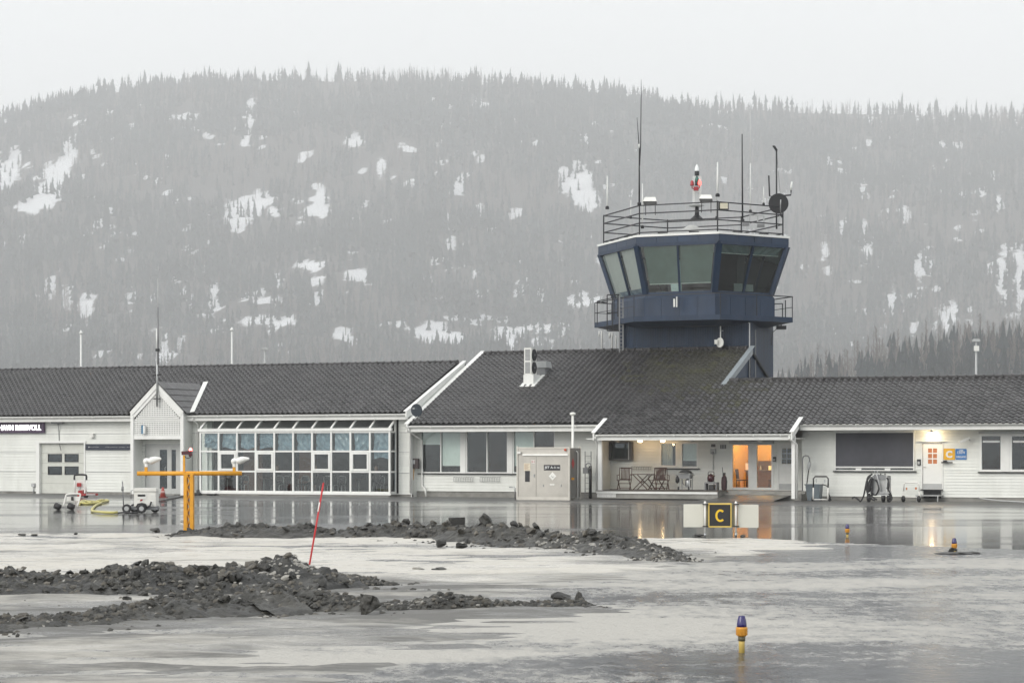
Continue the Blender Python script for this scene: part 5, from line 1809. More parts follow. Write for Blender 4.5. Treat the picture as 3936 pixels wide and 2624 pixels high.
whip('rod_antenna', 'white rod antenna right beside the tallest whip on the tower', 7, 529, 980, 1395, rl[1].y + 0.6, 0.04, M['pale'])
whip('rod_antenna', 'small thin white rod antenna at the back left of the tower roof', 7, 421, 1133, 1305, rl[5].y, 0.03, M['pale'])
T = whip('rod_antenna', 'stout white rod antenna on the middle railing post, right of the beacon', 7, 1226, 780, 1100, rl[2].y, 0.05, M['pale'])
whip('rod_antenna', 'thin pale rod antenna just behind the stout white one', 7, 1217, 840, 1310, rl[2].y + 1.8, 0.03, M['lightgrey'])
whip('whip_antenna', 'straight dark pole antenna with needle tip on the tower roof', 7, 1457, 520, 1335, rl[3].y - 0.8, 0.045, M['blackmetal'], tip=1453)
T = whip('whip_antenna', 'tall thin white whip antenna right of the dark pole', 7, 1530, 790, 1250, rl[3].y, 0.036, M['pale'])
T.part('fine_tip', MB().tube([at(7, 1530, 795, rl[3].y), at(7, 1530, 320, rl[3].y)], [0.014, 0.007], 5), M['pale'])
whip('rod_antenna', 'short white rod antenna near the right end of the tower railing', 7, 1653, 1007, 1185, rl[3].y, 0.03, M['pale'])
# wind and weather mast
Yw = rl[3].y
W_ = Thing('weather_mast', 'forked dark weather mast at the right end of the tower roof', 'mast', at(7, 1810, 1400, Yw), facade=False)
W_.part('mast', MB().tube([at(7, 1772, 1400, Yw), at(7, 1772, 680, Yw)], 0.04, 8), M['blackmetal'])
W_.part('fork', MB().tube([at(7, 1700, 905, Yw), at(7, 1708, 1095, Yw), at(7, 1740, 1098, Yw), at(7, 1905, 1085, Yw), at(7, 1907, 1040, Yw)], 0.04, 8), M['blackmetal'])
W_.part('sensor_head', MB().beam(at(7, 1738, 628, Yw), at(7, 1776, 684, Yw), 0.10, 0.06).beam(at(7, 1752, 628, Yw), at(7, 1780, 672, Yw), 0.05, 0.05), M['blackmetal'])
W_.part('guy_wire', MB().tube([at(7, 1774, 700, Yw), at(7, 1808, 1090, Yw)], 0.012, 5), M['grey'])
W_.part('cup_sensor', MB().tube([at(7, 1906, 1040, Yw), at(7, 1908, 1010, Yw), at(7, 1916, 962, Yw)], [0.035, 0.06, 0.04], 8), M['pale'])
W_.part('strut', MB().tube([at(7, 1778, 1400, Yw), at(7, 1806, 1230, Yw)], 0.02, 6), M['lightgrey'])
c = at(7, 1790, 1163, Yw - 0.2)
Dh = Thing('satellite_dish', 'round black satellite dish on the right end of the tower railing', 'dish', c - Vector((0, 0, 0.6)), facade=False)
Dh.part('reflector', MB().lathe(c, [(0.50, 0.0), (0.51, 0.02), (0.40, 0.08), (0.2, 0.13), (0.02, 0.15)], 24, (0.25, 1, 0.12)), M['blackmetal'])
Dh.part('feed_arm', MB().tube([c + Vector((0.1, -0.02, -0.45)), c + Vector((0.05, -0.45, -0.1)), c + Vector((0.06, -0.45, 0.14))], 0.025, 6), M['lightgrey'])
Dh.part('bracket', MB().beam(c + Vector((0, 0.12, 0)), c + Vector((0.2, 0.15, -0.7)), 0.06), M['blackmetal'])
# floodlights with white hoods
for (x0, x1, yt, yb, Y, lab) in ((510, 672, 1104, 1170, rl[1].y + 0.3, 'white hooded floodlight on the left part of the tower railing'),
                                (1030, 1188, 1083, 1145, rl[2].y - 0.0 + 0.4, 'white hooded floodlight beside the beacon mast on the tower')):
    a, b = at(7, x0, yb, Y), at(7, x1, yt, Y)
    T = Thing('hooded_floodlight', lab, 'floodlight', Vector(((a.x + b.x) / 2, Y, a.z - 0.55)), facade=False, group='hooded floodlights on the tower roof')
    h = b.z - a.z
    hd = MB()
    hd.prism([(a.x + 0.12, Y - 0.25, a.z + h * 0.35), (b.x - 0.08, Y - 0.25, a.z + h * 0.35), (b.x - 0.12, Y - 0.05, b.z), (a.x + 0.22, Y - 0.05, b.z)], (0, 0.5, 0))
    T.part('hood', hd, M['plastic_white'])
    T.part('lamp_glass', MB().prism([(a.x + 0.12, Y - 0.25, a.z + h * 0.34), (b.x - 0.08, Y - 0.25, a.z + h * 0.34), (b.x - 0.02, Y + 0.2, a.z), (a.x + 0.2, Y + 0.2, a.z)], (0, 0.02, -0.02)), M['grey'])
    for t in (0.3, 0.85):
        x = lerp(a.x, b.x, t)
        T.part('bracket', MB().beam((x, Y, a.z + 0.02), (x, Y, a.z - 0.55), 0.035), M['blackmetal'])
# square floodlight facing us and the pair of boxes on their frame
c0, c1 = at(11, 945, 915, rl[2].y - 0.1), at(11, 1115, 785, rl[2].y - 0.1)
T = Thing('square_floodlight', 'square floodlight with cream glass on the middle railing post', 'floodlight', Vector(((c0.x + c1.x) / 2, c0.y, c0.z)), facade=False)
T.part('housing', MB().box(c0.x, c1.x, c0.y, c0.y + 0.2, c0.z, c1.z), M['blackmetal'])
T.part('lamp_glass', MB().box(c0.x + 0.06, c1.x - 0.05, c0.y - 0.03, c0.y - 0.001, c0.z + 0.05, c1.z - 0.05), mat('cream_lamp_glass', (0.62, 0.58, 0.45), 0.3, var=0.08))
Yb = rl[3].y + 0.2
T = Thing('junction_boxes', 'two dark junction boxes on a small stand on the right of the tower roof', 'junction box', at(11, 1540, 1200, Yb), facade=False)
for a, b, c, d in ((1345, 1190, 1455, 1130), (1600, 1215, 1720, 1165)):
    p, q_ = at(11, a, b, Yb), at(11, c, d, Yb)
    T.part('box', MB().box(p.x, q_.x, Yb - 0.15, Yb + 0.15, p.z, q_.z), M['grey'])
T.part('stand', MB().beam(at(11, 1460, 1190, Yb), at(11, 1480, 985, Yb), 0.05).beam(at(11, 1480, 1010, Yb), at(11, 1720, 1020, Yb), 0.05).beam(at(11, 1607, 1200, Yb), at(11, 1607, 1020, Yb), 0.07).beam(at(11, 1712, 1180, Yb), at(11, 1712, 1020, Yb), 0.07), M['lightgrey'])
# beacon mast
Ym = TC.y - 1.0
def bm(x, y):
    return at(11, x, y, Ym)
B = Thing('beacon_mast', 'short white beacon mast with red, green and clear lamps on the tower roof', 'beacon', bm(572, 1050), facade=False)
B.part('stem', MB().tube([bm(572, 1060), bm(572, 860)], [0.13, 0.09], 10).lathe(bm(572, 1090), [(0.42, 0), (0.28, 0.10), (0.12, 0.25)], 12), M['blackmetal'])
B.part('platform', MB().lathe(bm(560, 865), [(0.28, 0), (0.42, 0.05), (0.42, 0.09), (0.3, 0.1)], 14), M['lightgrey'])
f = MB()
for x in (505, 525, 620, 640):
    f.beam(bm(x, 850), bm(x, 345), 0.03)
for y in (610, 350):
    f.beam(bm(505, y), bm(640, y), 0.04)
B.part('cage', f, M['white'])
B.part('control_box', MB().box(bm(535, 0).x, bm(605, 0).x, Ym - 0.05, Ym + 0.1, bm(0, 800).z, bm(0, 635).z), M['lightgrey'])
B.part('clear_lamp', MB().lathe(bm(571, 282), [(0.10, 0), (0.115, 0.08), (0.11, 0.2), (0.07, 0.32), (0.01, 0.42)], 12), mat('clear_lens', (0.85, 0.87, 0.87), 0.1, var=0, emit=(1, 1, 1), estr=0.0))
B.part('lamp_socket', MB().lathe(bm(571, 332), [(0.11, 0), (0.12, 0.05), (0.12, 0.22), (0.1, 0.23)], 12), M['blackmetal'])
B.part('green_lamp', MB().lathe(bm(571, 445), [(0.10, 0), (0.10, 0.14), (0.06, 0.26), (0.01, 0.34)], 12), mat('green_lens', (0.02, 0.13, 0.10), 0.2, var=0))
B.part('green_socket', MB().lathe(bm(571, 505), [(0.09, 0), (0.09, 0.25)], 10), M['blackmetal'])
redl = mat('red_lens', (0.33, 0.012, 0.02), 0.25, var=0)
B.part('red_lamp', MB().lathe(bm(489, 505), [(0.11, 0), (0.09, 0.06), (0.085, 0.2), (0.03, 0.27)], 12), redl)
B.part('lit_red_lamp', MB().lathe(bm(610, 495), [(0.09, 0), (0.10, 0.06), (0.09, 0.2), (0.03, 0.26)], 12), mat('lit_red_lens', (0.6, 0.02, 0.02), 0.3, var=0, emit=(1, 0.10, 0.08), estr=3.0), label='glowing red lamp')
B.part('red_box', MB().box(bm(512, 0).x, bm(593, 0).x, Ym - 0.16, Ym - 0.05, bm(0, 595).z, bm(0, 528).z).tube([bm(512, 560), bm(489, 545), bm(489, 505)], 0.03, 6).tube([bm(593, 560), bm(614, 540), bm(612, 495)], 0.03, 6), redl)
# small parabolic link antenna on the shaft front
Y0 = l2w((s1u + s2u) / 2, sv).y - 1.3
c = at(6, 1285, 1160, Y0)
T = Thing('link_antenna', 'small white dish and mast bracketed to the front of the tower shaft', 'antenna', at(6, 1293, 1200, Y0), facade=False)
T.part('mast', MB().tube([at(6, 1293, 1190, Y0), at(6, 1293, 1003, Y0)], 0.03, 6), M['plastic_white'])
T.part('arm', MB().beam(at(6, 1290, 1048, Y0), at(6, 1345, 1048, Y0 + 1.0), 0.04).beam(at(6, 1290, 1184, Y0), at(6, 1350, 1184, Y0 + 1.0), 0.05), M['lightgrey'])
T.part('reflector', MB().lathe(c, [(0.24, 0), (0.25, 0.03), (0.12, 0.12), (0.02, 0.15)], 16, (0.75, 0.66, 0)), M['plastic_white'])
T.part('radio_box', MB().box(c.x - 0.26, c.x - 0.12, Y0 - 0.1, Y0 + 0.1, c.z - 0.08, c.z + 0.14), M['plastic_white'])
# vent pipes behind the ridge, left of the tower
for xx, yt, r, lab in ((2305 + 8, 1272, 0.045, 'leftmost bent white vent pipe behind the ridge beside the tower'), (2353, 1278, 0.05, 'bent white vent pipe nearest the tower ladder behind the ridge'), (2368, 1290, 0.04, 'straight white vent pipe touching the tower base behind the ridge')):
    Y = 116.0
    T = Thing('vent_pipe', lab, 'pipe', at(0, xx, 1360, Y) - Vector((0, 0, 0.6)), facade=False, group='vent pipes beside the tower')
    pts = [at(0, xx, 1395, Y), at(0, xx, yt + 12, Y), at(0, xx, yt, Y)]
    if r > 0.041:
        pts += [at(0, xx - 10, yt, Y), at(0, xx - 10, yt + 22, Y)]
    T.part('pipe', MB().tube(pts, r, 8), M['pale'])
    T.part('collar', MB().lathe(at(0, xx, 1362, Y), [(r * 1.8, 0), (r * 1.8, 0.08), (r, 0.12)], 8), M['lightgrey'])

# ------------------------------------------------------------------ things on and behind the roofs
# heat pump and vent cap on the hall roof
hu0, hu1 = uz(3, 1240, 300, 2.4)[0], uz(3, 1307, 300, 2.4)[0]
hv = 2.0
for _ in range(300):
    if plane_z(hv) > Zp(2035, 1300 + 445 / 2.4125, hv):
        break
    hv += 0.01
hz0 = Zp(2035, 1300 + 335 / 2.4125, hv)
hz1 = Zp(2035, 1300 + 88 / 2.4125, hv)
hu0, hu1 = uz(3, 1240, 300, hv)[0], uz(3, 1307, 300, hv)[0]
HP = Thing('heat_pump', 'tall light grey heat pump with two black fans on a white roof curb', 'heat pump', ((hu0 + hu1) / 2, hv, plane_z(hv)))
hd_ = 0.72
HP.part('curb', MB().box(hu0 - 0.03, hu1 + 0.12, hv, hv + hd_ + 0.2, plane_z(hv) - 0.02, hz0), M['white'])
HP.part('flashing', MB().beam((hu0 + 0.25, hv - 0.18, plane_z(hv - 0.18) + 0.07), (hu0 + 0.25, hv + 1.5, plane_z(hv + 1.5) + 0.07), 0.95, 0.03, (0, -0.4, 1)), M['white'])
hb = HP.part('casing', MB().box(hu0, hu1, hv + 0.02, hv + hd_, hz0 + 0.01, hz1), M['plastic_white'])
for k in range(2):
    zc0, zc1 = lerp(hz0, hz1, 0.05 + k * 0.48), lerp(hz0, hz1, 0.47 + k * 0.48)
    HP.part('grille', MB().box(hu0 + 0.06, hu1 - 0.06, hv + 0.004, hv + 0.019, zc0, zc1), M['lightgrey'], hb)
    for j in range(9):
        z = lerp(zc0, zc1, (j + 0.5) / 9)
        HP.part('grille_slat', MB().box(hu0 + 0.07, hu1 - 0.07, hv - 0.008, hv + 0.003, z - 0.012, z + 0.012), M['grey'], hb)
    c = Vector((hu1 + 0.003, hv + hd_ / 2, (zc0 + zc1) / 2))
    HP.part('fan', MB().lathe(c, [(0.30, 0), (0.30, 0.03), (0.26, 0.035), (0.06, 0.04)], 20, (1, 0, 0)), M['black'], hb)
    HP.part('fan_hub', MB().lathe(c + Vector((0.04, 0, 0)), [(0.06, 0), (0.05, 0.02)], 10, (1, 0, 0)), M['grey'], hb)
vu, vz = uz(3, 1400, 260, hv + 1.6)
VC = Thing('roof_vent', 'low grey roof vent with a hooded cap right of the heat pump', 'vent', (vu, hv + 1.5, plane_z(hv + 1.5)))
VC.part('shaft', MB().box(vu - 0.32, vu + 0.36, hv + 1.25, hv + 1.9, plane_z(hv + 1.25) - 0.1, plane_z(hv + 1.6) + 0.28), M['grey'])
VC.part('hood', MB().prism([(vu - 0.4, hv + 1.2, plane_z(hv + 1.6) + 0.29), (vu + 0.45, hv + 1.2, plane_z(hv + 1.6) + 0.29), (vu + 0.38, hv + 1.2, plane_z(hv + 1.6) + 0.62), (vu - 0.05, hv + 1.2, plane_z(hv + 1.6) + 0.62)], (0, 0.75, 0)), M['lightgrey'])
# dark dish at the roof junction
c = Vector((uz(3, 247, 667, -0.9)[0], -0.95, uz(3, 247, 667, -0.9)[1]))
Dh = Thing('satellite_dish', 'black satellite dish with a small white mark where the two roofs meet', 'dish', (c.x, -0.8, c.z - 0.45))
Dh.part('reflector', MB().lathe(c, [(0.315, 0.0), (0.32, 0.02), (0.24, 0.06), (0.1, 0.09), (0.02, 0.1)], 24, (0.1, 1, 0.1)), mat('dark_blue_dish', (0.018, 0.028, 0.04), 0.35, var=0.1))
Dh.part('bracket', MB().tube([c + Vector((0, 0.1, 0)), c + Vector((0.05, 0.1, -0.35)), c + Vector((0.05, 0.4, -0.5))], 0.03, 6), M['lightgrey'])
Dh.part('feed_arm', MB().tube([c + Vector((0.05, 0, -0.3)), c + Vector((0.05, -0.3, -0.42))], 0.02, 6), M['white'])
Dh.part('emblem', MB().box(c.x - 0.20, c.x - 0.155, c.y - 0.016, c.y - 0.004, c.z + 0.06, c.z + 0.12).box(c.x - 0.145, c.x - 0.10, c.y - 0.016, c.y - 0.004, c.z + 0.06, c.z + 0.12), M['lightgrey'])
Dh.part('faded_print', MB().box(c.x - 0.08, c.x + 0.20, c.y - 0.014, c.y - 0.004, c.z + 0.075, c.z + 0.10), mat('faded_print', (0.10, 0.12, 0.14), 0.5))
# vent pipe in front of the hall eave
T = Thing('tank_vent', 'white capped vent pipe rising past the gutter behind the fuel cabinet', 'pipe', (uz(3, 1690, 1000, -2.2)[0], -2.2, 0))
a, b = uz(3, 1692, 1000, -2.2)
T.part('pipe', MB().tube([(a, -2.2, 0), (a, -2.2, uz(3, 1686, 712, -2.2)[1])], 0.06, 10), M['plastic_white'])
T.part('cap', MB().lathe((a, -2.2, uz(3, 1686, 712, -2.2)[1]), [(0.09, 0), (0.14, 0.03), (0.14, 0.10), (0.05, 0.14)], 12), M['plastic_white'])
# mast over the entrance gable
my = pv - 0.15
def mp_(x, y):
    a_, b_ = uz(0, x, y, my)
    return Vector((a_, my, b_))
T = Thing('antenna_mast', 'slim stepped antenna mast fixed to the entrance gable', 'antenna', mp_(605, 1560))
T.part('lower_pole', MB().tube([mp_(604, 1562), mp_(604, 1340)], 0.05, 8), M['steel'])
T.part('middle_pole', MB().tube([mp_(607, 1400), mp_(606.5, 1182)], 0.05, 8), M['grey'])
T.part('white_tube', MB().tube([mp_(603.5, 1350), mp_(603.5, 1262)], 0.055, 8), M['pale'])
T.part('whip', MB().tube([mp_(606.5, 1185), mp_(606.5, 1070)], [0.022, 0.012], 6), M['pale'])
T.part('clamp', MB().box(mp_(600, 1500).x, mp_(610, 1500).x, my - 0.06, my + 0.1, mp_(600, 1350).z, mp_(600, 1340).z).beam(mp_(588, 1443), mp_(620, 1440), 0.08).beam(mp_(590, 1532), mp_(616, 1532), 0.05), M['blackmetal'])
# poles behind the roofs
for xx, yt, yb, w, lab in ((311, 1268, 1500, 0.10, 'white pole with pointed cap behind the left roof, farther left'), (891, 1256, 1500, 0.09, 'white pole with pointed cap behind the roof above the glazed bay')):
    Y = 138.0
    T = Thing('marker_pole', lab, 'pole', Vector((at(0, xx, 0, Y).x, Y, 0)), facade=False, group='white poles behind the terminal')
    zt2 = at(0, xx, yt, Y).z
    T.part('pole', MB().tube([(at(0, xx, 0, Y).x, Y, 0), (at(0, xx, 0, Y).x, Y, zt2 - 0.25)], w / 1.7, 10), M['pale'])
    T.part('cap', MB().lathe((at(0, xx, 0, Y).x, Y, zt2 - 0.26), [(0.06, 0), (0.13, 0.03), (0.11, 0.09), (0.01, 0.26)], 10), M['pale'])
for xx, yt, Y, lab in ((1018, 1335, 190, 'distant lamp post behind the roof of the glazed bay'), (3752, 1302, 170, 'twin floodlight mast behind the right wing roof')):
    T = Thing('lamp_post', lab, 'lamp post', Vector((at(0, xx, 0, Y).x, Y, 0)), facade=False)
    t = at(0, xx, yt, Y)
    T.part('pole', MB().tube([(t.x, Y, 0), (t.x, Y, t.z - 0.2)], [0.12, 0.08], 8), M['lightgrey'])
    T.part('lamp_head', MB().box(t.x - 0.28, t.x + 0.28, Y - 0.2, Y + 0.2, t.z - 0.22, t.z - 0.05).box(t.x - 0.2, t.x + 0.2, Y - 0.15, Y + 0.15, t.z - 0.05, t.z), M['lightgrey'])
    if Y < 180:
        T.part('lower_lamp', MB().box(t.x - 0.2, t.x + 0.18, Y - 0.25, Y - 0.1, t.z - 0.95, t.z - 0.55), M['plastic_white'])

# ================================================================== THINGS ALONG THE FACADE
# fuel cabinet ------------------------------------------------------
fv_ = -4.0
c0u, c1u = U(1987, fv_), U(2189, fv_)
cz1 = Zp(2090, 1717, fv_)
cd_ = 1.35
FC = Thing('fuel_cabinet', 'big aluminium fuel cabinet with number 1 and jet fuel signs', 'cabinet', (c0u, fv_, 0))
FC.part('body', MB().box(c0u, c1u, fv_, fv_ + cd_, 0.10, cz1 - 0.06), M['aluminium'])
M['alu_side'] = mat('dirty_side_sheet', (0.17, 0.165, 0.155), 0.5, metal=0.2, var=0.2, scale=1.5)
FC.part('side_sheet', MB().box(c1u + 0.002, c1u + 0.02, fv_ + 0.06, fv_ + cd_ - 0.04, 0.12, cz1 - 0.05), M['alu_side'])
f = MB()
for a in (c0u - 0.01, c1u - 0.05):
    f.box(a, a + 0.07, fv_ - 0.04, fv_ + 0.05, 0, cz1 + 0.03)
f.box(c1u - 0.03, c1u + 0.03, fv_ + cd_ - 0.05, fv_ + cd_ + 0.03, 0, cz1 + 0.03)
f.box(c0u + 0.06, c1u - 0.05, fv_ - 0.035, fv_ - 0.001, cz1 - 0.07, cz1 - 0.01).box(c0u + 0.06, c1u - 0.05, fv_ - 0.03, fv_ + 0.2, 0, 0.14)
FC.part('corner_frame', f, mat('light_alu_frame', (0.55, 0.53, 0.48), 0.4, metal=0.3, var=0.1))
def fcr(x0, y0, x1, y1, v=fv_):
    return rect(12, x0, y0, x1, y1, v)
u0, u1, z0, z1 = fcr(580, 332, 1490, 366)
FC.part('rain_hood', MB().prism([(u0, fv_ - 0.002, z0), (u0, fv_ - 0.10, z0), (u0, fv_ - 0.09, z1 - 0.01), (u0, fv_ - 0.002, z1)], (u1 - u0, 0, 0)), M['plastic_white'])
for r in ((505, 372, 842, 1205), (850, 372, 1485, 1205)):
    u0, u1, z0, z1 = fcr(*r)
    FC.part('door_leaf', MB().box(u0, u1, fv_ - 0.022, fv_ - 0.001, z0, z1), mat('cabinet_door_sheet', (0.46, 0.44, 0.40), 0.36, metal=0.45, var=0.12, scale=1.2, dirt=(0.3, 0.285, 0.26), dirt_amt=0.5) if r[0] == 505 else bpy.data.materials['cabinet_door_sheet'])
for r in ((795, 740, 815, 800), (982, 945, 996, 990), (1338, 945, 1352, 990)):
    u0, u1, z0, z1 = fcr(*r)
    FC.part('door_handle', MB().box(u0, u1, fv_ - 0.06, fv_ - 0.023, z0, z1), M['steel'])
u0, u1, z0, z1 = fcr(1122, 935, 1212, 960)
FC.part('number_plate', MB().box(u0, u1, fv_ - 0.035, fv_ - 0.023, z0, z1), M['plastic_white'])
blk = mat('black_print', (0.015, 0.015, 0.02), 0.5, var=0)
u0, u1, z0, z1 = fcr(1000, 553, 1327, 663)
FC.part('jet_fuel_sign', MB().box(u0, u1, fv_ - 0.034, fv_ - 0.023, z0, z1), blk)
def ftext(txt, r, m, bold=0.0, v=fv_ - 0.036):
    u0, u1, z0, z1 = fcr(*r)
    return fit_text(FC.e, txt, m, u0, u1, z0, z1, v, bold, off=FC.o)
ftext('JET A-1', (1015, 580, 1225, 640), wl, 0.02)
ftext('1 FM', (1238, 592, 1312, 626), wl, 0.01)
ftext('1', (622, 672, 716, 892), blk, 0.06, fv_ - 0.026)
u0, u1, z0, z1 = fcr(1097, 695, 1250, 862)
um_, zm_ = (u0 + u1) / 2, (z0 + z1) / 2
FC.part('hazard_diamond', MB().prism([(u0, fv_ - 0.024, zm_), (um_, fv_ - 0.024, z0), (u1, fv_ - 0.024, zm_), (um_, fv_ - 0.024, z1)], (0, -0.006, 0)), M['plastic_white'])
FC.part('hazard_mark', MB().beam((um_ - 0.05, fv_ - 0.034, zm_ + 0.03), (um_ + 0.0, fv_ - 0.034, zm_ - 0.07), 0.02, 0.006).beam((um_, fv_ - 0.034, zm_ - 0.07), (um_ + 0.08, fv_ - 0.034, zm_ - 0.01), 0.02, 0.006), blk)
u0, u1, z0, z1 = fcr(598, 518, 730, 670)
FC.part('notice', MB().box(u0, u1, fv_ - 0.03, fv_ - 0.023, z0, z1), mat('cream_notice', (0.72, 0.66, 0.52), 0.6, var=0.03))
pr = MB()
for k in range(7):
    zz = lerp(z1 - 0.05, z0 + 0.06, k / 6)
    pr.box(u0 + 0.03, u1 - 0.03 - 0.05 * (k % 3), fv_ - 0.034, fv_ - 0.031, zz - 0.007, zz + 0.007)
FC.part('notice_print', pr, mat('brown_print', (0.35, 0.2, 0.13), 0.6, var=0))
u0, u1, z0, z1 = fcr(750, 455, 816, 522)
FC.part('fire_sign', MB().box(u0, u1, fv_ - 0.03, fv_ - 0.023, z0, z1), M['plastic_white'])
FC.part('fire_mark', MB().box(u0 + 0.02, lerp(u0, u1, 0.35), fv_ - 0.034, fv_ - 0.031, z0 + 0.02, z1 - 0.02).box(lerp(u0, u1, 0.72), u1 - 0.02, fv_ - 0.034, fv_ - 0.031, z0 + 0.02, z1 - 0.02), M['red'])
u0, u1, z0, z1 = fcr(1410, 228, 1462, 275)
FC.part('warning_lamp', MB().lathe(((u0 + u1) / 2, fv_ - 0.04, (z0 + z1) / 2), [(0.055, 0), (0.055, 0.05), (0.02, 0.06)], 10, (0, -1, 0)), mat('orange_lens', (0.55, 0.07, 0.02), 0.3, var=0))
u0, u1, z0, z1 = fcr(478, 285, 545, 330)
FC.part('lamp_box', MB().box(u0, u1, fv_ - 0.12, fv_ - 0.04, z0, z1), M['plastic_white'])
um_ = c1u + 0.021
FC.part('side_pipe', MB().tube([(um_ + 0.03, fv_ + 0.75, cz1 - 0.2), (um_ + 0.05, fv_ + 0.85, cz1 - 0.26), (um_ + 0.05, fv_ + 0.85, 0)], 0.03, 8), M['plastic_white'])
FC.part('side_diamond', MB().prism([(um_, fv_ + 0.2, cz1 - 0.75), (um_, fv_ + 0.38, cz1 - 1.0), (um_, fv_ + 0.56, cz1 - 0.75), (um_, fv_ + 0.38, cz1 - 0.5)], (0.006, 0, 0)), M['red'])
FC.part('side_valve', MB().box(um_, um_ + 0.08, fv_ + 0.2, fv_ + 0.34, cz1 - 1.5, cz1 - 1.4), M['yellow'])
# bent guard stand left of the cabinet
u, z = uz(12, 400, 1000, -3.2)
single('guard_stand', MB().tube([(u - 0.25, -3.2, z), (u, -3.2, z), (u + 0.04, -3.2, z - 0.05), (u + 0.04, -3.2, 0)], 0.03, 6).tube([(u + 0.12, -3.2, z - 0.02), (u + 0.12, -3.2, 0)], 0.022, 6), M['steel'], 'thin bent steel stand just left of the fuel cabinet', 'stand', (u, -3.2, 0))
# ladder and hose post on the wall right of the cabinet
lv = 0.30
T = Thing('wall_ladder', 'thin dark ladder leaning upright on the wall right of the cabinet', 'ladder', (uz(12, 1880, 700, lv)[0], lv, 0))
a, b = uz(12, 1824, 700, lv)[0], uz(12, 1944, 700, lv)[0]
zt2 = uz(12, 1880, 280, lv)[1]
for x in (a, b):
    T.part('rail', MB().beam((x, lv, 0.0), (x, lv, zt2), 0.035), M['grey'])
for k in range(8):
    z = 0.2 + k * (zt2 - 0.3) / 7.5
    T.part('rung', MB().beam((a, lv, z), (b, lv, z), 0.02), M['grey'])
u, z = uz(12, 1930, 575, 0.0)
T = Thing('hose_post', 'thick dark hose post with coiled head between cabinet and verandah', 'post', (u, 0.0, 0))
T.part('post', MB().tube([(u, 0, 0), (u, 0, z)], 0.075, 8), M['black'])
T.part('coil', MB().tube([(u - 0.08 + 0.14 * math.cos(t), -0.05, z + 0.14 * math.sin(t)) for t in [k * 0.6 for k in range(11)]], 0.03, 6), M['grey'])
T.part('valve_box', MB().box(u - 0.36, u - 0.10, -0.06, 0.1, z - 0.35, z - 0.08), M['grey'])
# dark meter box in the shaded corner
u, z = uz(3, 240, 1160, 0.25)
T = Thing('meter_box', 'dark brown electric box on the corner left of the hall windows', 'box', (u, 0.2, z - 0.25))
T.part('case', MB().box(u - 0.15, u + 0.15, 0.12, 0.32, z - 0.25, z + 0.25), mat('dark_brown_case', (0.05, 0.035, 0.035), 0.5))
T.part('label_plate', MB().box(u - 0.11, u + 0.0, 0.10, 0.118, z - 0.02, z + 0.18), M['lightgrey'])
T.part('cable', MB().tube([(u - 0.1, 0.2, z - 0.25), (u - 0.12, 0.2, z - 0.8)], 0.02, 6), M['yellow'])
# wire flower box holders
for i, r, v, lab in ((3, (585, 1285, 770, 1326), MWv - 0.15, 'left wire flower box holder under the hall windows'), (3, (830, 1285, 1015, 1326), MWv - 0.15, 'right wire flower box holder under the hall windows'), (15, (358, 432, 722, 495), PB - 0.15, 'wire flower box holder on the verandah wall above the table')):
    u0, u1, z0, z1 = rect(i, *r, v)
    T = Thing('wire_rack', lab, 'rack', ((u0 + u1) / 2, v, z0), group='wire flower box holders')
    T.part('rail', MB().beam((u0, v, z0 + 0.03), (u1, v, z0 + 0.03), 0.014).beam((u0, v, z1 - 0.02), (u1, v, z1 - 0.02), 0.014), M['grey'])
    n = 9
    for k in range(n):
        x = lerp(u0 + 0.02, u1 - 0.02, k / (n - 1))
        T.part('hook', MB().tube([(x + 0.03, v + 0.1, z1 + 0.0), (x, v, z1), (x, v - 0.02, z0), (x - 0.03, v + 0.1, z0)], 0.009, 5), M['grey'])

# verandah furniture ------------------------------------------------
def chair(label, u, v, z, rot):
    T = Local('folding_chair', label, 'chair', (u, v, z), group='wooden folding chairs on the verandah')
    T.e.rotation_euler = (0, 0, -TH + rot)
    w = M['wood']
    for i in range(7):
        x = -0.19 + i * 0.063
        T.part('back_slat', MB().beam((x, 0.24, 0.50), (x, 0.34, 0.98), 0.036, 0.018, (0, 1, 0)), w)
    T.part('back_rail', MB().beam((-0.25, 0.35, 1.0), (0.25, 0.35, 1.0), 0.03, 0.06).beam((-0.25, 0.235, 0.48), (0.25, 0.235, 0.48), 0.03, 0.05), w)
    for i in range(6):
        y = -0.22 + i * 0.085
        T.part('seat_slat', MB().box(-0.24, 0.24, y, y + 0.07, 0.43, 0.45), w)
    for s_ in (-1, 1):
        T.part('leg', MB().beam((s_ * 0.26, -0.25, 0.45), (s_ * 0.26, 0.28, 0.0), 0.03, 0.045), w)
        T.part('leg', MB().beam((s_ * 0.29, 0.36, 1.02), (s_ * 0.29, 0.22, 0.45), 0.03, 0.045).beam((s_ * 0.29, 0.22, 0.45), (s_ * 0.29, -0.26, 0.0), 0.03, 0.045), w)
        T.part('arm', MB().beam((s_ * 0.30, 0.28, 0.68), (s_ * 0.30, -0.24, 0.66), 0.06, 0.022).beam((s_ * 0.30, -0.2, 0.66), (s_ * 0.30, -0.24, 0.42), 0.03), w)
    T.part('stretcher', MB().beam((-0.26, 0.2, 0.07), (0.26, 0.2, 0.07), 0.03).beam((-0.29, -0.2, 0.07), (0.29, -0.2, 0.07), 0.03).beam((-0.26, -0.05, 0.28), (0.26, -0.05, 0.28), 0.03), w)
    return T
cv = -0.2
chair('brown slatted folding chair left of the verandah table', uz(15, 235, 600, cv)[0], cv, zt + 0.02, 0.15)
chair('brown slatted folding chair right of the verandah table, behind another chair', uz(15, 820, 600, cv + 0.5)[0], cv + 0.5, zt + 0.02, -0.2)
chair('brown slatted folding chair right of the table, standing nearest the grill', uz(15, 915, 600, cv)[0], cv, zt + 0.02, 0.5)
u = uz(15, 560, 600, cv + 0.2)[0]
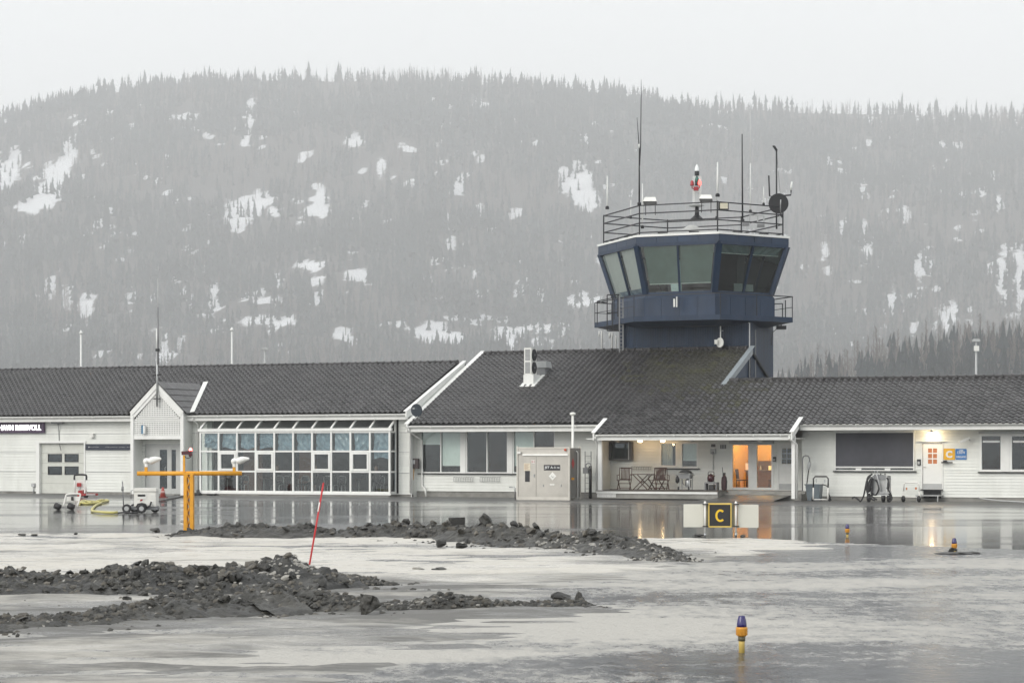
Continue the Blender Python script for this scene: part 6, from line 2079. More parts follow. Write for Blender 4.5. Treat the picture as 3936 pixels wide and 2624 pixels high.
T = Local('folding_table', 'dark wooden folding table with crossed legs between the verandah chairs', 'table', (u, cv + 0.2, zt + 0.02))
for i in range(6):
    T.part('top_slat', MB().box(-0.48, 0.48, -0.35 + i * 0.118, -0.35 + i * 0.118 + 0.10, 0.70, 0.725), M['wood'])
for s_ in (-0.3, 0.3):
    T.part('leg', MB().beam((-0.36, s_, 0.70), (0.36, s_, 0.0), 0.03, 0.06, (0, 1, 0)), M['wood'])
    T.part('leg', MB().beam((0.36, s_ + 0.04, 0.70), (-0.36, s_ + 0.04, 0.0), 0.03, 0.06, (0, 1, 0)), M['wood'])
T.part('stretcher', MB().beam((0, -0.3, 0.36), (0, 0.34, 0.36), 0.05), M['wood'])
# gas grill
u = uz(15, 1345, 600, cv)[0]
T = Local('gas_grill', 'gas grill with black rounded lid below the verandah windows', 'grill', (u, cv, zt + 0.02))
prof = [(-0.29 + 0.58 * t, 0.66 + 0.26 * math.sin(math.pi * (0.12 + 0.8 * t)) ** 0.7) for t in [k / 10 for k in range(11)]]
T.part('lid', MB().prism([(x, -0.25, z) for x, z in prof], (0, 0.5, 0)), M['black'])
T.part('fire_box', MB().prism([(-0.30, -0.24, 0.74), (-0.24, -0.24, 0.52), (0.24, -0.24, 0.52), (0.30, -0.24, 0.74)], (0, 0.48, 0)), M['grey'])
T.part('handle', MB().tube([(-0.2, -0.3, 0.75), (0.2, -0.3, 0.75)], 0.015, 6), M['steel'])
for x in (-0.25, 0.25):
    for y in (-0.2, 0.2):
        T.part('leg', MB().beam((x, y, 0.0), (x, y, 0.62), 0.035), M['lightgrey'])
    T.part('wheel', MB().lathe((x - 0.03, -0.22, 0.08), [(0.08, -0.02), (0.08, 0.02)], 14, (1, 0, 0)), M['black'])
T.part('side_shelf', MB().box(-0.42, -0.30, -0.2, 0.2, 0.66, 0.69).box(0.30, 0.38, -0.2, 0.2, 0.66, 0.69), M['grey'])
T.part('base_shelf', MB().box(-0.25, 0.25, -0.2, 0.2, 0.10, 0.12), M['lightgrey'])
T.part('gas_bottle', MB().lathe((0.12, 0, 0.13), [(0.12, 0), (0.14, 0.05), (0.14, 0.3), (0.09, 0.38), (0.05, 0.42)], 14), M['steel'])
T.part('hose', MB().tube([(-0.1, -0.25, 0.52), (-0.06, -0.27, 0.3), (0.05, -0.26, 0.2), (0.1, -0.2, 0.5)], 0.014, 6), M['black'])
T.part('tool_bag', MB().lathe((-0.33, -0.24, 0.30), [(0.03, 0), (0.09, 0.08), (0.09, 0.22), (0.03, 0.36)], 10), M['black'])
# round dark red vessel on a small stand, hand truck behind it
u = uz(15, 1805, 600, cv + 0.2)[0]
T = Local('round_vessel', 'glossy dark red round vessel on a hand truck beside the glazed doors', 'vessel', (u, cv + 0.2, zt + 0.02))
M['maroon'] = mat('dark_red_enamel', (0.055, 0.012, 0.018), 0.18, var=0.1)
T.part('bowl', MB().lathe((0, -0.05, 0.37), [(0.08, 0), (0.15, 0.06), (0.17, 0.16), (0.16, 0.25), (0.11, 0.33), (0.03, 0.36), (0.02, 0.40)], 18), M['maroon'])
T.part('spout', MB().tube([(0.15, -0.05, 0.6), (0.2, -0.05, 0.68)], 0.02, 6), M['maroon'])
T.part('handle', MB().tube([(-0.2, 0.1, 0.0), (-0.18, 0.1, 0.80), (-0.14, 0.1, 0.84), (0.08, 0.1, 0.84), (0.1, 0.1, 0.80), (0.1, 0.1, 0.0)], 0.018, 6), M['blackmetal'])
T.part('stand', MB().box(-0.26, 0.32, -0.2, 0.2, 0.30, 0.36).box(-0.26, -0.21, -0.2, 0.2, 0, 0.30).box(0.27, 0.32, -0.2, 0.2, 0, 0.30), M['grey'])
T.part('crate', MB().box(-0.08, 0.16, -0.15, 0.15, 0.0, 0.24), M['black'])
u = uz(15, 2040, 600, cv + 0.2)[0]
T = Local('golf_bag', 'dark maroon upright bag with a pole standing by the glazed doors', 'bag', (u, cv + 0.2, zt + 0.02))
T.part('body', MB().lathe((0, 0, 0.0), [(0.11, 0), (0.13, 0.06), (0.14, 0.35), (0.12, 0.58), (0.06, 0.66)], 14), mat('maroon_cloth', (0.06, 0.025, 0.03), 0.6))
T.part('pole', MB().tube([(-0.02, -0.14, 0.0), (-0.02, -0.14, 0.78), (-0.06, -0.1, 1.05)], 0.016, 6), M['black'])
T.part('straps', MB().tube([(0.1, -0.1, 0.62), (0.17, -0.1, 0.4), (0.12, -0.12, 0.1)], 0.016, 6).box(-0.05, 0.05, -0.03, 0.05, 0.66, 0.80), M['black'])
# framed dark box window unit on the verandah wall
u0, u1, z0, z1 = rect(4, 372, 385, 598, 572, PB - 0.25)
T = Thing('display_case', 'dark framed glass case hanging on the verandah wall at the left', 'display case', (u0, PB - 0.3, z0))
f = MB().box(u0, u0 + 0.09, PB - 0.3, PB - 0.03, z0, z1).box(u1 - 0.12, u1, PB - 0.3, PB - 0.03, z0, z1).box(u0 + 0.09, u1 - 0.12, PB - 0.3, PB - 0.03, z0, z0 + 0.09).box(u0 + 0.09, u1 - 0.12, PB - 0.3, PB - 0.03, z1 - 0.08, z1)
T.part('frame', f, mat('dark_grey_frame', (0.07, 0.07, 0.075), 0.5))
T.part('back', MB().box(u0 + 0.09, u1 - 0.12, PB - 0.08, PB - 0.04, z0 + 0.09, z1 - 0.08), M['dark'])
T.part('pane', MB().box(u0 + 0.09, u1 - 0.12, PB - 0.26, PB - 0.25, z0 + 0.09, z1 - 0.08), M['glass'])
T.part('steel_rail', MB().box(u1 - 0.17, u1 - 0.13, PB - 0.31, PB - 0.301, z0 + 0.03, z1), M['steel'])
# wall vents, boxed lamp, keypad
for r, lab in (((1808, 25, 1886, 84), 'left louvred wall vent beside the glazed doors'), ((1970, 35, 2082, 115), 'right louvred wall vent beside the glazed doors')):
    u0, u1, z0, z1 = rect(15, *r, PB)
    T = Thing('wall_vent', lab, 'vent', (u0, PB, z0), group='louvred wall vents on the verandah')
    T.part('plate', MB().box(u0, u1, PB - 0.05, PB - 0.03, z0, z1), M['lightgrey'])
    for k in range(4):
        x = lerp(u0, u1, (k + 0.5) / 4)
        T.part('slot', MB().box(x - 0.018, x + 0.018, PB - 0.056, PB - 0.0505, z0 + 0.02, z1 - 0.02), M['black'])
u0, u1, z0, z1 = rect(15, 1804, 112, 1895, 205, PB)
T = Thing('switch_box', 'grey switch box with a conduit running down the verandah wall', 'switch box', (u0, PB, z0))
T.part('box', MB().box(u0, u1, PB - 0.15, PB - 0.03, z0, z1), M['lightgrey'])
T.part('knob', MB().lathe(((u0 + u1) / 2, PB - 0.15, z0 + 0.04), [(0.07, 0), (0.06, 0.05)], 10, (0, -1, 0)), M['grey'])
T.part('conduit', MB().tube([((u0 + u1) / 2, PB - 0.07, z0), ((u0 + u1) / 2, PB - 0.07, z0 - 0.75)], 0.025, 6), M['lightgrey'])
for r, v, lab in (((4, 2018, 535, 2048, 585), PB, 'black keypad right of the glazed double doors'), ((5, 1322, 915, 1356, 972), RV, 'black wall keypad left of the crew door')):
    u0, u1, z0, z1 = rect(*r, v)
    T = Thing('keypad', lab, 'keypad', (u0, v, z0), group='keypads by the doors')
    T.part('case', MB().box(u0, u1, v - 0.10, v - 0.03, z0, z1), M['black'])
    T.part('face', MB().box(u0 + 0.03, u1 - 0.03, v - 0.108, v - 0.1005, z0 + 0.04, z1 - 0.10), M['lightgrey'])

# lamps ----------------------------------------------------------------
def point(name, loc, col, w, r, parent):
    l = bpy.data.lights.new(name, 'POINT')
    l.energy = w
    l.color = col
    l.shadow_soft_size = r
    o = bpy.data.objects.new(name, l)
    COL.objects.link(o)
    o.parent = parent
    o.location = loc
    return o
warm_c = (1.0, 0.66, 0.34)
cz = 2.78
for x, lit, lab in ((450, 0, 'unlit ceiling lamp above the glass case on the verandah'), (680, 1, 'left lit ceiling lamp on the verandah'), (908, 1, 'right lit ceiling lamp on the verandah, above the curtained window'), (1200, 0, 'unlit ceiling lamp above the grill on the verandah'), (1885, 0, 'unlit ceiling lamp above the glazed doors')):
    v = 0.9
    u = uz(4, x, 372, v)[0]
    T = Local('ceiling_lamp', lab, 'lamp', (u, v, cz), group='verandah ceiling lamps')
    T.part('base', MB().lathe((0, 0, -0.035), [(0.12, 0), (0.12, 0.033)], 16), M['plastic_white'])
    T.part('diffuser', MB().lathe((0, 0, -0.13), [(0.06, 0), (0.115, 0.03), (0.12, 0.09)], 16), emis('lit_diffuser', (1.0, 0.74, 0.42), 4.5) if (lit and 'lit_diffuser' not in bpy.data.materials) else (bpy.data.materials['lit_diffuser'] if lit else M['plastic_white']))
    if lit:
        point('lamp_light', (0, -0.02, -0.22), warm_c, 5.0, 0.06, T.e)
u, z = uz(5, 1457, 662, -0.1)
T = Local('door_lamp', 'bright round lamp under the eave above the crew door', 'lamp', (u, -0.1, ME_Z - 0.33))
T.part('stem', MB().tube([(0, 0, 0), (0, 0, z - (ME_Z - 0.33) + 0.08)], 0.03, 8), M['plastic_white'])
dzl = z - (ME_Z - 0.33)
T.part('shade', MB().lathe((0, 0, dzl + 0.0), [(0.14, 0.03), (0.13, 0.07), (0.05, 0.10)], 16), M['plastic_white'])
T.part('diffuser', MB().lathe((0, 0, dzl - 0.05), [(0.09, 0), (0.125, 0.03), (0.125, 0.078)], 16), emis('door_lamp_glow', (1.0, 0.88, 0.62), 14.0))
point('lamp_light', (0, 0.05, dzl - 0.12), (1.0, 0.74, 0.42), 13.0, 0.08, T.e)

# lit room behind the glazed doors: counter, pendant glow, chairs
u0, u1, z0, z1 = gl_d
T = Thing('kitchen_counter', 'low kitchen counter with small items glowing behind the glazed doors', 'counter', ((u0 + u1) / 2, 3.6, dk))
T.part('cabinet', MB().box(u0 + 0.2, u1 - 0.3, 3.4, 4.0, dk, dk + 0.88), mat('counter_wood', (0.28, 0.17, 0.11), 0.6))
T.part('worktop', MB().box(u0 + 0.15, u1 - 0.25, 3.35, 4.05, dk + 0.881, dk + 0.92), mat('counter_top', (0.2, 0.19, 0.18), 0.4))
T.part('back_splash', MB().box(u0 - 0.25, u1 + 0.25, 5.30, 5.38, dk + 0.9, dk + 1.35), mat('dark_splash', (0.12, 0.09, 0.075), 0.5))
T.part('lamp_box', MB().box(lerp(u0, u1, 0.62), lerp(u0, u1, 0.75), 3.5, 3.7, dk + 0.921, dk + 1.12), emis('amber_glow', (1.0, 0.55, 0.16), 1.6))
T.part('side_glow', MB().box(u0 + 0.16, u0 + 0.34, 3.5, 3.7, dk + 0.921, dk + 1.25), emis('pink_glow', (1.0, 0.42, 0.22), 1.1))
for k, t in enumerate((0.33, 0.42, 0.8)):
    T.part('bottle', MB().lathe((lerp(u0, u1, t), 3.6, dk + 0.92), [(0.03, 0), (0.035, 0.02), (0.035, 0.12), (0.012, 0.18), (0.012, 0.22)], 8), M['plastic_white'])
for t, lab in ((0.1, 'dark chair at the left behind the glazed doors'), (0.86, 'dark chair at the right behind the glazed doors')):
    u = lerp(u0, u1, t)
    T = Local('dining_chair', lab, 'chair', (u, 2.7, dk), group='chairs in the lit room')
    T.part('seat', MB().box(-0.2, 0.22, -0.22, 0.22, 0.42, 0.47), M['dark'])
    s_ = -1 if t < 0.5 else 1
    T.part('backrest', MB().prism([(s_ * 0.2, -0.2, 0.5), (s_ * 0.26, -0.2, 0.95), (s_ * 0.22, -0.2, 0.97), (s_ * 0.16, -0.2, 0.5)], (0, 0.4, 0)), M['dark'])
    for x in (-0.18, 0.2):
        for y in (-0.2, 0.2):
            T.part('leg', MB().beam((x, y, 0), (x, y, 0.42), 0.03), M['dark'])
T = Local('pendant_lamp', 'unseen warm pendant lamp lighting the room behind the glazed doors', 'lamp', ((u0 + u1) / 2, 3.4, wall_top + 0.19))
T.part('shade', MB().lathe((0, 0, -0.4), [(0.22, 0), (0.2, 0.1), (0.05, 0.2)], 14), M['plastic_white'])
T.part('cord', MB().tube([(0, 0, -0.2), (0, 0, 0)], 0.01, 5), M['black'])
T.part('bulb', MB().lathe((0, 0, -0.42), [(0.02, 0), (0.05, 0.03), (0.05, 0.08), (0.02, 0.1)], 10), emis('bulb_glow', (1.0, 0.6, 0.25), 12))
point('lamp_light', (0, 0, -0.55), (1.0, 0.64, 0.28), 190.0, 0.1, T.e)  # lamp is out of sight, put in for the room's warm light

# right wing wall things ------------------------------------------------
for r, colr, lab, nm, txts in (((1577, 812, 1687, 920), (0.75, 0.40, 0.01), 'square yellow sign with white letter C beside the crew door', 'letter_sign', (('C', (1597, 832, 1660, 902), 0.05),)),
                               ((1692, 815, 1800, 918), (0.03, 0.17, 0.45), 'square blue crew entrance sign right of the yellow sign', 'entrance_sign', (('CREW', (1707, 837, 1784, 862), 0.01), ('INNGANG', (1698, 880, 1794, 903), 0.01)))):
    u0, u1, z0, z1 = rect(5, *r, RV)
    T = Thing(nm, lab, 'sign', ((u0 + u1) / 2, RV - 0.04, z0))
    n = 6
    rr_ = 0.035
    poly = []
    for cx, cz_, a0 in ((u1 - rr_, z0 + rr_, -90), (u1 - rr_, z1 - rr_, 0), (u0 + rr_, z1 - rr_, 90), (u0 + rr_, z0 + rr_, 180)):
        for k in range(4):
            t = math.radians(a0 + 30 * k)
            poly.append((cx + rr_ * math.cos(t), RV - 0.035, cz_ + rr_ * math.sin(t)))
    T.part('plate', MB().prism(poly, (0, -0.02, 0)), mat(nm + '_paint', colr, 0.4, var=0.04))
    for tx, rr2, bd in txts:
        a, b, c, d = rect(5, *rr2, RV - 0.06)
        fit_text(T.e, tx, wl, a, b, c, d, RV - 0.058, bd, off=T.o)
    if nm == 'entrance_sign':
        T.part('arrow', MB().prism([(lerp(u0, u1, 0.3), RV - 0.057, z1 - 0.06), (lerp(u0, u1, 0.72), RV - 0.057, z1 - 0.05), (lerp(u0, u1, 0.66), RV - 0.057, z1 - 0.09), (lerp(u0, u1, 0.4), RV - 0.057, z1 - 0.09)], (0, -0.004, 0)), wl)
u, z = uz(5, 1735, 745, -0.2)
T = Thing('security_camera', 'white security camera under the eave above the blue sign', 'camera', (uz(5, 1800, 700, 0)[0], RV, z))
p, q_ = uz(5, 1728, 750, -0.3), uz(5, 1822, 708, -0.1)
T.part('body', MB().beam((p[0], -0.35, p[1]), (q_[0], -0.05, q_[1]), 0.11, 0.10), M['plastic_white'])
T.part('bracket', MB().tube([(q_[0], -0.05, q_[1]), (q_[0] - 0.02, 0.1, q_[1] - 0.1), (q_[0] - 0.02, RV - 0.03, q_[1] - 0.12)], 0.025, 6), M['lightgrey'])
u0, u1, z0, z1 = rect(5, 1553, 938, 1662, 955, RV - 0.2)
single('door_stay', MB().box(u0, u1, RV - 0.22, RV - 0.16, z0 + 0.01, z1 - 0.01).box(u0 + 0.08, u0 + 0.22, RV - 0.2, RV - 0.03, z1 - 0.012, z1 + 0.06), M['black'], 'black bar projecting from the crew door edge below the signs', 'bar', (u0, RV - 0.1, z0))
# gooseneck cable on the wall
gv = -0.05
def gp(x, y, v=gv):
    a, b = uz(5, x, y, v)
    return (a, v, b)
T = Thing('gooseneck_cable', 'grey gooseneck pipe with hanging black cable and plug at the annex corner', 'cable', gp(213, 1270))
T.part('pipe', MB().tube([gp(213, 1275), gp(213, 920), gp(218, 893), gp(240, 880), gp(265, 884), gp(280, 905), gp(282, 945)], 0.03, 8), M['grey'])
T.part('plug', MB().tube([gp(280, 940), gp(278, 965), gp(272, 1000), gp(272, 1020)], [0.06, 0.09, 0.07, 0.03], 10), M['lightgrey'])
T.part('cable', MB().tube([gp(272, 1020), gp(262, 1100), gp(248, 1190), gp(262, 1215), gp(290, 1250), gp(296, 1290)], 0.025, 6), M['black'])
# bin and trolley
tv = -1.6
u0, u1, z0, z1 = rect(5, 258, 1160, 398, 1300, -0.8)
T = Thing('waste_bin', 'blue grey plastic bin beside the verandah corner', 'bin', ((u0 + u1) / 2, -0.8, 0))
zt3 = uz(5, 330, 1165, -0.8)[1]
M['bin'] = mat('blue_grey_plastic', (0.13, 0.16, 0.18), 0.45, var=0.1)
lo4 = [(u0 + 0.08, -1.05, 0.02), (u1 - 0.05, -1.05, 0.02), (u1 - 0.05, -0.6, 0.02), (u0 + 0.08, -0.6, 0.02)]
hi4 = [(u0, -1.12, zt3), (u1, -1.12, zt3), (u1, -0.55, zt3), (u0, -0.55, zt3)]
T.part('tub', MB().frustum(lo4, hi4), M['bin'])
T.part('lid', MB().box(u0 - 0.03, u1 + 0.03, -1.15, -0.52, zt3 + 0.001, zt3 + 0.05), M['bin'])

def hoop_trolley(label, i, x0, x1, yt, yb, v, m_hoop, m_leg, cross, wheels='small', tail=None):
    a, b = uz(i, x0, (yt + yb) / 2, v)[0], uz(i, x1, (yt + yb) / 2, v)[0]
    zt_2 = uz(i, (x0 + x1) / 2, yt, v)[1] - uz(i, (x0 + x1) / 2, yb, v)[1]
    w = b - a
    T = Local('hand_trolley', label, 'trolley', ((a + b) / 2, v, 0), group='tubular hand trolleys')
    h = w / 2
    T.part('hoop', MB().tube([(-h, 0.0, zt_2 * 0.55), (-h, 0.02, zt_2 - 0.09), (-h + 0.08, 0.03, zt_2), (h - 0.08, 0.03, zt_2), (h, 0.02, zt_2 - 0.09), (h, 0.0, zt_2 * 0.55)], 0.032, 8), m_hoop)
    for s_ in (-1, 1):
        T.part('upright', MB().tube([(s_ * h, 0, zt_2 * 0.55), (s_ * h, -0.03, 0.08)], 0.032, 8), m_leg)
        if wheels == 'small':
            T.part('wheel', MB().lathe((s_ * (h + 0.05) - 0.03, 0.05, 0.09), [(0.09, 0), (0.09, 0.06)], 12, (1, 0, 0)), M['black'])
        else:
            T.part('wheel', MB().lathe((s_ * h - 0.09, -0.08, 0.14), [(0.06, 0), (0.14, 0.05), (0.14, 0.13), (0.06, 0.18)], 14, (1, 0.2, 0)), M['black'])
    for z in cross:
        T.part('crossbar', MB().tube([(-h, -0.01, z * zt_2), (h, -0.01, z * zt_2)], 0.024, 6), m_leg)
    return T, h, zt_2
M['tubewhite'] = mat('white_tube_paint', (0.76, 0.75, 0.71), 0.4, var=0.06)
T, h, zz = hoop_trolley('white tubular trolley with black rubber handle in front of the grey bin', 5, 317, 460, 1112, 1350, tv, M['black'], M['tubewhite'], (0.07,))
T.part('plate', MB().box(-h + 0.1, -h + 0.16, 0.02, 0.05, zz * 0.75, zz * 0.9).box(h - 0.2, h - 0.14, 0.02, 0.05, zz * 0.75, zz * 0.88), M['lightgrey'])
T.part('hose', MB().tube([(h * 0.1, 0.1, zz * 0.68), (h * 0.6, 0.1, zz * 0.64), (h * 0.95, 0.06, zz * 0.6), (h * 1.1, 0.0, zz * 0.3), (h * 1.4, 0, 0.04)], 0.025, 6), M['black'])
T, h, zz = hoop_trolley('low white tubular trolley with two black cone feet and orange reflectors', 5, 1190, 1340, 1183, 1372, tv, M['tubewhite'], M['tubewhite'], (0.25,), 'fat')
T.part('reflector', MB().box(-h + 0.1, -h + 0.16, -0.03, 0.0, zz * 0.62, zz * 0.74).box(h - 0.18, h - 0.1, -0.03, 0.0, zz * 0.64, zz * 0.76), mat('amber_reflector', (0.5, 0.16, 0.05), 0.3))
# hose cart
hv_ = -2.4
def hc(x, y, dv=0.0):
    a, b = uz(16, x, y, hv_)
    return Vector((a, hv_ + dv, b))
base = hc(1000, 1260)
HC = Thing('hose_cart', 'grey ground power cart wrapped in thick black cables by the crew door', 'cart', (base.x, hv_, 0))
zsh = -hc(1000, 1262).z
def hs(x, y, dv=0.0):
    p = hc(x, y, dv)
    return Vector((p.x, p.y, max(0.0, p.z + zsh)))
HC.part('body', MB().box(hs(835, 700).x, hs(1235, 700).x, hv_ - 0.1, hv_ + 0.6, hs(0, 1030).z, hs(0, 600).z), mat('cart_panel', (0.42, 0.425, 0.42), 0.45, var=0.12, dirt=(0.2, 0.2, 0.2), dirt_amt=0.5))
HC.part('hood', MB().prism([(hs(830, 0).x, hv_ - 0.14, hs(0, 600).z), (hs(1240, 0).x, hv_ - 0.14, hs(0, 600).z), (hs(1232, 0).x, hv_ - 0.14, hs(0, 490).z), (hs(850, 0).x, hv_ - 0.14, hs(0, 445).z)], (0, 0.7, 0)), M['grey'])
fr2 = MB()
for x in (825, 1220):
    fr2.beam(hs(x, 1060, -0.16), hs(x, 480, -0.16), 0.055)
fr2.beam(hs(800, 1050, -0.16), hs(1290, 1050, -0.16), 0.06)
HC.part('frame', fr2, M['steel'])
for x in (765, 1030, 1152):
    HC.part('peg', MB().tube([hs(x, 470, 0), hs(x, 420, 0)], 0.025, 6), M['black'])
HC.part('tow_bar', MB().tube([hs(1085, 1000, -0.2), hs(985, 600, -0.25), hs(935, 420, -0.25)], 0.03, 8).tube([hs(930, 385, -0.25) + Vector((0.07 * math.cos(t), 0, 0.07 * math.sin(t))) for t in [k * 0.8 for k in range(8)]], 0.015, 6, closed=True), M['lightgrey'])
for k, (x, y) in enumerate(((690, 1160), (1100, 1180), (1245, 1160))):
    c = hs(x, y, -0.1)
    rr_ = 0.19
    HC.part('wheel', MB().lathe((c.x - 0.08, hv_ - 0.1 + 0.1 * k, rr_), [(rr_ * 0.6, 0), (rr_, 0.03), (rr_, 0.14), (rr_ * 0.6, 0.17)], 18, (1, 0.1, 0)), M['black'])
    HC.part('mudguard', MB().box(c.x - 0.10, c.x + 0.11, hv_ - 0.28, hv_ + 0.2, 2 * rr_ + 0.01, 2 * rr_ + 0.06), M['lightgrey'])
cables = [[(820, 440), (700, 520), (650, 650), (600, 900), (560, 1080), (500, 1200), (460, 1230), (380, 1160), (300, 1110), (250, 1130), (245, 1170)],
          [(770, 500), (690, 600), (665, 760), (655, 900), (680, 990), (740, 940), (770, 800), (790, 640), (800, 520)],
          [(780, 560), (720, 700), (700, 860), (690, 960), (730, 900), (770, 700), (820, 560)],
          [(800, 600), (760, 760), (790, 960), (850, 1040), (930, 1030), (990, 920), (1005, 820), (960, 680), (900, 600)],
          [(830, 560), (820, 700), (815, 900), (800, 1060), (860, 1130), (960, 1190)],
          [(1240, 550), (1290, 610), (1310, 740), (1295, 860), (1275, 800), (1290, 680)],
          [(1240, 830), (1300, 930), (1360, 1040), (1385, 1140), (1360, 1200), (1310, 1210)],
          [(680, 980), (690, 1060), (780, 1140), (840, 1190), (900, 1205)]]
def smooth_pts(P, n=4):
    out = []
    for i in range(len(P) - 1):
        p0, p1, p2, p3 = P[max(i - 1, 0)], P[i], P[i + 1], P[min(i + 2, len(P) - 1)]
        for k in range(n):
            t = k / n
            out.append(0.5 * ((2 * p1) + (p2 - p0) * t + (2 * p0 - 5 * p1 + 4 * p2 - p3) * t * t + (3 * p1 - p0 - 3 * p2 + p3) * t ** 3))
    return out + [P[-1]]
for k, cc in enumerate(cables):
    P = [hs(x, y, -0.22 - 0.03 * (k % 3)) for x, y in cc]
    P = [Vector((p.x, p.y, max(p.z, 0.035))) for p in P]
    HC.part('cable', MB().tube(smooth_pts(P), 0.036, 8), M['black'])
# pole lying along the foundation
a, b = uz(5, 1915, 1292, -0.6), uz(5, 2352, 1368, -3.0)
T = Thing('lying_pole', 'long thin pole sloping down along the annex foundation at the right edge', 'pole', (a[0], -0.6, 0))
T.part('shaft', MB().tube(smooth_pts([Vector((a[0], -0.4, a[1])), Vector((lerp(a[0], b[0], 0.4), -1.0, lerp(a[1], 0.03, 0.62))), Vector((lerp(a[0], b[0], 0.75), -1.6, 0.06)), Vector((b[0] + 0.3, -2.2, 0.03))]), 0.03, 8), M['lightgrey'])
T.part('tip', MB().tube([(a[0], -0.4, a[1]), (a[0] - 0.08, -0.36, a[1] + 0.03)], [0.034, 0.02], 8), M['grey'])
# soffit lamps under the eaves
for i, x, y, v, lab in ((3, 287, 857, -0.5, 'small grey spotlight under the left end of the hall eave'), (4, 345, 328, -1.9, 'small dark spotlight at the left end of the verandah beam'), (5, 467, 612, -0.7, 'small dark spotlight under the annex eave above the screened window')):
    u, z = uz(i, x, y, v)
    T = Local('eave_spotlight', lab, 'spotlight', (u, v, z), group='spotlights under the eaves')
    T.part('head', MB().lathe((0, 0, 0), [(0.05, -0.1), (0.09, 0.02), (0.09, 0.08)], 10, (0.4, -1, -0.3)), M['grey'])
    T.part('arm', MB().tube([(0, 0, 0), (0.02, 0.05, 0.12)], 0.02, 6), M['grey'])

# ================================================================== THINGS ON THE APRON
def apron(name, label, cat, i, x, y, group=None, rotz=0.0):
    return Local(name, label, cat, gnd(i, x, y), facade=False, group=group, rotz=rotz)
# ground power unit: white four-wheeled cart
P = gnd(17, 1160, 648)
k = F / P.y                                       # px per metre there
T = apron('power_cart', 'white four-wheeled ground power cart with black tyres on the wet apron', 'cart', 17, 1160, 648)
def cx(x):
    return (150 + x / 2.94 - 1968) / F * P.y - P.x
def czz(y):
    return H + (HOR - (1750 + y / 2.94)) / F * P.y
M['cartwhite'] = mat('cart_white_paint', (0.78, 0.77, 0.72), 0.35, var=0.06, dirt=(0.5, 0.48, 0.42), dirt_amt=0.3)
T.part('body', MB().box(cx(1078), cx(1325), -0.1, 0.55, czz(572), czz(405)), M['cartwhite'])
T.part('lid', MB().prism([(cx(1070), -0.14, czz(403)), (cx(1332), -0.14, czz(403)), (cx(1326), -0.14, czz(366)), (cx(1082), -0.14, czz(366))], (0, 0.73, 0)), M['cartwhite'])
T.part('panel', MB().box(cx(1112), cx(1215), -0.118, -0.101, czz(490), czz(428)), M['plastic_white'])
T.part('display', MB().box(cx(1122), cx(1207), -0.128, -0.119, czz(461), czz(438)), M['black'])
T.part('emblem', MB().prism([(cx(1146), -0.106, czz(514)), (cx(1172), -0.106, czz(510)), (cx(1176), -0.106, czz(492)), (cx(1152), -0.106, czz(494))], (0, -0.01, 0)), M['red'])
for j in range(4):
    z = czz(545 - j * 32)
    T.part('louvre', MB().box(cx(1270), cx(1315), -0.116, -0.101, z - 0.03, z + 0.03), M['plastic_white'])
T.part('chassis', MB().box(cx(985), cx(1330), -0.05, 0.5, czz(612), czz(574)), M['grey'])
def tyre(x, y, r, dy):
    c = Vector((cx(x), dy, r))
    w = T.part('wheel', MB().lathe(c, [(r * 0.55, -0.02), (r * 0.8, -0.05), (r, -0.02), (r, 0.07), (r * 0.8, 0.10)], 20, (0, 1, 0)), M['black'])
    T.part('rim', MB().lathe(c + Vector((0, -0.03, 0)), [(r * 0.52, 0), (r * 0.5, 0.01), (r * 0.2, -0.015)], 16, (0, 1, 0)), M['lightgrey'], w)
rt = 0.5 * (czz(545) - czz(648))
tyre(1000, 598, rt, -0.18)
tyre(1170, 600, rt, -0.22)
tyre(1050, 598, rt, 0.5)
tyre(1285, 605, rt * 0.92, 0.5)
T.part('mudguard', MB().tube([(cx(1112), -0.2, czz(580)), (cx(1130), -0.2, czz(548)), (cx(1170), -0.2, czz(540)), (cx(1212), -0.2, czz(550)), (cx(1232), -0.2, czz(590))], 0.035, 6), M['black'])
T.part('tow_handle', MB().tube([(cx(960), -0.1, czz(560)), (cx(955), -0.1, czz(430)), (cx(948), -0.1, czz(290))], 0.022, 6).tube([(cx(950), -0.1, czz(350)), (cx(948), -0.1, czz(400))], 0.045, 8), M['grey'])
T.part('rear_bracket', MB().tube([(cx(1040), 0, czz(490)), (cx(1040), 0, czz(395)), (cx(1078), 0, czz(390))], 0.016, 6), M['grey'])
T.part('exhaust_hose', MB().tube([(cx(1275), -0.15, czz(520)), (cx(1265), -0.18, czz(560)), (cx(1225), -0.16, czz(590))], 0.03, 6), M['black'])
# white trolley with two black tilted wheels
P2 = gnd(17, 310, 612)
def c2(x, y, dv=0.0):
    a, b = px(17, x, y)
    return Vector(((a - 1968) / F * P2.y - P2.x, dv, max(0.03, H + (HOR - b) / F * P2.y)))
T = apron('hand_trolley', 'white tubular trolley lying low on two tilted black wheels on the apron', 'trolley', 17, 310, 612, group='tubular hand trolleys')
T.part('hoop', MB().tube(smooth_pts([c2(282, 580, -0.1), c2(302, 460), c2(318, 440), c2(385, 432), c2(455, 434), c2(466, 452), c2(440, 580, -0.1)], 3), 0.032, 8), M['tubewhite'])
T.part('plate', MB().beam(c2(312, 488), c2(458, 486), 0.03, 0.16), M['tubewhite'])
T.part('axle', MB().tube([c2(250, 588, -0.1), c2(400, 586, -0.1)], 0.02, 6), M['grey'])
for x in (217, 370):
    c = c2(x, 583, -0.12)
    T.part('wheel', MB().lathe(c + Vector((0, 0, 0.03)), [(0.07, -0.13), (0.12, -0.11), (0.12, 0.11), (0.07, 0.13)], 12, (0.9, -0.2, -0.35)), M['black'])
T.part('grip', MB().tube([c2(378, 465, -0.05), c2(380, 505, -0.05)], 0.05, 8), M['black'])
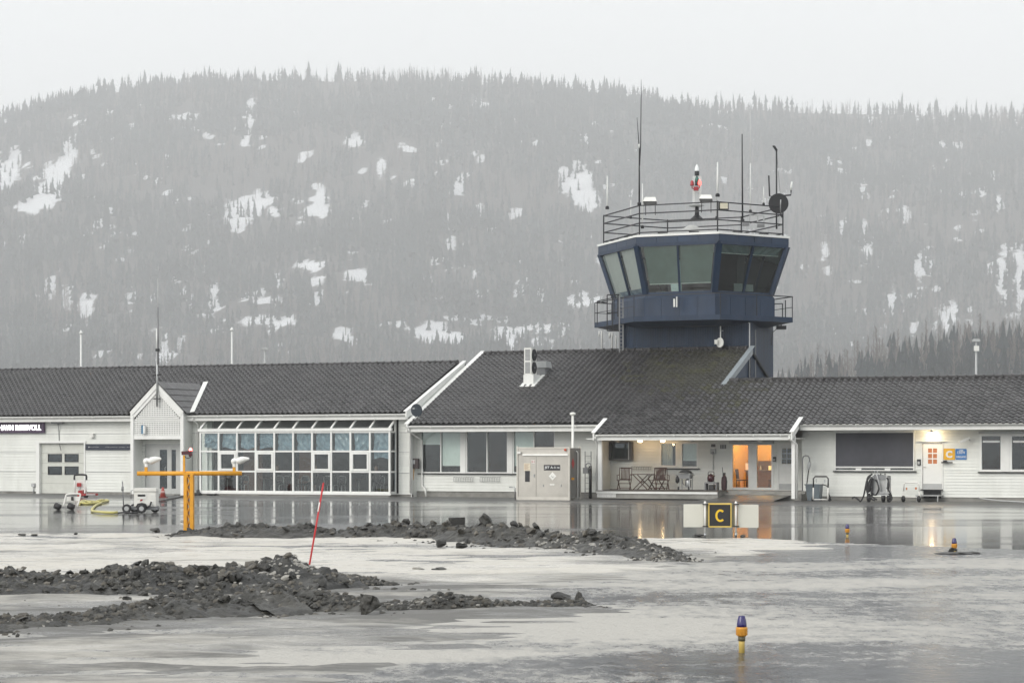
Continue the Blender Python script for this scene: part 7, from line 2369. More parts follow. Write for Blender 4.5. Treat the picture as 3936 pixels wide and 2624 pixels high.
# red pallet truck with hoop handle by the wall
P3 = gnd(17, 480, 474)
def c3(x, y, dv=0.0):
    a, b = px(17, x, y)
    return Vector(((a - 1968) / F * P3.y - P3.x, dv, max(0.03, H + (HOR - b) / F * P3.y)))
T = apron('luggage_truck', 'red flatbed hand truck with tall white and black hoop by the garage door', 'hand truck', 17, 480, 474)
T.part('hoop', MB().tube(smooth_pts([c3(400, 275), c3(400, 240), c3(415, 218), c3(520, 218), c3(536, 238), c3(536, 275)], 3), 0.045, 8), M['black'])
for x, x2 in ((400, 405), (536, 533)):
    T.part('upright', MB().tube([c3(x, 275), c3(x2, 440)], 0.035, 8), M['tubewhite'])
T.part('panel', MB().box(c3(415, 0).x, c3(520, 0).x, 0.02, 0.05, c3(0, 385).z, c3(0, 275).z), M['tubewhite'])
T.part('control_box', MB().box(c3(430, 0).x, c3(478, 0).x, -0.08, 0.018, c3(0, 350).z, c3(0, 308).z), M['red'])
T.part('post', MB().box(c3(450, 0).x, c3(468, 0).x, -0.05, 0.0, c3(0, 440).z, c3(0, 350).z), M['lightgrey'])
T.part('hydraulic_block', MB().prism([(c3(440, 0).x, -0.2, 0.05), (c3(500, 0).x, -0.2, 0.05), (c3(500, 0).x, -0.2, c3(0, 388).z), (c3(452, 0).x, -0.2, c3(0, 395).z)], (0, 0.4, 0)), M['red'])
for y in (-0.28, 0.12):
    T.part('fork', MB().box(c3(470, 0).x, c3(655, 0).x, y, y + 0.16, 0.10, 0.20), M['red'])
T.part('wheel', MB().lathe(c3(535, 460, -0.1), [(0.1, 0), (0.1, 0.08)], 12, (0, 1, 0)), M['black'])
T.part('stripe_bar', MB().box(c3(545, 0).x, c3(650, 0).x, -0.31, -0.285, 0.12, 0.18), M['lightgrey'])
# traffic cone
T = apron('traffic_cone', 'red traffic cone standing before the entrance door', 'cone', 13, 575, 1512)
hcn = (1512 - 1375) / 3.2676 / F * gnd(13, 575, 1512).y
T.part('body', MB().lathe((0, 0, 0.04), [(0.15, 0), (0.05, hcn - 0.06), (0.04, hcn - 0.05)], 16), mat('cone_red', (0.38, 0.06, 0.045), 0.5, dirt=(0.15, 0.06, 0.05), dirt_amt=0.5))
T.part('foot', MB().box(-0.22, 0.22, -0.22, 0.22, 0.0, 0.04), mat('cone_foot', (0.16, 0.04, 0.035), 0.6))
T.part('stripe', MB().lathe((0, 0, hcn * 0.45), [(0.117 - 0.0, 0), (0.093, hcn * 0.2)], 16), mat('cone_stripe', (0.5, 0.3, 0.28), 0.5))
# hoses on the apron
def ground_hose(name, label, i, pts, r, m, cat):
    P = [gnd(i, x, y) for x, y in pts]
    P = [Vector((p.x, p.y, r + 0.004 + 0.01 * (j % 2))) for j, p in enumerate(P)]
    o = P[0].copy()
    o.z = 0
    return single(name, MB().tube(smooth_pts(P, 4), r, 8), m, label, cat, o, facade=False)
ground_hose('yellow_hose', 'pale yellow hose snaking from the trolley towards the power cart', 17, [(455, 560), (500, 525), (600, 545), (700, 518), (785, 522), (700, 540), (560, 530), (470, 550), (560, 556), (700, 548), (650, 572), (620, 600), (600, 640), (700, 658), (820, 662), (880, 660)], 0.05, mat('pale_yellow_rubber', (0.52, 0.47, 0.16), 0.45), 'hose')
ground_hose('black_cable', 'black cable on the ground under the power cart', 17, [(880, 660), (960, 656), (1060, 656), (1140, 652)], 0.03, M['black'], 'cable')
ground_hose('black_cable', 'long black cable from the power cart towards the glazed bay', 17, [(1340, 528), (1430, 510), (1540, 488), (1640, 470), (1760, 452), (1830, 440)], 0.03, M['black'], 'cable')
ground_hose('coiled_cable', 'black cable coiled on the ground by the corner of the glazed bay', 17, [(1760, 395), (1830, 400), (1880, 420), (1960, 425), (2040, 440), (1980, 455), (1900, 450), (1820, 440), (1760, 430), (1850, 428), (1950, 440)], 0.05, M['black'], 'cable')
u, z = uz(2, 150, 1262, -0.9)
single('ground_socket', MB().box(u - 0.1, u + 0.12, -1.0, -0.8, 0.0, 0.12).box(u - 0.06, u + 0.05, -0.98, -0.85, 0.12, 0.28), M['black'], 'black ground socket at the foot of the downspout by the bay', 'socket', (u, -0.9, 0))
# yellow gantry -----------------------------------------------------------
PG = gnd(17, 1695, 862)
def gq(x, y, i=17, dy=0.0):
    a, b = px(i, x, y)
    return Vector(((a - 1968) / F * PG.y, PG.y + dy, H + (HOR - b) / F * PG.y))
T = Thing('light_gantry', 'yellow T-shaped gantry with lattice mast and wrapped lamps beside the dirty snow', 'gantry', PG, facade=False)
wx0, wx1 = gq(1640, 0).x, gq(1748, 0).x
zt4 = gq(0, 215).z
mw = wx1 - wx0
for x in (wx0 + 0.045, wx1 - 0.045):
    for dy in (-mw / 2 + 0.045, mw / 2 - 0.045):
        T.part('corner_post', MB().box(x - 0.045, x + 0.045, PG.y + dy - 0.045, PG.y + dy + 0.045, 0, zt4), M['yellow'])
nz = 9
for s_ in range(nz):
    za, zb2 = zt4 * s_ / nz, zt4 * (s_ + 1) / nz
    for dy in (-mw / 2 + 0.02, mw / 2 - 0.02):
        f_ = 1 if s_ % 2 else -1
        T.part('lattice_bar', MB().beam(((wx0 + wx1) / 2 - f_ * (mw / 2 - 0.09), PG.y + dy, za), ((wx0 + wx1) / 2 + f_ * (mw / 2 - 0.09), PG.y + dy, zb2), 0.025, 0.045, (0, 1, 0)), M['yellow'])
    for x in (wx0 + 0.02, wx1 - 0.02):
        T.part('lattice_bar', MB().beam((x, PG.y - f_ * (mw / 2 - 0.09), za), (x, PG.y + f_ * (mw / 2 - 0.09), zb2), 0.045, 0.025, (0, 0, 1)), M['yellow'])
T.part('base_plate', MB().box(wx0 - 0.12, wx1 + 0.12, PG.y - mw / 2 - 0.1, PG.y + mw / 2 + 0.1, 0.0, 0.05), M['blackmetal'])
a, b = gq(1110, 202), gq(2292, 200)
T.part('crossbeam', MB().tube([a, b], 0.062, 10), M['yellow'])
T.part('head_plate', MB().box(wx0 - 0.03, wx1 + 0.03, PG.y - mw / 2, PG.y + mw / 2, zt4, zt4 + 0.05), M['yellow'])
p0 = gq(845, 1190, 13, -0.05)
p1 = gq(845, 975, 13, -0.05)
T.part('lamp_post', MB().beam(p0, p1, 0.055), M['yellow'])
T.part('red_lamp_box', MB().beam(gq(815, 950, 13, -0.05), gq(943, 940, 13, -0.05), 0.10, 0.10).beam(gq(900, 965, 13, -0.05), gq(940, 950, 13, -0.05), 0.09, 0.14), mat('dark_red_box', (0.07, 0.012, 0.018), 0.4))
T.part('red_lamp', MB().lathe(gq(928, 922, 13, -0.05), [(0.04, 0), (0.045, 0.02), (0.04, 0.06), (0.015, 0.08)], 12), emis('red_glow', (1.0, 0.09, 0.07), 6.0), label='glowing red lamp')
T.part('cable_loop', MB().tube([gq(860, 985, 13, -0.08), gq(870, 1008, 13, -0.08), gq(900, 1014, 13, -0.08), gq(930, 1000, 13, -0.08), gq(936, 970, 13, -0.08)], 0.012, 6), M['black'])
M['wrap'] = mat('crumpled_white_plastic', (0.80, 0.80, 0.77), 0.25, var=0.05, bump=0.5, bscale=25)
for x in (1210, 2205):
    T.part('lamp_stub', MB().beam(gq(x, 190), gq(x, 128), 0.075), M['yellow'])
    w = [(x + 2, 130), (x + 2, 105), (x - 6, 80), (x + 8, 55), (x + 45, 60), (x + 90, 48), (x + 130, 40), (x + 172, 36)]
    T.part('wrapped_lamp', MB().tube(smooth_pts([gq(p, q2) for p, q2 in w], 3), [0.05] * 3 + [0.05] * 3 + [0.07, 0.08, 0.085] + [0.07, 0.06, 0.065] + [0.085, 0.10, 0.09] + [0.09, 0.085, 0.075] + [0.06, 0.05, 0.04] + [0.02], 12), M['wrap'])
    T.part('under_clamp', MB().tube([gq(x + 8, 216), gq(x - 2, 240)], 0.015, 6), M['grey'])
T.part('cable', MB().tube([gq(1640, 735, dy=-mw / 2), gq(1615, 733, dy=-mw / 2), gq(1608, 748, dy=-mw / 2), gq(1640, 756, dy=-mw / 2)], 0.012, 6), M['black'])
# taxiway sign --------------------------------------------------------------
PS = gnd(14, 1170, 1003)
def sp(x, y, dy=0.0):
    a, b = px(14, x, y)
    return Vector(((a - 1968) / F * PS.y, PS.y + dy, H + (HOR - b) / F * PS.y))
T = Thing('taxiway_sign', 'low taxiway sign with yellow letter C on black between blank white panels', 'sign', PS, facade=False)
def sbox(x0, y0, x1, y1, d0, d1):
    a, b = sp(x0, y1), sp(x1, y0)
    return MB().box(a.x, b.x, PS.y + d0, PS.y + d1, a.z, b.z)
M['cream'] = mat('cream_panel', (0.68, 0.67, 0.59), 0.5, var=0.04, scale=2)
T.part('blank_panel', sbox(297, 226, 772, 772, 0.03, 0.07), M['cream'])
T.part('blank_panel', sbox(1588, 236, 2080, 786, 0.03, 0.07), M['cream'])
T.part('sign_box', sbox(828, 208, 1512, 770, 0.035, 0.12), mat('sign_box_olive', (0.25, 0.24, 0.17), 0.5))
f = sbox(880, 200, 1428, 236, -0.07, 0.03)
for r in ((880, 745, 1428, 776), (880, 237, 903, 744), (1406, 237, 1428, 744)):
    g2 = sbox(*r, -0.07, 0.03)
    f.add(g2.v, g2.f)
T.part('sign_frame', f, mat('pale_yellow_frame', (0.72, 0.52, 0.12), 0.4, var=0.1))
T.part('sign_face', sbox(903, 237, 1406, 744, -0.03, 0.02), mat('sign_black', (0.018, 0.018, 0.02), 0.35, var=0.25))
a, b = sp(1058, 642), sp(1247, 352)
# letter C as a stroked arc
cxm, czm = (a.x + b.x) / 2 + 0.01, (a.z + b.z) / 2
rx_, rz_ = (b.x - a.x) / 2 - 0.005, (b.z - a.z) / 2 - 0.022
pts = []
for k in range(25):
    t = math.radians(48 + 264 * k / 24)
    pts.append((cxm + rx_ * math.cos(t) * (1.15 if math.cos(t) > 0.3 else 1.0), czm + rz_ * math.sin(t)))
lt = MB()
for k in range(24):
    p0, p1 = pts[k], pts[k + 1]
    d = Vector((p1[0] - p0[0], p1[1] - p0[1]))
    e0 = pts[max(k - 1, 0)], pts[k + 1]
    def nrm(i):
        q0, q1 = pts[max(i - 1, 0)], pts[min(i + 1, 24)]
        v2 = Vector((q1[1] - q0[1], -(q1[0] - q0[0])))
        return v2.normalized() * 0.026
    n0, n1 = nrm(k), nrm(k + 1)
    yy = PS.y - 0.034
    lt.add([(p0[0] + n0.x, yy, p0[1] + n0.y), (p0[0] - n0.x, yy, p0[1] - n0.y), (p1[0] - n1.x, yy, p1[1] - n1.y), (p1[0] + n1.x, yy, p1[1] + n1.y)], [(0, 1, 2, 3)])
T.part('letter', lt, mat('sign_yellow', (0.85, 0.55, 0.02), 0.4, var=0.03))
for x0, x1 in ((776, 826), (1510, 1562)):
    a, b = sp(x0, 1005), sp(x1, 165)
    xm = (a.x + b.x) / 2
    r2 = (b.x - a.x) / 2
    T.part('post', MB().tube([(xm, PS.y - 0.04, 0.09), (xm, PS.y - 0.04, b.z - 0.02)], r2, 12), M['tubewhite'])
    T.part('post_cap', MB().lathe((xm, PS.y - 0.04, b.z - 0.09), [(r2 * 1.25, 0), (r2 * 1.25, 0.06), (r2 * 0.7, 0.1)], 12), M['tubewhite'])
    T.part('post_base', MB().tube([(xm, PS.y - 0.04, 0.0), (xm, PS.y - 0.04, 0.10)], r2 * 1.15, 12), M['steel'])
    for y in (228, 752):
        z = sp(0, y).z
        T.part('clamp', MB().box(xm - r2 - 0.03, xm + r2 + 0.05, PS.y - 0.10, PS.y + 0.03, z - 0.012, z + 0.012), M['blackmetal'])
# taxiway edge lights
M['bluelens'] = mat('blue_glass_lens', (0.016, 0.010, 0.115), 0.15, var=0.1, spec=0.8)
M['amber'] = mat('orange_yellow_plastic', (0.62, 0.28, 0.03), 0.4, var=0.08)
M['paleyellow'] = mat('faded_yellow_pipe', (0.62, 0.45, 0.12), 0.5, var=0.12)
for i, x, y, hgt, lab in ((0, 2851, 2510, 0.405, 'nearest blue taxiway light on its yellow stem standing in the meltwater'), (0, 3257, 2059, 0.31, 'far blue taxiway light right of the lettered sign'), (0, 3668, 2122, 0.31, 'blue taxiway light on the right with a dirt clod at its foot')):
    T = Local('taxiway_light', lab, 'light', gnd(i, x, y), facade=False, group='blue taxiway edge lights')
    s_ = hgt / 0.405
    h0 = hgt - 0.27
    T.part('stem', MB().lathe((0, 0, -0.02), [(0.032, 0), (0.032, h0 + 0.02 - 0.03), (0.034, h0 + 0.02)], 14), M['paleyellow'])
    T.part('coupling', MB().lathe((0, 0, h0), [(0.038, 0), (0.040, 0.02), (0.040, 0.045), (0.034, 0.05)], 14), mat('dark_collar', (0.10, 0.085, 0.04), 0.5) if i == 0 and 'dark_collar' not in bpy.data.materials else bpy.data.materials['dark_collar'])
    T.part('body', MB().lathe((0, 0, h0 + 0.05), [(0.045, 0), (0.056, 0.015), (0.060, 0.06), (0.064, 0.075), (0.064, 0.092), (0.058, 0.10)], 18), M['amber'])
    for kk in range(10):
        an = kk * 0.628
        T.part('rib', MB().box(0.058 * math.cos(an) - 0.004, 0.058 * math.cos(an) + 0.004, 0.058 * math.sin(an) - 0.004, 0.058 * math.sin(an) + 0.004, h0 + 0.062, h0 + 0.115), M['amber'])
    T.part('lens', MB().lathe((0, 0, h0 + 0.15), [(0.054, 0), (0.053, 0.03), (0.047, 0.075), (0.036, 0.112), (0.033, 0.12)], 20), M['bluelens'])
# red snow stake
p0, p1 = gnd(0, 1183, 2187), None
k = p0.y / F
p1 = p0 + Vector((60 * k, 0.0, 330 * k))
T = Thing('snow_stake', 'thin leaning red snow stake with a white band on the dirty heap', 'stake', p0, facade=False)
T.part('rod', MB().tube([p0 - Vector((0, 0, 0.1)), p1], 0.017, 8), mat('stake_red', (0.50, 0.02, 0.025), 0.4, var=0.05))
T.part('band', MB().tube([p0.lerp(p1, 0.67), p0.lerp(p1, 0.78)], 0.0185, 8), M['plastic_white'])
T.part('tip', MB().tube([p1, p1 + (p1 - p0).normalized() * 0.02], [0.017, 0.008], 8), M['red'])

# ================================================================== DIRTY SNOW HEAPS
def ico(sub, seed, sq=(1, 1, 0.8), rough=0.36):
    """Angular lump: icosphere pushed about and cut by a few planes."""
    import bmesh
    bm_ = bmesh.new()
    bmesh.ops.create_icosphere(bm_, subdivisions=sub, radius=1.0)
    k = random.Random(seed)
    cuts = [(Vector((k.gauss(0, 1), k.gauss(0, 1), k.gauss(0, 1))).normalized(), k.uniform(0.45, 0.85)) for _ in range(5)]
    offs = [Vector((k.uniform(0, 99), k.uniform(0, 99), k.uniform(0, 99))) for _ in range(2)]
    from mathutils import noise
    for w in bm_.verts:
        p = w.co.copy()
        d = 1 + rough * noise.noise(p * 1.3 + offs[0]) * 1.6 + rough * 0.7 * noise.noise(p * 3.1 + offs[1])
        p = p * d
        for n, h in cuts:
            t = p.dot(n) - h
            if t > 0:
                p = p - n * t * 0.9
        w.co = Vector((p.x * sq[0], p.y * sq[1], p.z * sq[2]))
    me = bpy.data.meshes.new('snow_lump')
    bm_.to_mesh(me)
    bm_.free()
    return me

M['dirty'] = mat('dirty_snow', (0.028, 0.027, 0.023), 0.5, var=0.55, scale=4.0, dirt=(0.15, 0.145, 0.13), dirt_amt=0.7, bump=0.9, bscale=22, rand=0.5)
M['brownish'] = mat('muddy_snow', (0.085, 0.077, 0.062), 0.55, var=0.5, scale=5.0, dirt=(0.22, 0.21, 0.19), dirt_amt=0.7, bump=0.9, bscale=25, rand=0.35)
M['paleice'] = mat('pale_broken_ice', (0.28, 0.27, 0.245), 0.45, var=0.35, scale=5.0, dirt=(0.12, 0.115, 0.10), dirt_amt=0.8, bump=0.7, bscale=20, rand=0.25)
def variants(m, sub, n, s0):
    out = []
    for k in range(n):
        q_ = random.Random(s0 + k)
        me = ico(sub, s0 + k, (q_.uniform(0.8, 1.3), q_.uniform(0.7, 1.1), q_.uniform(0.5, 0.95)))
        me.materials.append(M[m])
        out.append(me)
    return out
LUMP = {'dirty': variants('dirty', 2, 14, 100), 'paleice': variants('paleice', 2, 6, 200), 'brownish': variants('brownish', 2, 8, 300)}

def heap(name, label, path, seed, n_obj=240, n_small=1500, pale=None, lump=(0.05, 0.15)):
    q_ = random.Random(seed)
    P = [(gnd(0, x, y), h, w) for x, y, h, w in path]
    cen = [p for p, h, w in P]
    o = cen[len(cen) // 2].copy()
    T = Thing(name, label, 'snow heap', o, facade=False)
    L = [0.0]
    for a, b in zip(cen, cen[1:]):
        L.append(L[-1] + (b - a).length)
    L = np.array(L)
    ax, ay = np.array([p.x for p in cen]), np.array([p.y for p in cen])
    ah, aw = np.array([h for _, h, w in P]), np.array([w for _, h, w in P])
    ns = int(L[-1] / 0.06)
    nt_ = 44
    ss = np.linspace(0, L[-1], ns)
    tt = np.linspace(-1, 1, nt_)
    Sg, Tg = np.meshgrid(ss, tt)
    bx, by = np.interp(Sg, L, ax), np.interp(Sg, L, ay)
    dx, dy = np.gradient(np.interp(ss, L, ax)), np.gradient(np.interp(ss, L, ay))
    nl = np.hypot(dx, dy)
    nx, ny = -dy / nl, dx / nl
    wv = np.interp(Sg, L, aw) * (0.75 + 0.6 * fbm(Sg * 0.9 + seed, Tg * 0 + 3, 3, seed))
    X = bx + nx[None] * Tg * wv
    Y = by + ny[None] * Tg * wv
    def hgt(X, Y, S_, T_):
        h = np.interp(S_, L, ah) * np.clip(1 - np.abs(T_) ** 1.6, 0, 1)
        n1 = fbm(X * 1.1 + 9, Y * 1.1, 4, seed + 1)
        n2 = fbm(X * 5.0, Y * 5.0, 4, seed + 2)
        return h * (0.30 + 1.1 * n1 + 1.1 * (n2 - 0.5)) * np.clip((0.5 + 1.2 * fbm(S_ * 0.7, S_ * 0 + 1, 3, seed + 7)), 0.4, 1.2)
    Z = hgt(X, Y, Sg, Tg)
    Z = Z - 0.02 * (np.abs(Tg) > 0.93)
    Xo, Yo = X - o.x, Y - o.y
    mesh_obj('packed_snow', grid_mesh('packed_snow', Xo, Yo, Z + 0.012, None, False), M['dirty'], T.e)
    # lumps
    rs = np.random.RandomState(seed)
    nn_ = n_obj + n_small
    S1 = rs.uniform(0, L[-1], nn_)
    T1 = np.clip(rs.normal(0, 0.5, nn_), -1.15, 1.15)
    T1[n_obj:] = np.clip(rs.normal(0, 0.75, n_small), -2.2, 2.2)
    ii = np.minimum((S1 / L[-1] * (ns - 1)).astype(int), ns - 1)
    w1 = np.interp(S1, L, aw)
    x1 = np.interp(S1, L, ax) + nx[ii] * T1 * w1
    y1 = np.interp(S1, L, ay) + ny[ii] * T1 * w1
    h1 = np.interp(S1, L, ah)
    z1_ = np.where(np.abs(T1) < 1, hgt(x1, y1, S1, np.clip(T1, -1, 1)), 0)
    items = []
    for k in range(nn_):
        big = k < n_obj
        x, y, t_, hh_ = float(x1[k]), float(y1[k]), float(T1[k]), float(h1[k])
        r = (q_.uniform(lump[0], lump[1]) * (0.6 + 0.7 * hh_ / 0.4) * (1.35 if q_.random() < 0.06 else 1.0)) if big else q_.uniform(0.012, 0.055)
        mk = 'paleice' if q_.random() < (pale(x, y, t_) if pale else 0.1) else ('brownish' if q_.random() < 0.3 else 'dirty')
        if mk == 'paleice':
            r *= 0.7
        items.append((x - o.x, y - o.y, float(z1_[k]) + r * q_.uniform(0.1, 0.5), r, mk, big))
    for x, y, z, r, mk, big in items:
        if big:
            mesh_obj('snow_lump', q_.choice(LUMP[mk]), None, T.e, (x, y, z), (q_.uniform(-0.6, 0.6), q_.uniform(-0.6, 0.6), q_.uniform(0, 6.28)), (r * q_.uniform(0.8, 1.3), r * q_.uniform(0.8, 1.2), r * q_.uniform(0.7, 1.1)))
    small = ico(1, 77)
    sv_ = np.array([tuple(w.co) for w in small.vertices])
    sf_ = np.array([tuple(p.vertices) for p in small.polygons])
    for mk in ('dirty', 'brownish', 'paleice'):
        S_ = [t for t in items if not t[5] and t[4] == mk]
        if not S_:
            continue
        pp_ = np.array([t[:3] for t in S_])
        rr_ = np.array([t[3] for t in S_])[:, None] * np.stack([rs.uniform(0.7, 1.6, len(S_)), np.ones(len(S_)), rs.uniform(0.6, 1.0, len(S_))], -1)
        co_ = (sv_[None] * rr_[:, None] + pp_[:, None]).reshape(-1, 3)
        ff_ = (sf_[None] + (np.arange(len(S_)) * len(sv_))[:, None, None]).reshape(-1, 3)
        ob = mesh_obj('snow_crumbs', np_mesh('snow_crumbs', co_, ff_), M[mk], T.e)
        ob['kind'] = 'stuff'
    return T

heap('dirty_snow_ridge', 'long dark ridge of dirty snow lumps farthest back, in front of the yellow gantry', [(690, 2058, .05, .4), (760, 2062, .16, .7), (900, 2064, .27, .95), (1100, 2066, .24, .9), (1350, 2065, .24, .9), (1550, 2067, .26, 1.0), (1750, 2073, .30, 1.1), (1870, 2078, .36, 1.2), (2000, 2088, .36, 1.2), (2150, 2098, .38, 1.1), (2300, 2112, .32, 1.0), (2450, 2132, .24, .8), (2540, 2148, .16, .6), (2610, 2162, .07, .3)],
     5, 290, 3200, lambda x, y, t: 0.06 + (0.5 if (t < -0.45 and x > 0.5) else 0) + (0.35 if x > 2.6 else 0), (0.045, 0.10))
heap('dirty_snow_bank', 'tall dark bank of dirty snow lumps at the left, pale ice at its right end', [(-120, 2278, .30, 1.4), (100, 2274, .32, 1.5), (300, 2272, .34, 1.6), (500, 2270, .36, 1.6), (700, 2268, .34, 1.6), (900, 2264, .36, 1.6), (1060, 2258, .40, 1.5), (1150, 2250, .34, 1.4), (1250, 2246, .22, 1.2), (1350, 2250, .13, .9), (1440, 2256, .05, .5)],
     11, 290, 3200, lambda x, y, t: 0.12 + (0.75 if (-3.9 < x < -2.7 and t > -0.6) else 0) + (0.25 if (x < -3.9 and t > 0.55) else 0), (0.04, 0.09))
heap('dirty_snow_trail', 'low nearest trail of dark dirty snow reaching towards the middle of the picture', [(-120, 2428, .13, .5), (150, 2412, .17, .5), (400, 2396, .17, .55), (650, 2372, .22, .7), (850, 2350, .30, 1.1), (1050, 2340, .26, 1.1), (1250, 2344, .17, .8), (1400, 2352, .12, .5), (1600, 2348, .17, .45), (1800, 2345, .18, .45), (1950, 2345, .12, .4), (2100, 2336, .08, .35), (2240, 2328, .07, .35)],
     19, 280, 2600, lambda x, y, t: 0.10, (0.03, 0.065))

def clod(label, x, y, w, h, seed, m='dirty', lift=0.0, group=None, block=False):
    p = gnd(0, x, y)
    k = p.y / F
    if block:
        mb = MB()
        q_ = random.Random(seed)
        c = [(-1, -1), (1, -1), (1, 1), (-1, 1)]
        lo_ = [(a * w * k / 2 * q_.uniform(0.85, 1.0), b * w * k / 2.6, -0.05) for a, b in c]
        hi_ = [(a * w * k / 2 * q_.uniform(0.92, 1.02), b * w * k / 2.6, h * k * q_.uniform(0.95, 1.03)) for a, b in c]
        mb.frustum(lo_, hi_)
        me = mb.mesh('snow_block')
        me.materials.append(M[m])
        o = mesh_obj('snow_block', me, None, None, p + Vector((0, 0, lift)))
    else:
        me = ico(3, seed, (1, 0.8, 1), 0.42)
        me.materials.append(M[m])
        zmin = min(w_.co.z for w_ in me.vertices)
        xs = [w_.co.x for w_ in me.vertices]
        zs = [w_.co.z for w_ in me.vertices]
        sx, sz = w * k / (max(xs) - min(xs)), h * k / (max(zs) - min(zs))
        for w_ in me.vertices:
            w_.co = Vector((w_.co.x * sx, w_.co.y * sx, (w_.co.z - zmin) * sz))
        me.update()
        o = mesh_obj('snow_clod', me, None, None, p + Vector((0, 0, lift - 0.01)))
    o['label'] = label
    o['category'] = 'snow clod'
    if group:
        o['group'] = group
    return o
G_ = 'loose dirty snow clods'
clod('square dark snow block sitting on top of the back ridge', 1757, 2070, 66, 42, 3, lift=0.27, block=True)
clod('upright knobbly dark clod standing on the nearest trail', 1420, 2366, 82, 88, 31, group=G_)
clod('larger of two dark clods at the right end of the nearest trail', 2165, 2328, 80, 58, 32, group=G_)
clod('tall narrow dark clod at the very end of the nearest trail', 2226, 2326, 40, 60, 33, group=G_)
clod('flat dark slab lying on the nearest trail right of the upright clod', 1700, 2332, 100, 28, 34, lift=0.03, group=G_)
clod('dark clod lying in front of the back ridge, left one of a pair', 1693, 2104, 44, 34, 35, group=G_)
clod('dark clod lying in front of the back ridge, right one of a pair', 1770, 2108, 46, 28, 36, group=G_)
clod('rounded dark clod on the ice left of the gantry foot', 597, 2044, 40, 18, 37, group=G_)
clod('tiny dark clod on the ice between gantry and back ridge', 646, 2075, 12, 10, 38, group=G_)
clod('small dark clod at the ice edge, second from the left picture edge', 135, 2058, 30, 9, 39, group=G_)
clod('small dark clod on the ice edge at the far left', 85, 2058, 32, 10, 40, group=G_)
clod('pointed small clod on the ice edge below the yellow hose', 290, 2055, 16, 12, 41, group=G_)
clod('brown clod leaning on the foot of the right taxiway light', 3660, 2122, 36, 22, 42, m='dirty', group=G_)
clod('low dark crust left of the sign post', 2690, 2060, 52, 10, 43, group=G_)
clod('low dark crust right of the sign', 2855, 2064, 22, 12, 44, group=G_)
clod('flat dark dirt patch under the right taxiway light', 3690, 2128, 190, 12, 45, group=G_)
clod('small dark clod on the open ice right of the bank', 1610, 2192, 50, 16, 46, m='paleice', group=G_)
clod('dark flat clod on the ice in the middle distance', 1690, 2192, 60, 16, 47, group=G_)
clod('small dark clod below the left bank', 490, 2312, 38, 26, 48, group=G_)

# people sitting behind the bay glass, dim
def sitter(label, x, v, col, turn):
    u = uz(2, x, 1000, v)[0]
    T = Local('person', label, 'person', (u, v, 0.14), group='people in the glazed bay')
    T.e.rotation_euler = (0, 0, -TH + turn)
    me = bpy.data.meshes.new('body')
    V = [(0, 0, 0.50), (0, 0, 0.72), (0, -0.01, 0.95), (0, 0, 1.06), (0, -0.01, 1.15),
         (0.19, 0, 0.97), (0.25, -0.08, 0.72), (0.16, -0.30, 0.72), (-0.19, 0, 0.97), (-0.25, -0.08, 0.72), (-0.16, -0.30, 0.72),
         (0.10, -0.08, 0.48), (0.12, -0.45, 0.50), (0.12, -0.46, 0.08), (0.12, -0.58, 0.04), (-0.10, -0.08, 0.48), (-0.12, -0.45, 0.50), (-0.12, -0.46, 0.08), (-0.12, -0.58, 0.04)]
    E_ = [(0, 1), (1, 2), (2, 3), (3, 4), (2, 5), (5, 6), (6, 7), (2, 8), (8, 9), (9, 10), (0, 11), (11, 12), (12, 13), (13, 14), (0, 15), (15, 16), (16, 17), (17, 18)]
    me.from_pydata(V, E_, [])
    o = mesh_obj('body', me, col, T.e)
    sk = o.modifiers.new('skin', 'SKIN')
    R_ = [.14, .14, .13, .06, .055, .075, .05, .04, .075, .05, .04, .085, .07, .05, .035, .085, .07, .05, .035]
    for i, r in enumerate(R_):
        me.skin_vertices[0].data[i].radius = (r, r * 0.85)
        me.skin_vertices[0].data[i].use_root = i == 0
    o.modifiers.new('sub', 'SUBSURF').levels = 1
    T.part('head', MB().lathe((0, -0.02, 1.13), [(0.05, 0), (0.075, 0.05), (0.085, 0.12), (0.08, 0.19), (0.04, 0.235)], 14), mat('dim_skin', (0.35, 0.22, 0.17), 0.6) if 'dim_skin' not in bpy.data.materials else bpy.data.materials['dim_skin'])
    T.part('hair', MB().lathe((0, 0.012, 1.24), [(0.088, -0.03), (0.092, 0.04), (0.085, 0.09), (0.04, 0.135)], 14), M['black'])
    T.part('nose', MB().lathe((0, -0.10, 1.225), [(0.018, 0), (0.012, 0.05)], 6), bpy.data.materials['dim_skin'])
sitter('seated person in dark clothes behind the glazed bay, fifth column from the left', 880, 0.5, M['dark'], 0.8)
sitter('seated person in dark clothes behind the seventh column of the glazed bay', 1245, 0.6, M['dark'], -0.5)
sitter('seated person in black behind the last column of the glazed bay', 1800, 0.3, M['black'], 0.5)
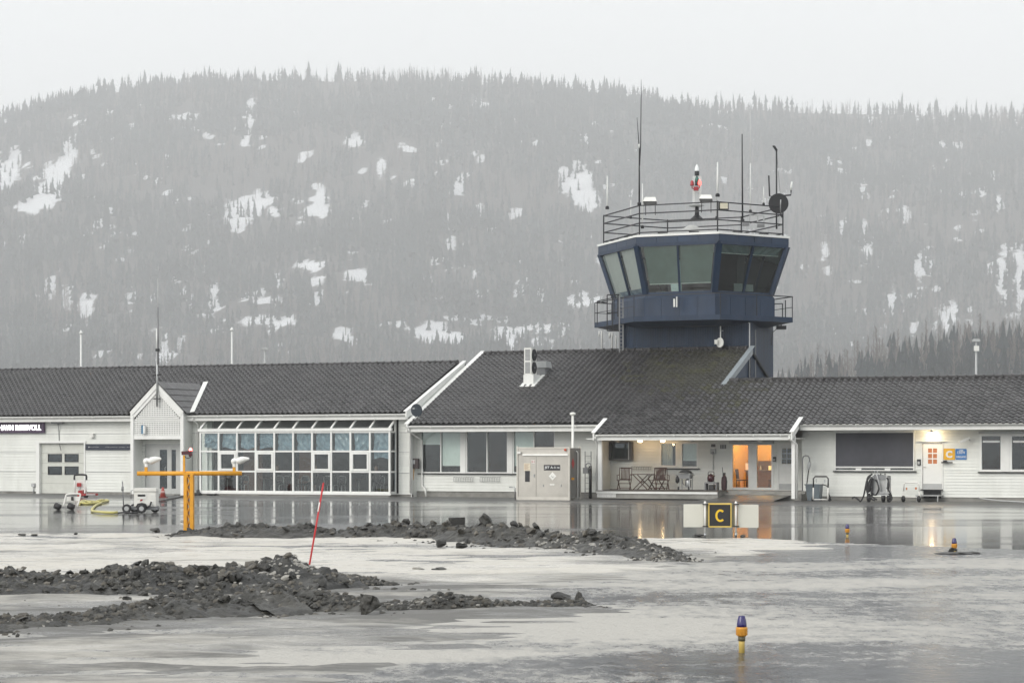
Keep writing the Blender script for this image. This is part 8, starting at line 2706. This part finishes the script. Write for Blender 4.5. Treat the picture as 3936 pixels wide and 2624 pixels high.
# cafe furniture behind the glass
def cafe_chair(label, x, v):
    u = uz(2, x, 1150, v)[0]
    T = Local('cafe_chair', label, 'chair', (u, v, 0.14), group='steel cafe chairs in the glazed bay')
    T.part('frame', MB().tube(smooth_pts([Vector(p) for p in ((-0.22, -0.2, 0), (-0.22, -0.18, 0.4), (-0.2, 0.2, 0.44), (-0.2, 0.24, 0.82), (0.2, 0.24, 0.82), (0.2, 0.2, 0.44), (0.22, -0.18, 0.4), (0.22, -0.2, 0))], 3), 0.016, 6), M['steel'])
    T.part('seat', MB().box(-0.2, 0.2, -0.2, 0.2, 0.43, 0.46), M['dark'])
    T.part('backrest', MB().box(-0.19, 0.19, 0.21, 0.25, 0.6, 0.84), M['dark'])
    for s_ in (-1, 1):
        T.part('leg', MB().tube([(s_ * 0.2, 0.2, 0.44), (s_ * 0.2, 0.25, 0)], 0.016, 6), M['steel'])
for x, nm in ((880, 'fifth'), (955, 'sixth'), (1120, 'middle'), (1330, 'seventh'), (1460, 'eighth'), (1820, 'last'), (560, 'third')):
    cafe_chair('dim steel cafe chair low behind the %s column of the glazed bay' % nm, x, 0.15)
for x, v, nm in ((420, 0.9, 'left'), (760, 0.7, 'fourth'), (1080, 0.8, 'middle'), (1640, 0.6, 'right')):
    u = uz(2, x, 1150, v)[0]
    T = Local('cafe_table', 'dim round cafe table behind the %s part of the glazed bay' % nm, 'table', (u, v, 0.14), group='cafe tables in the glazed bay')
    T.part('top', MB().lathe((0, 0, 0.70), [(0.42, 0), (0.42, 0.03)], 20), M['wood'])
    T.part('column', MB().tube([(0, 0, 0), (0, 0, 0.7)], 0.035, 8), M['steel'])
    T.part('foot', MB().lathe((0, 0, 0), [(0.25, 0), (0.22, 0.03), (0.04, 0.05)], 16), M['steel'])
for x, lab in ((850, 'brown curtain hanging in the middle of the glazed bay'),):
    pass
u0 = uz(2, 1085, 1000, 1.4)[0]
single('brown_partition', MB().box(u0, u0 + 0.95, 1.4, 1.48, 0.14, 2.3), M['brownroom'], 'brown partition panel seen behind the sixth column of the glazed bay', 'partition', (u0, 1.4, 0.14))
u0 = uz(2, 570, 1000, 1.6)[0]
single('brown_partition', MB().box(u0, u0 + 1.1, 1.6, 1.68, 0.14, 2.5), M['brownroom'], 'reddish partition panel seen behind the third column of the glazed bay', 'partition', (u0, 1.6, 0.14))
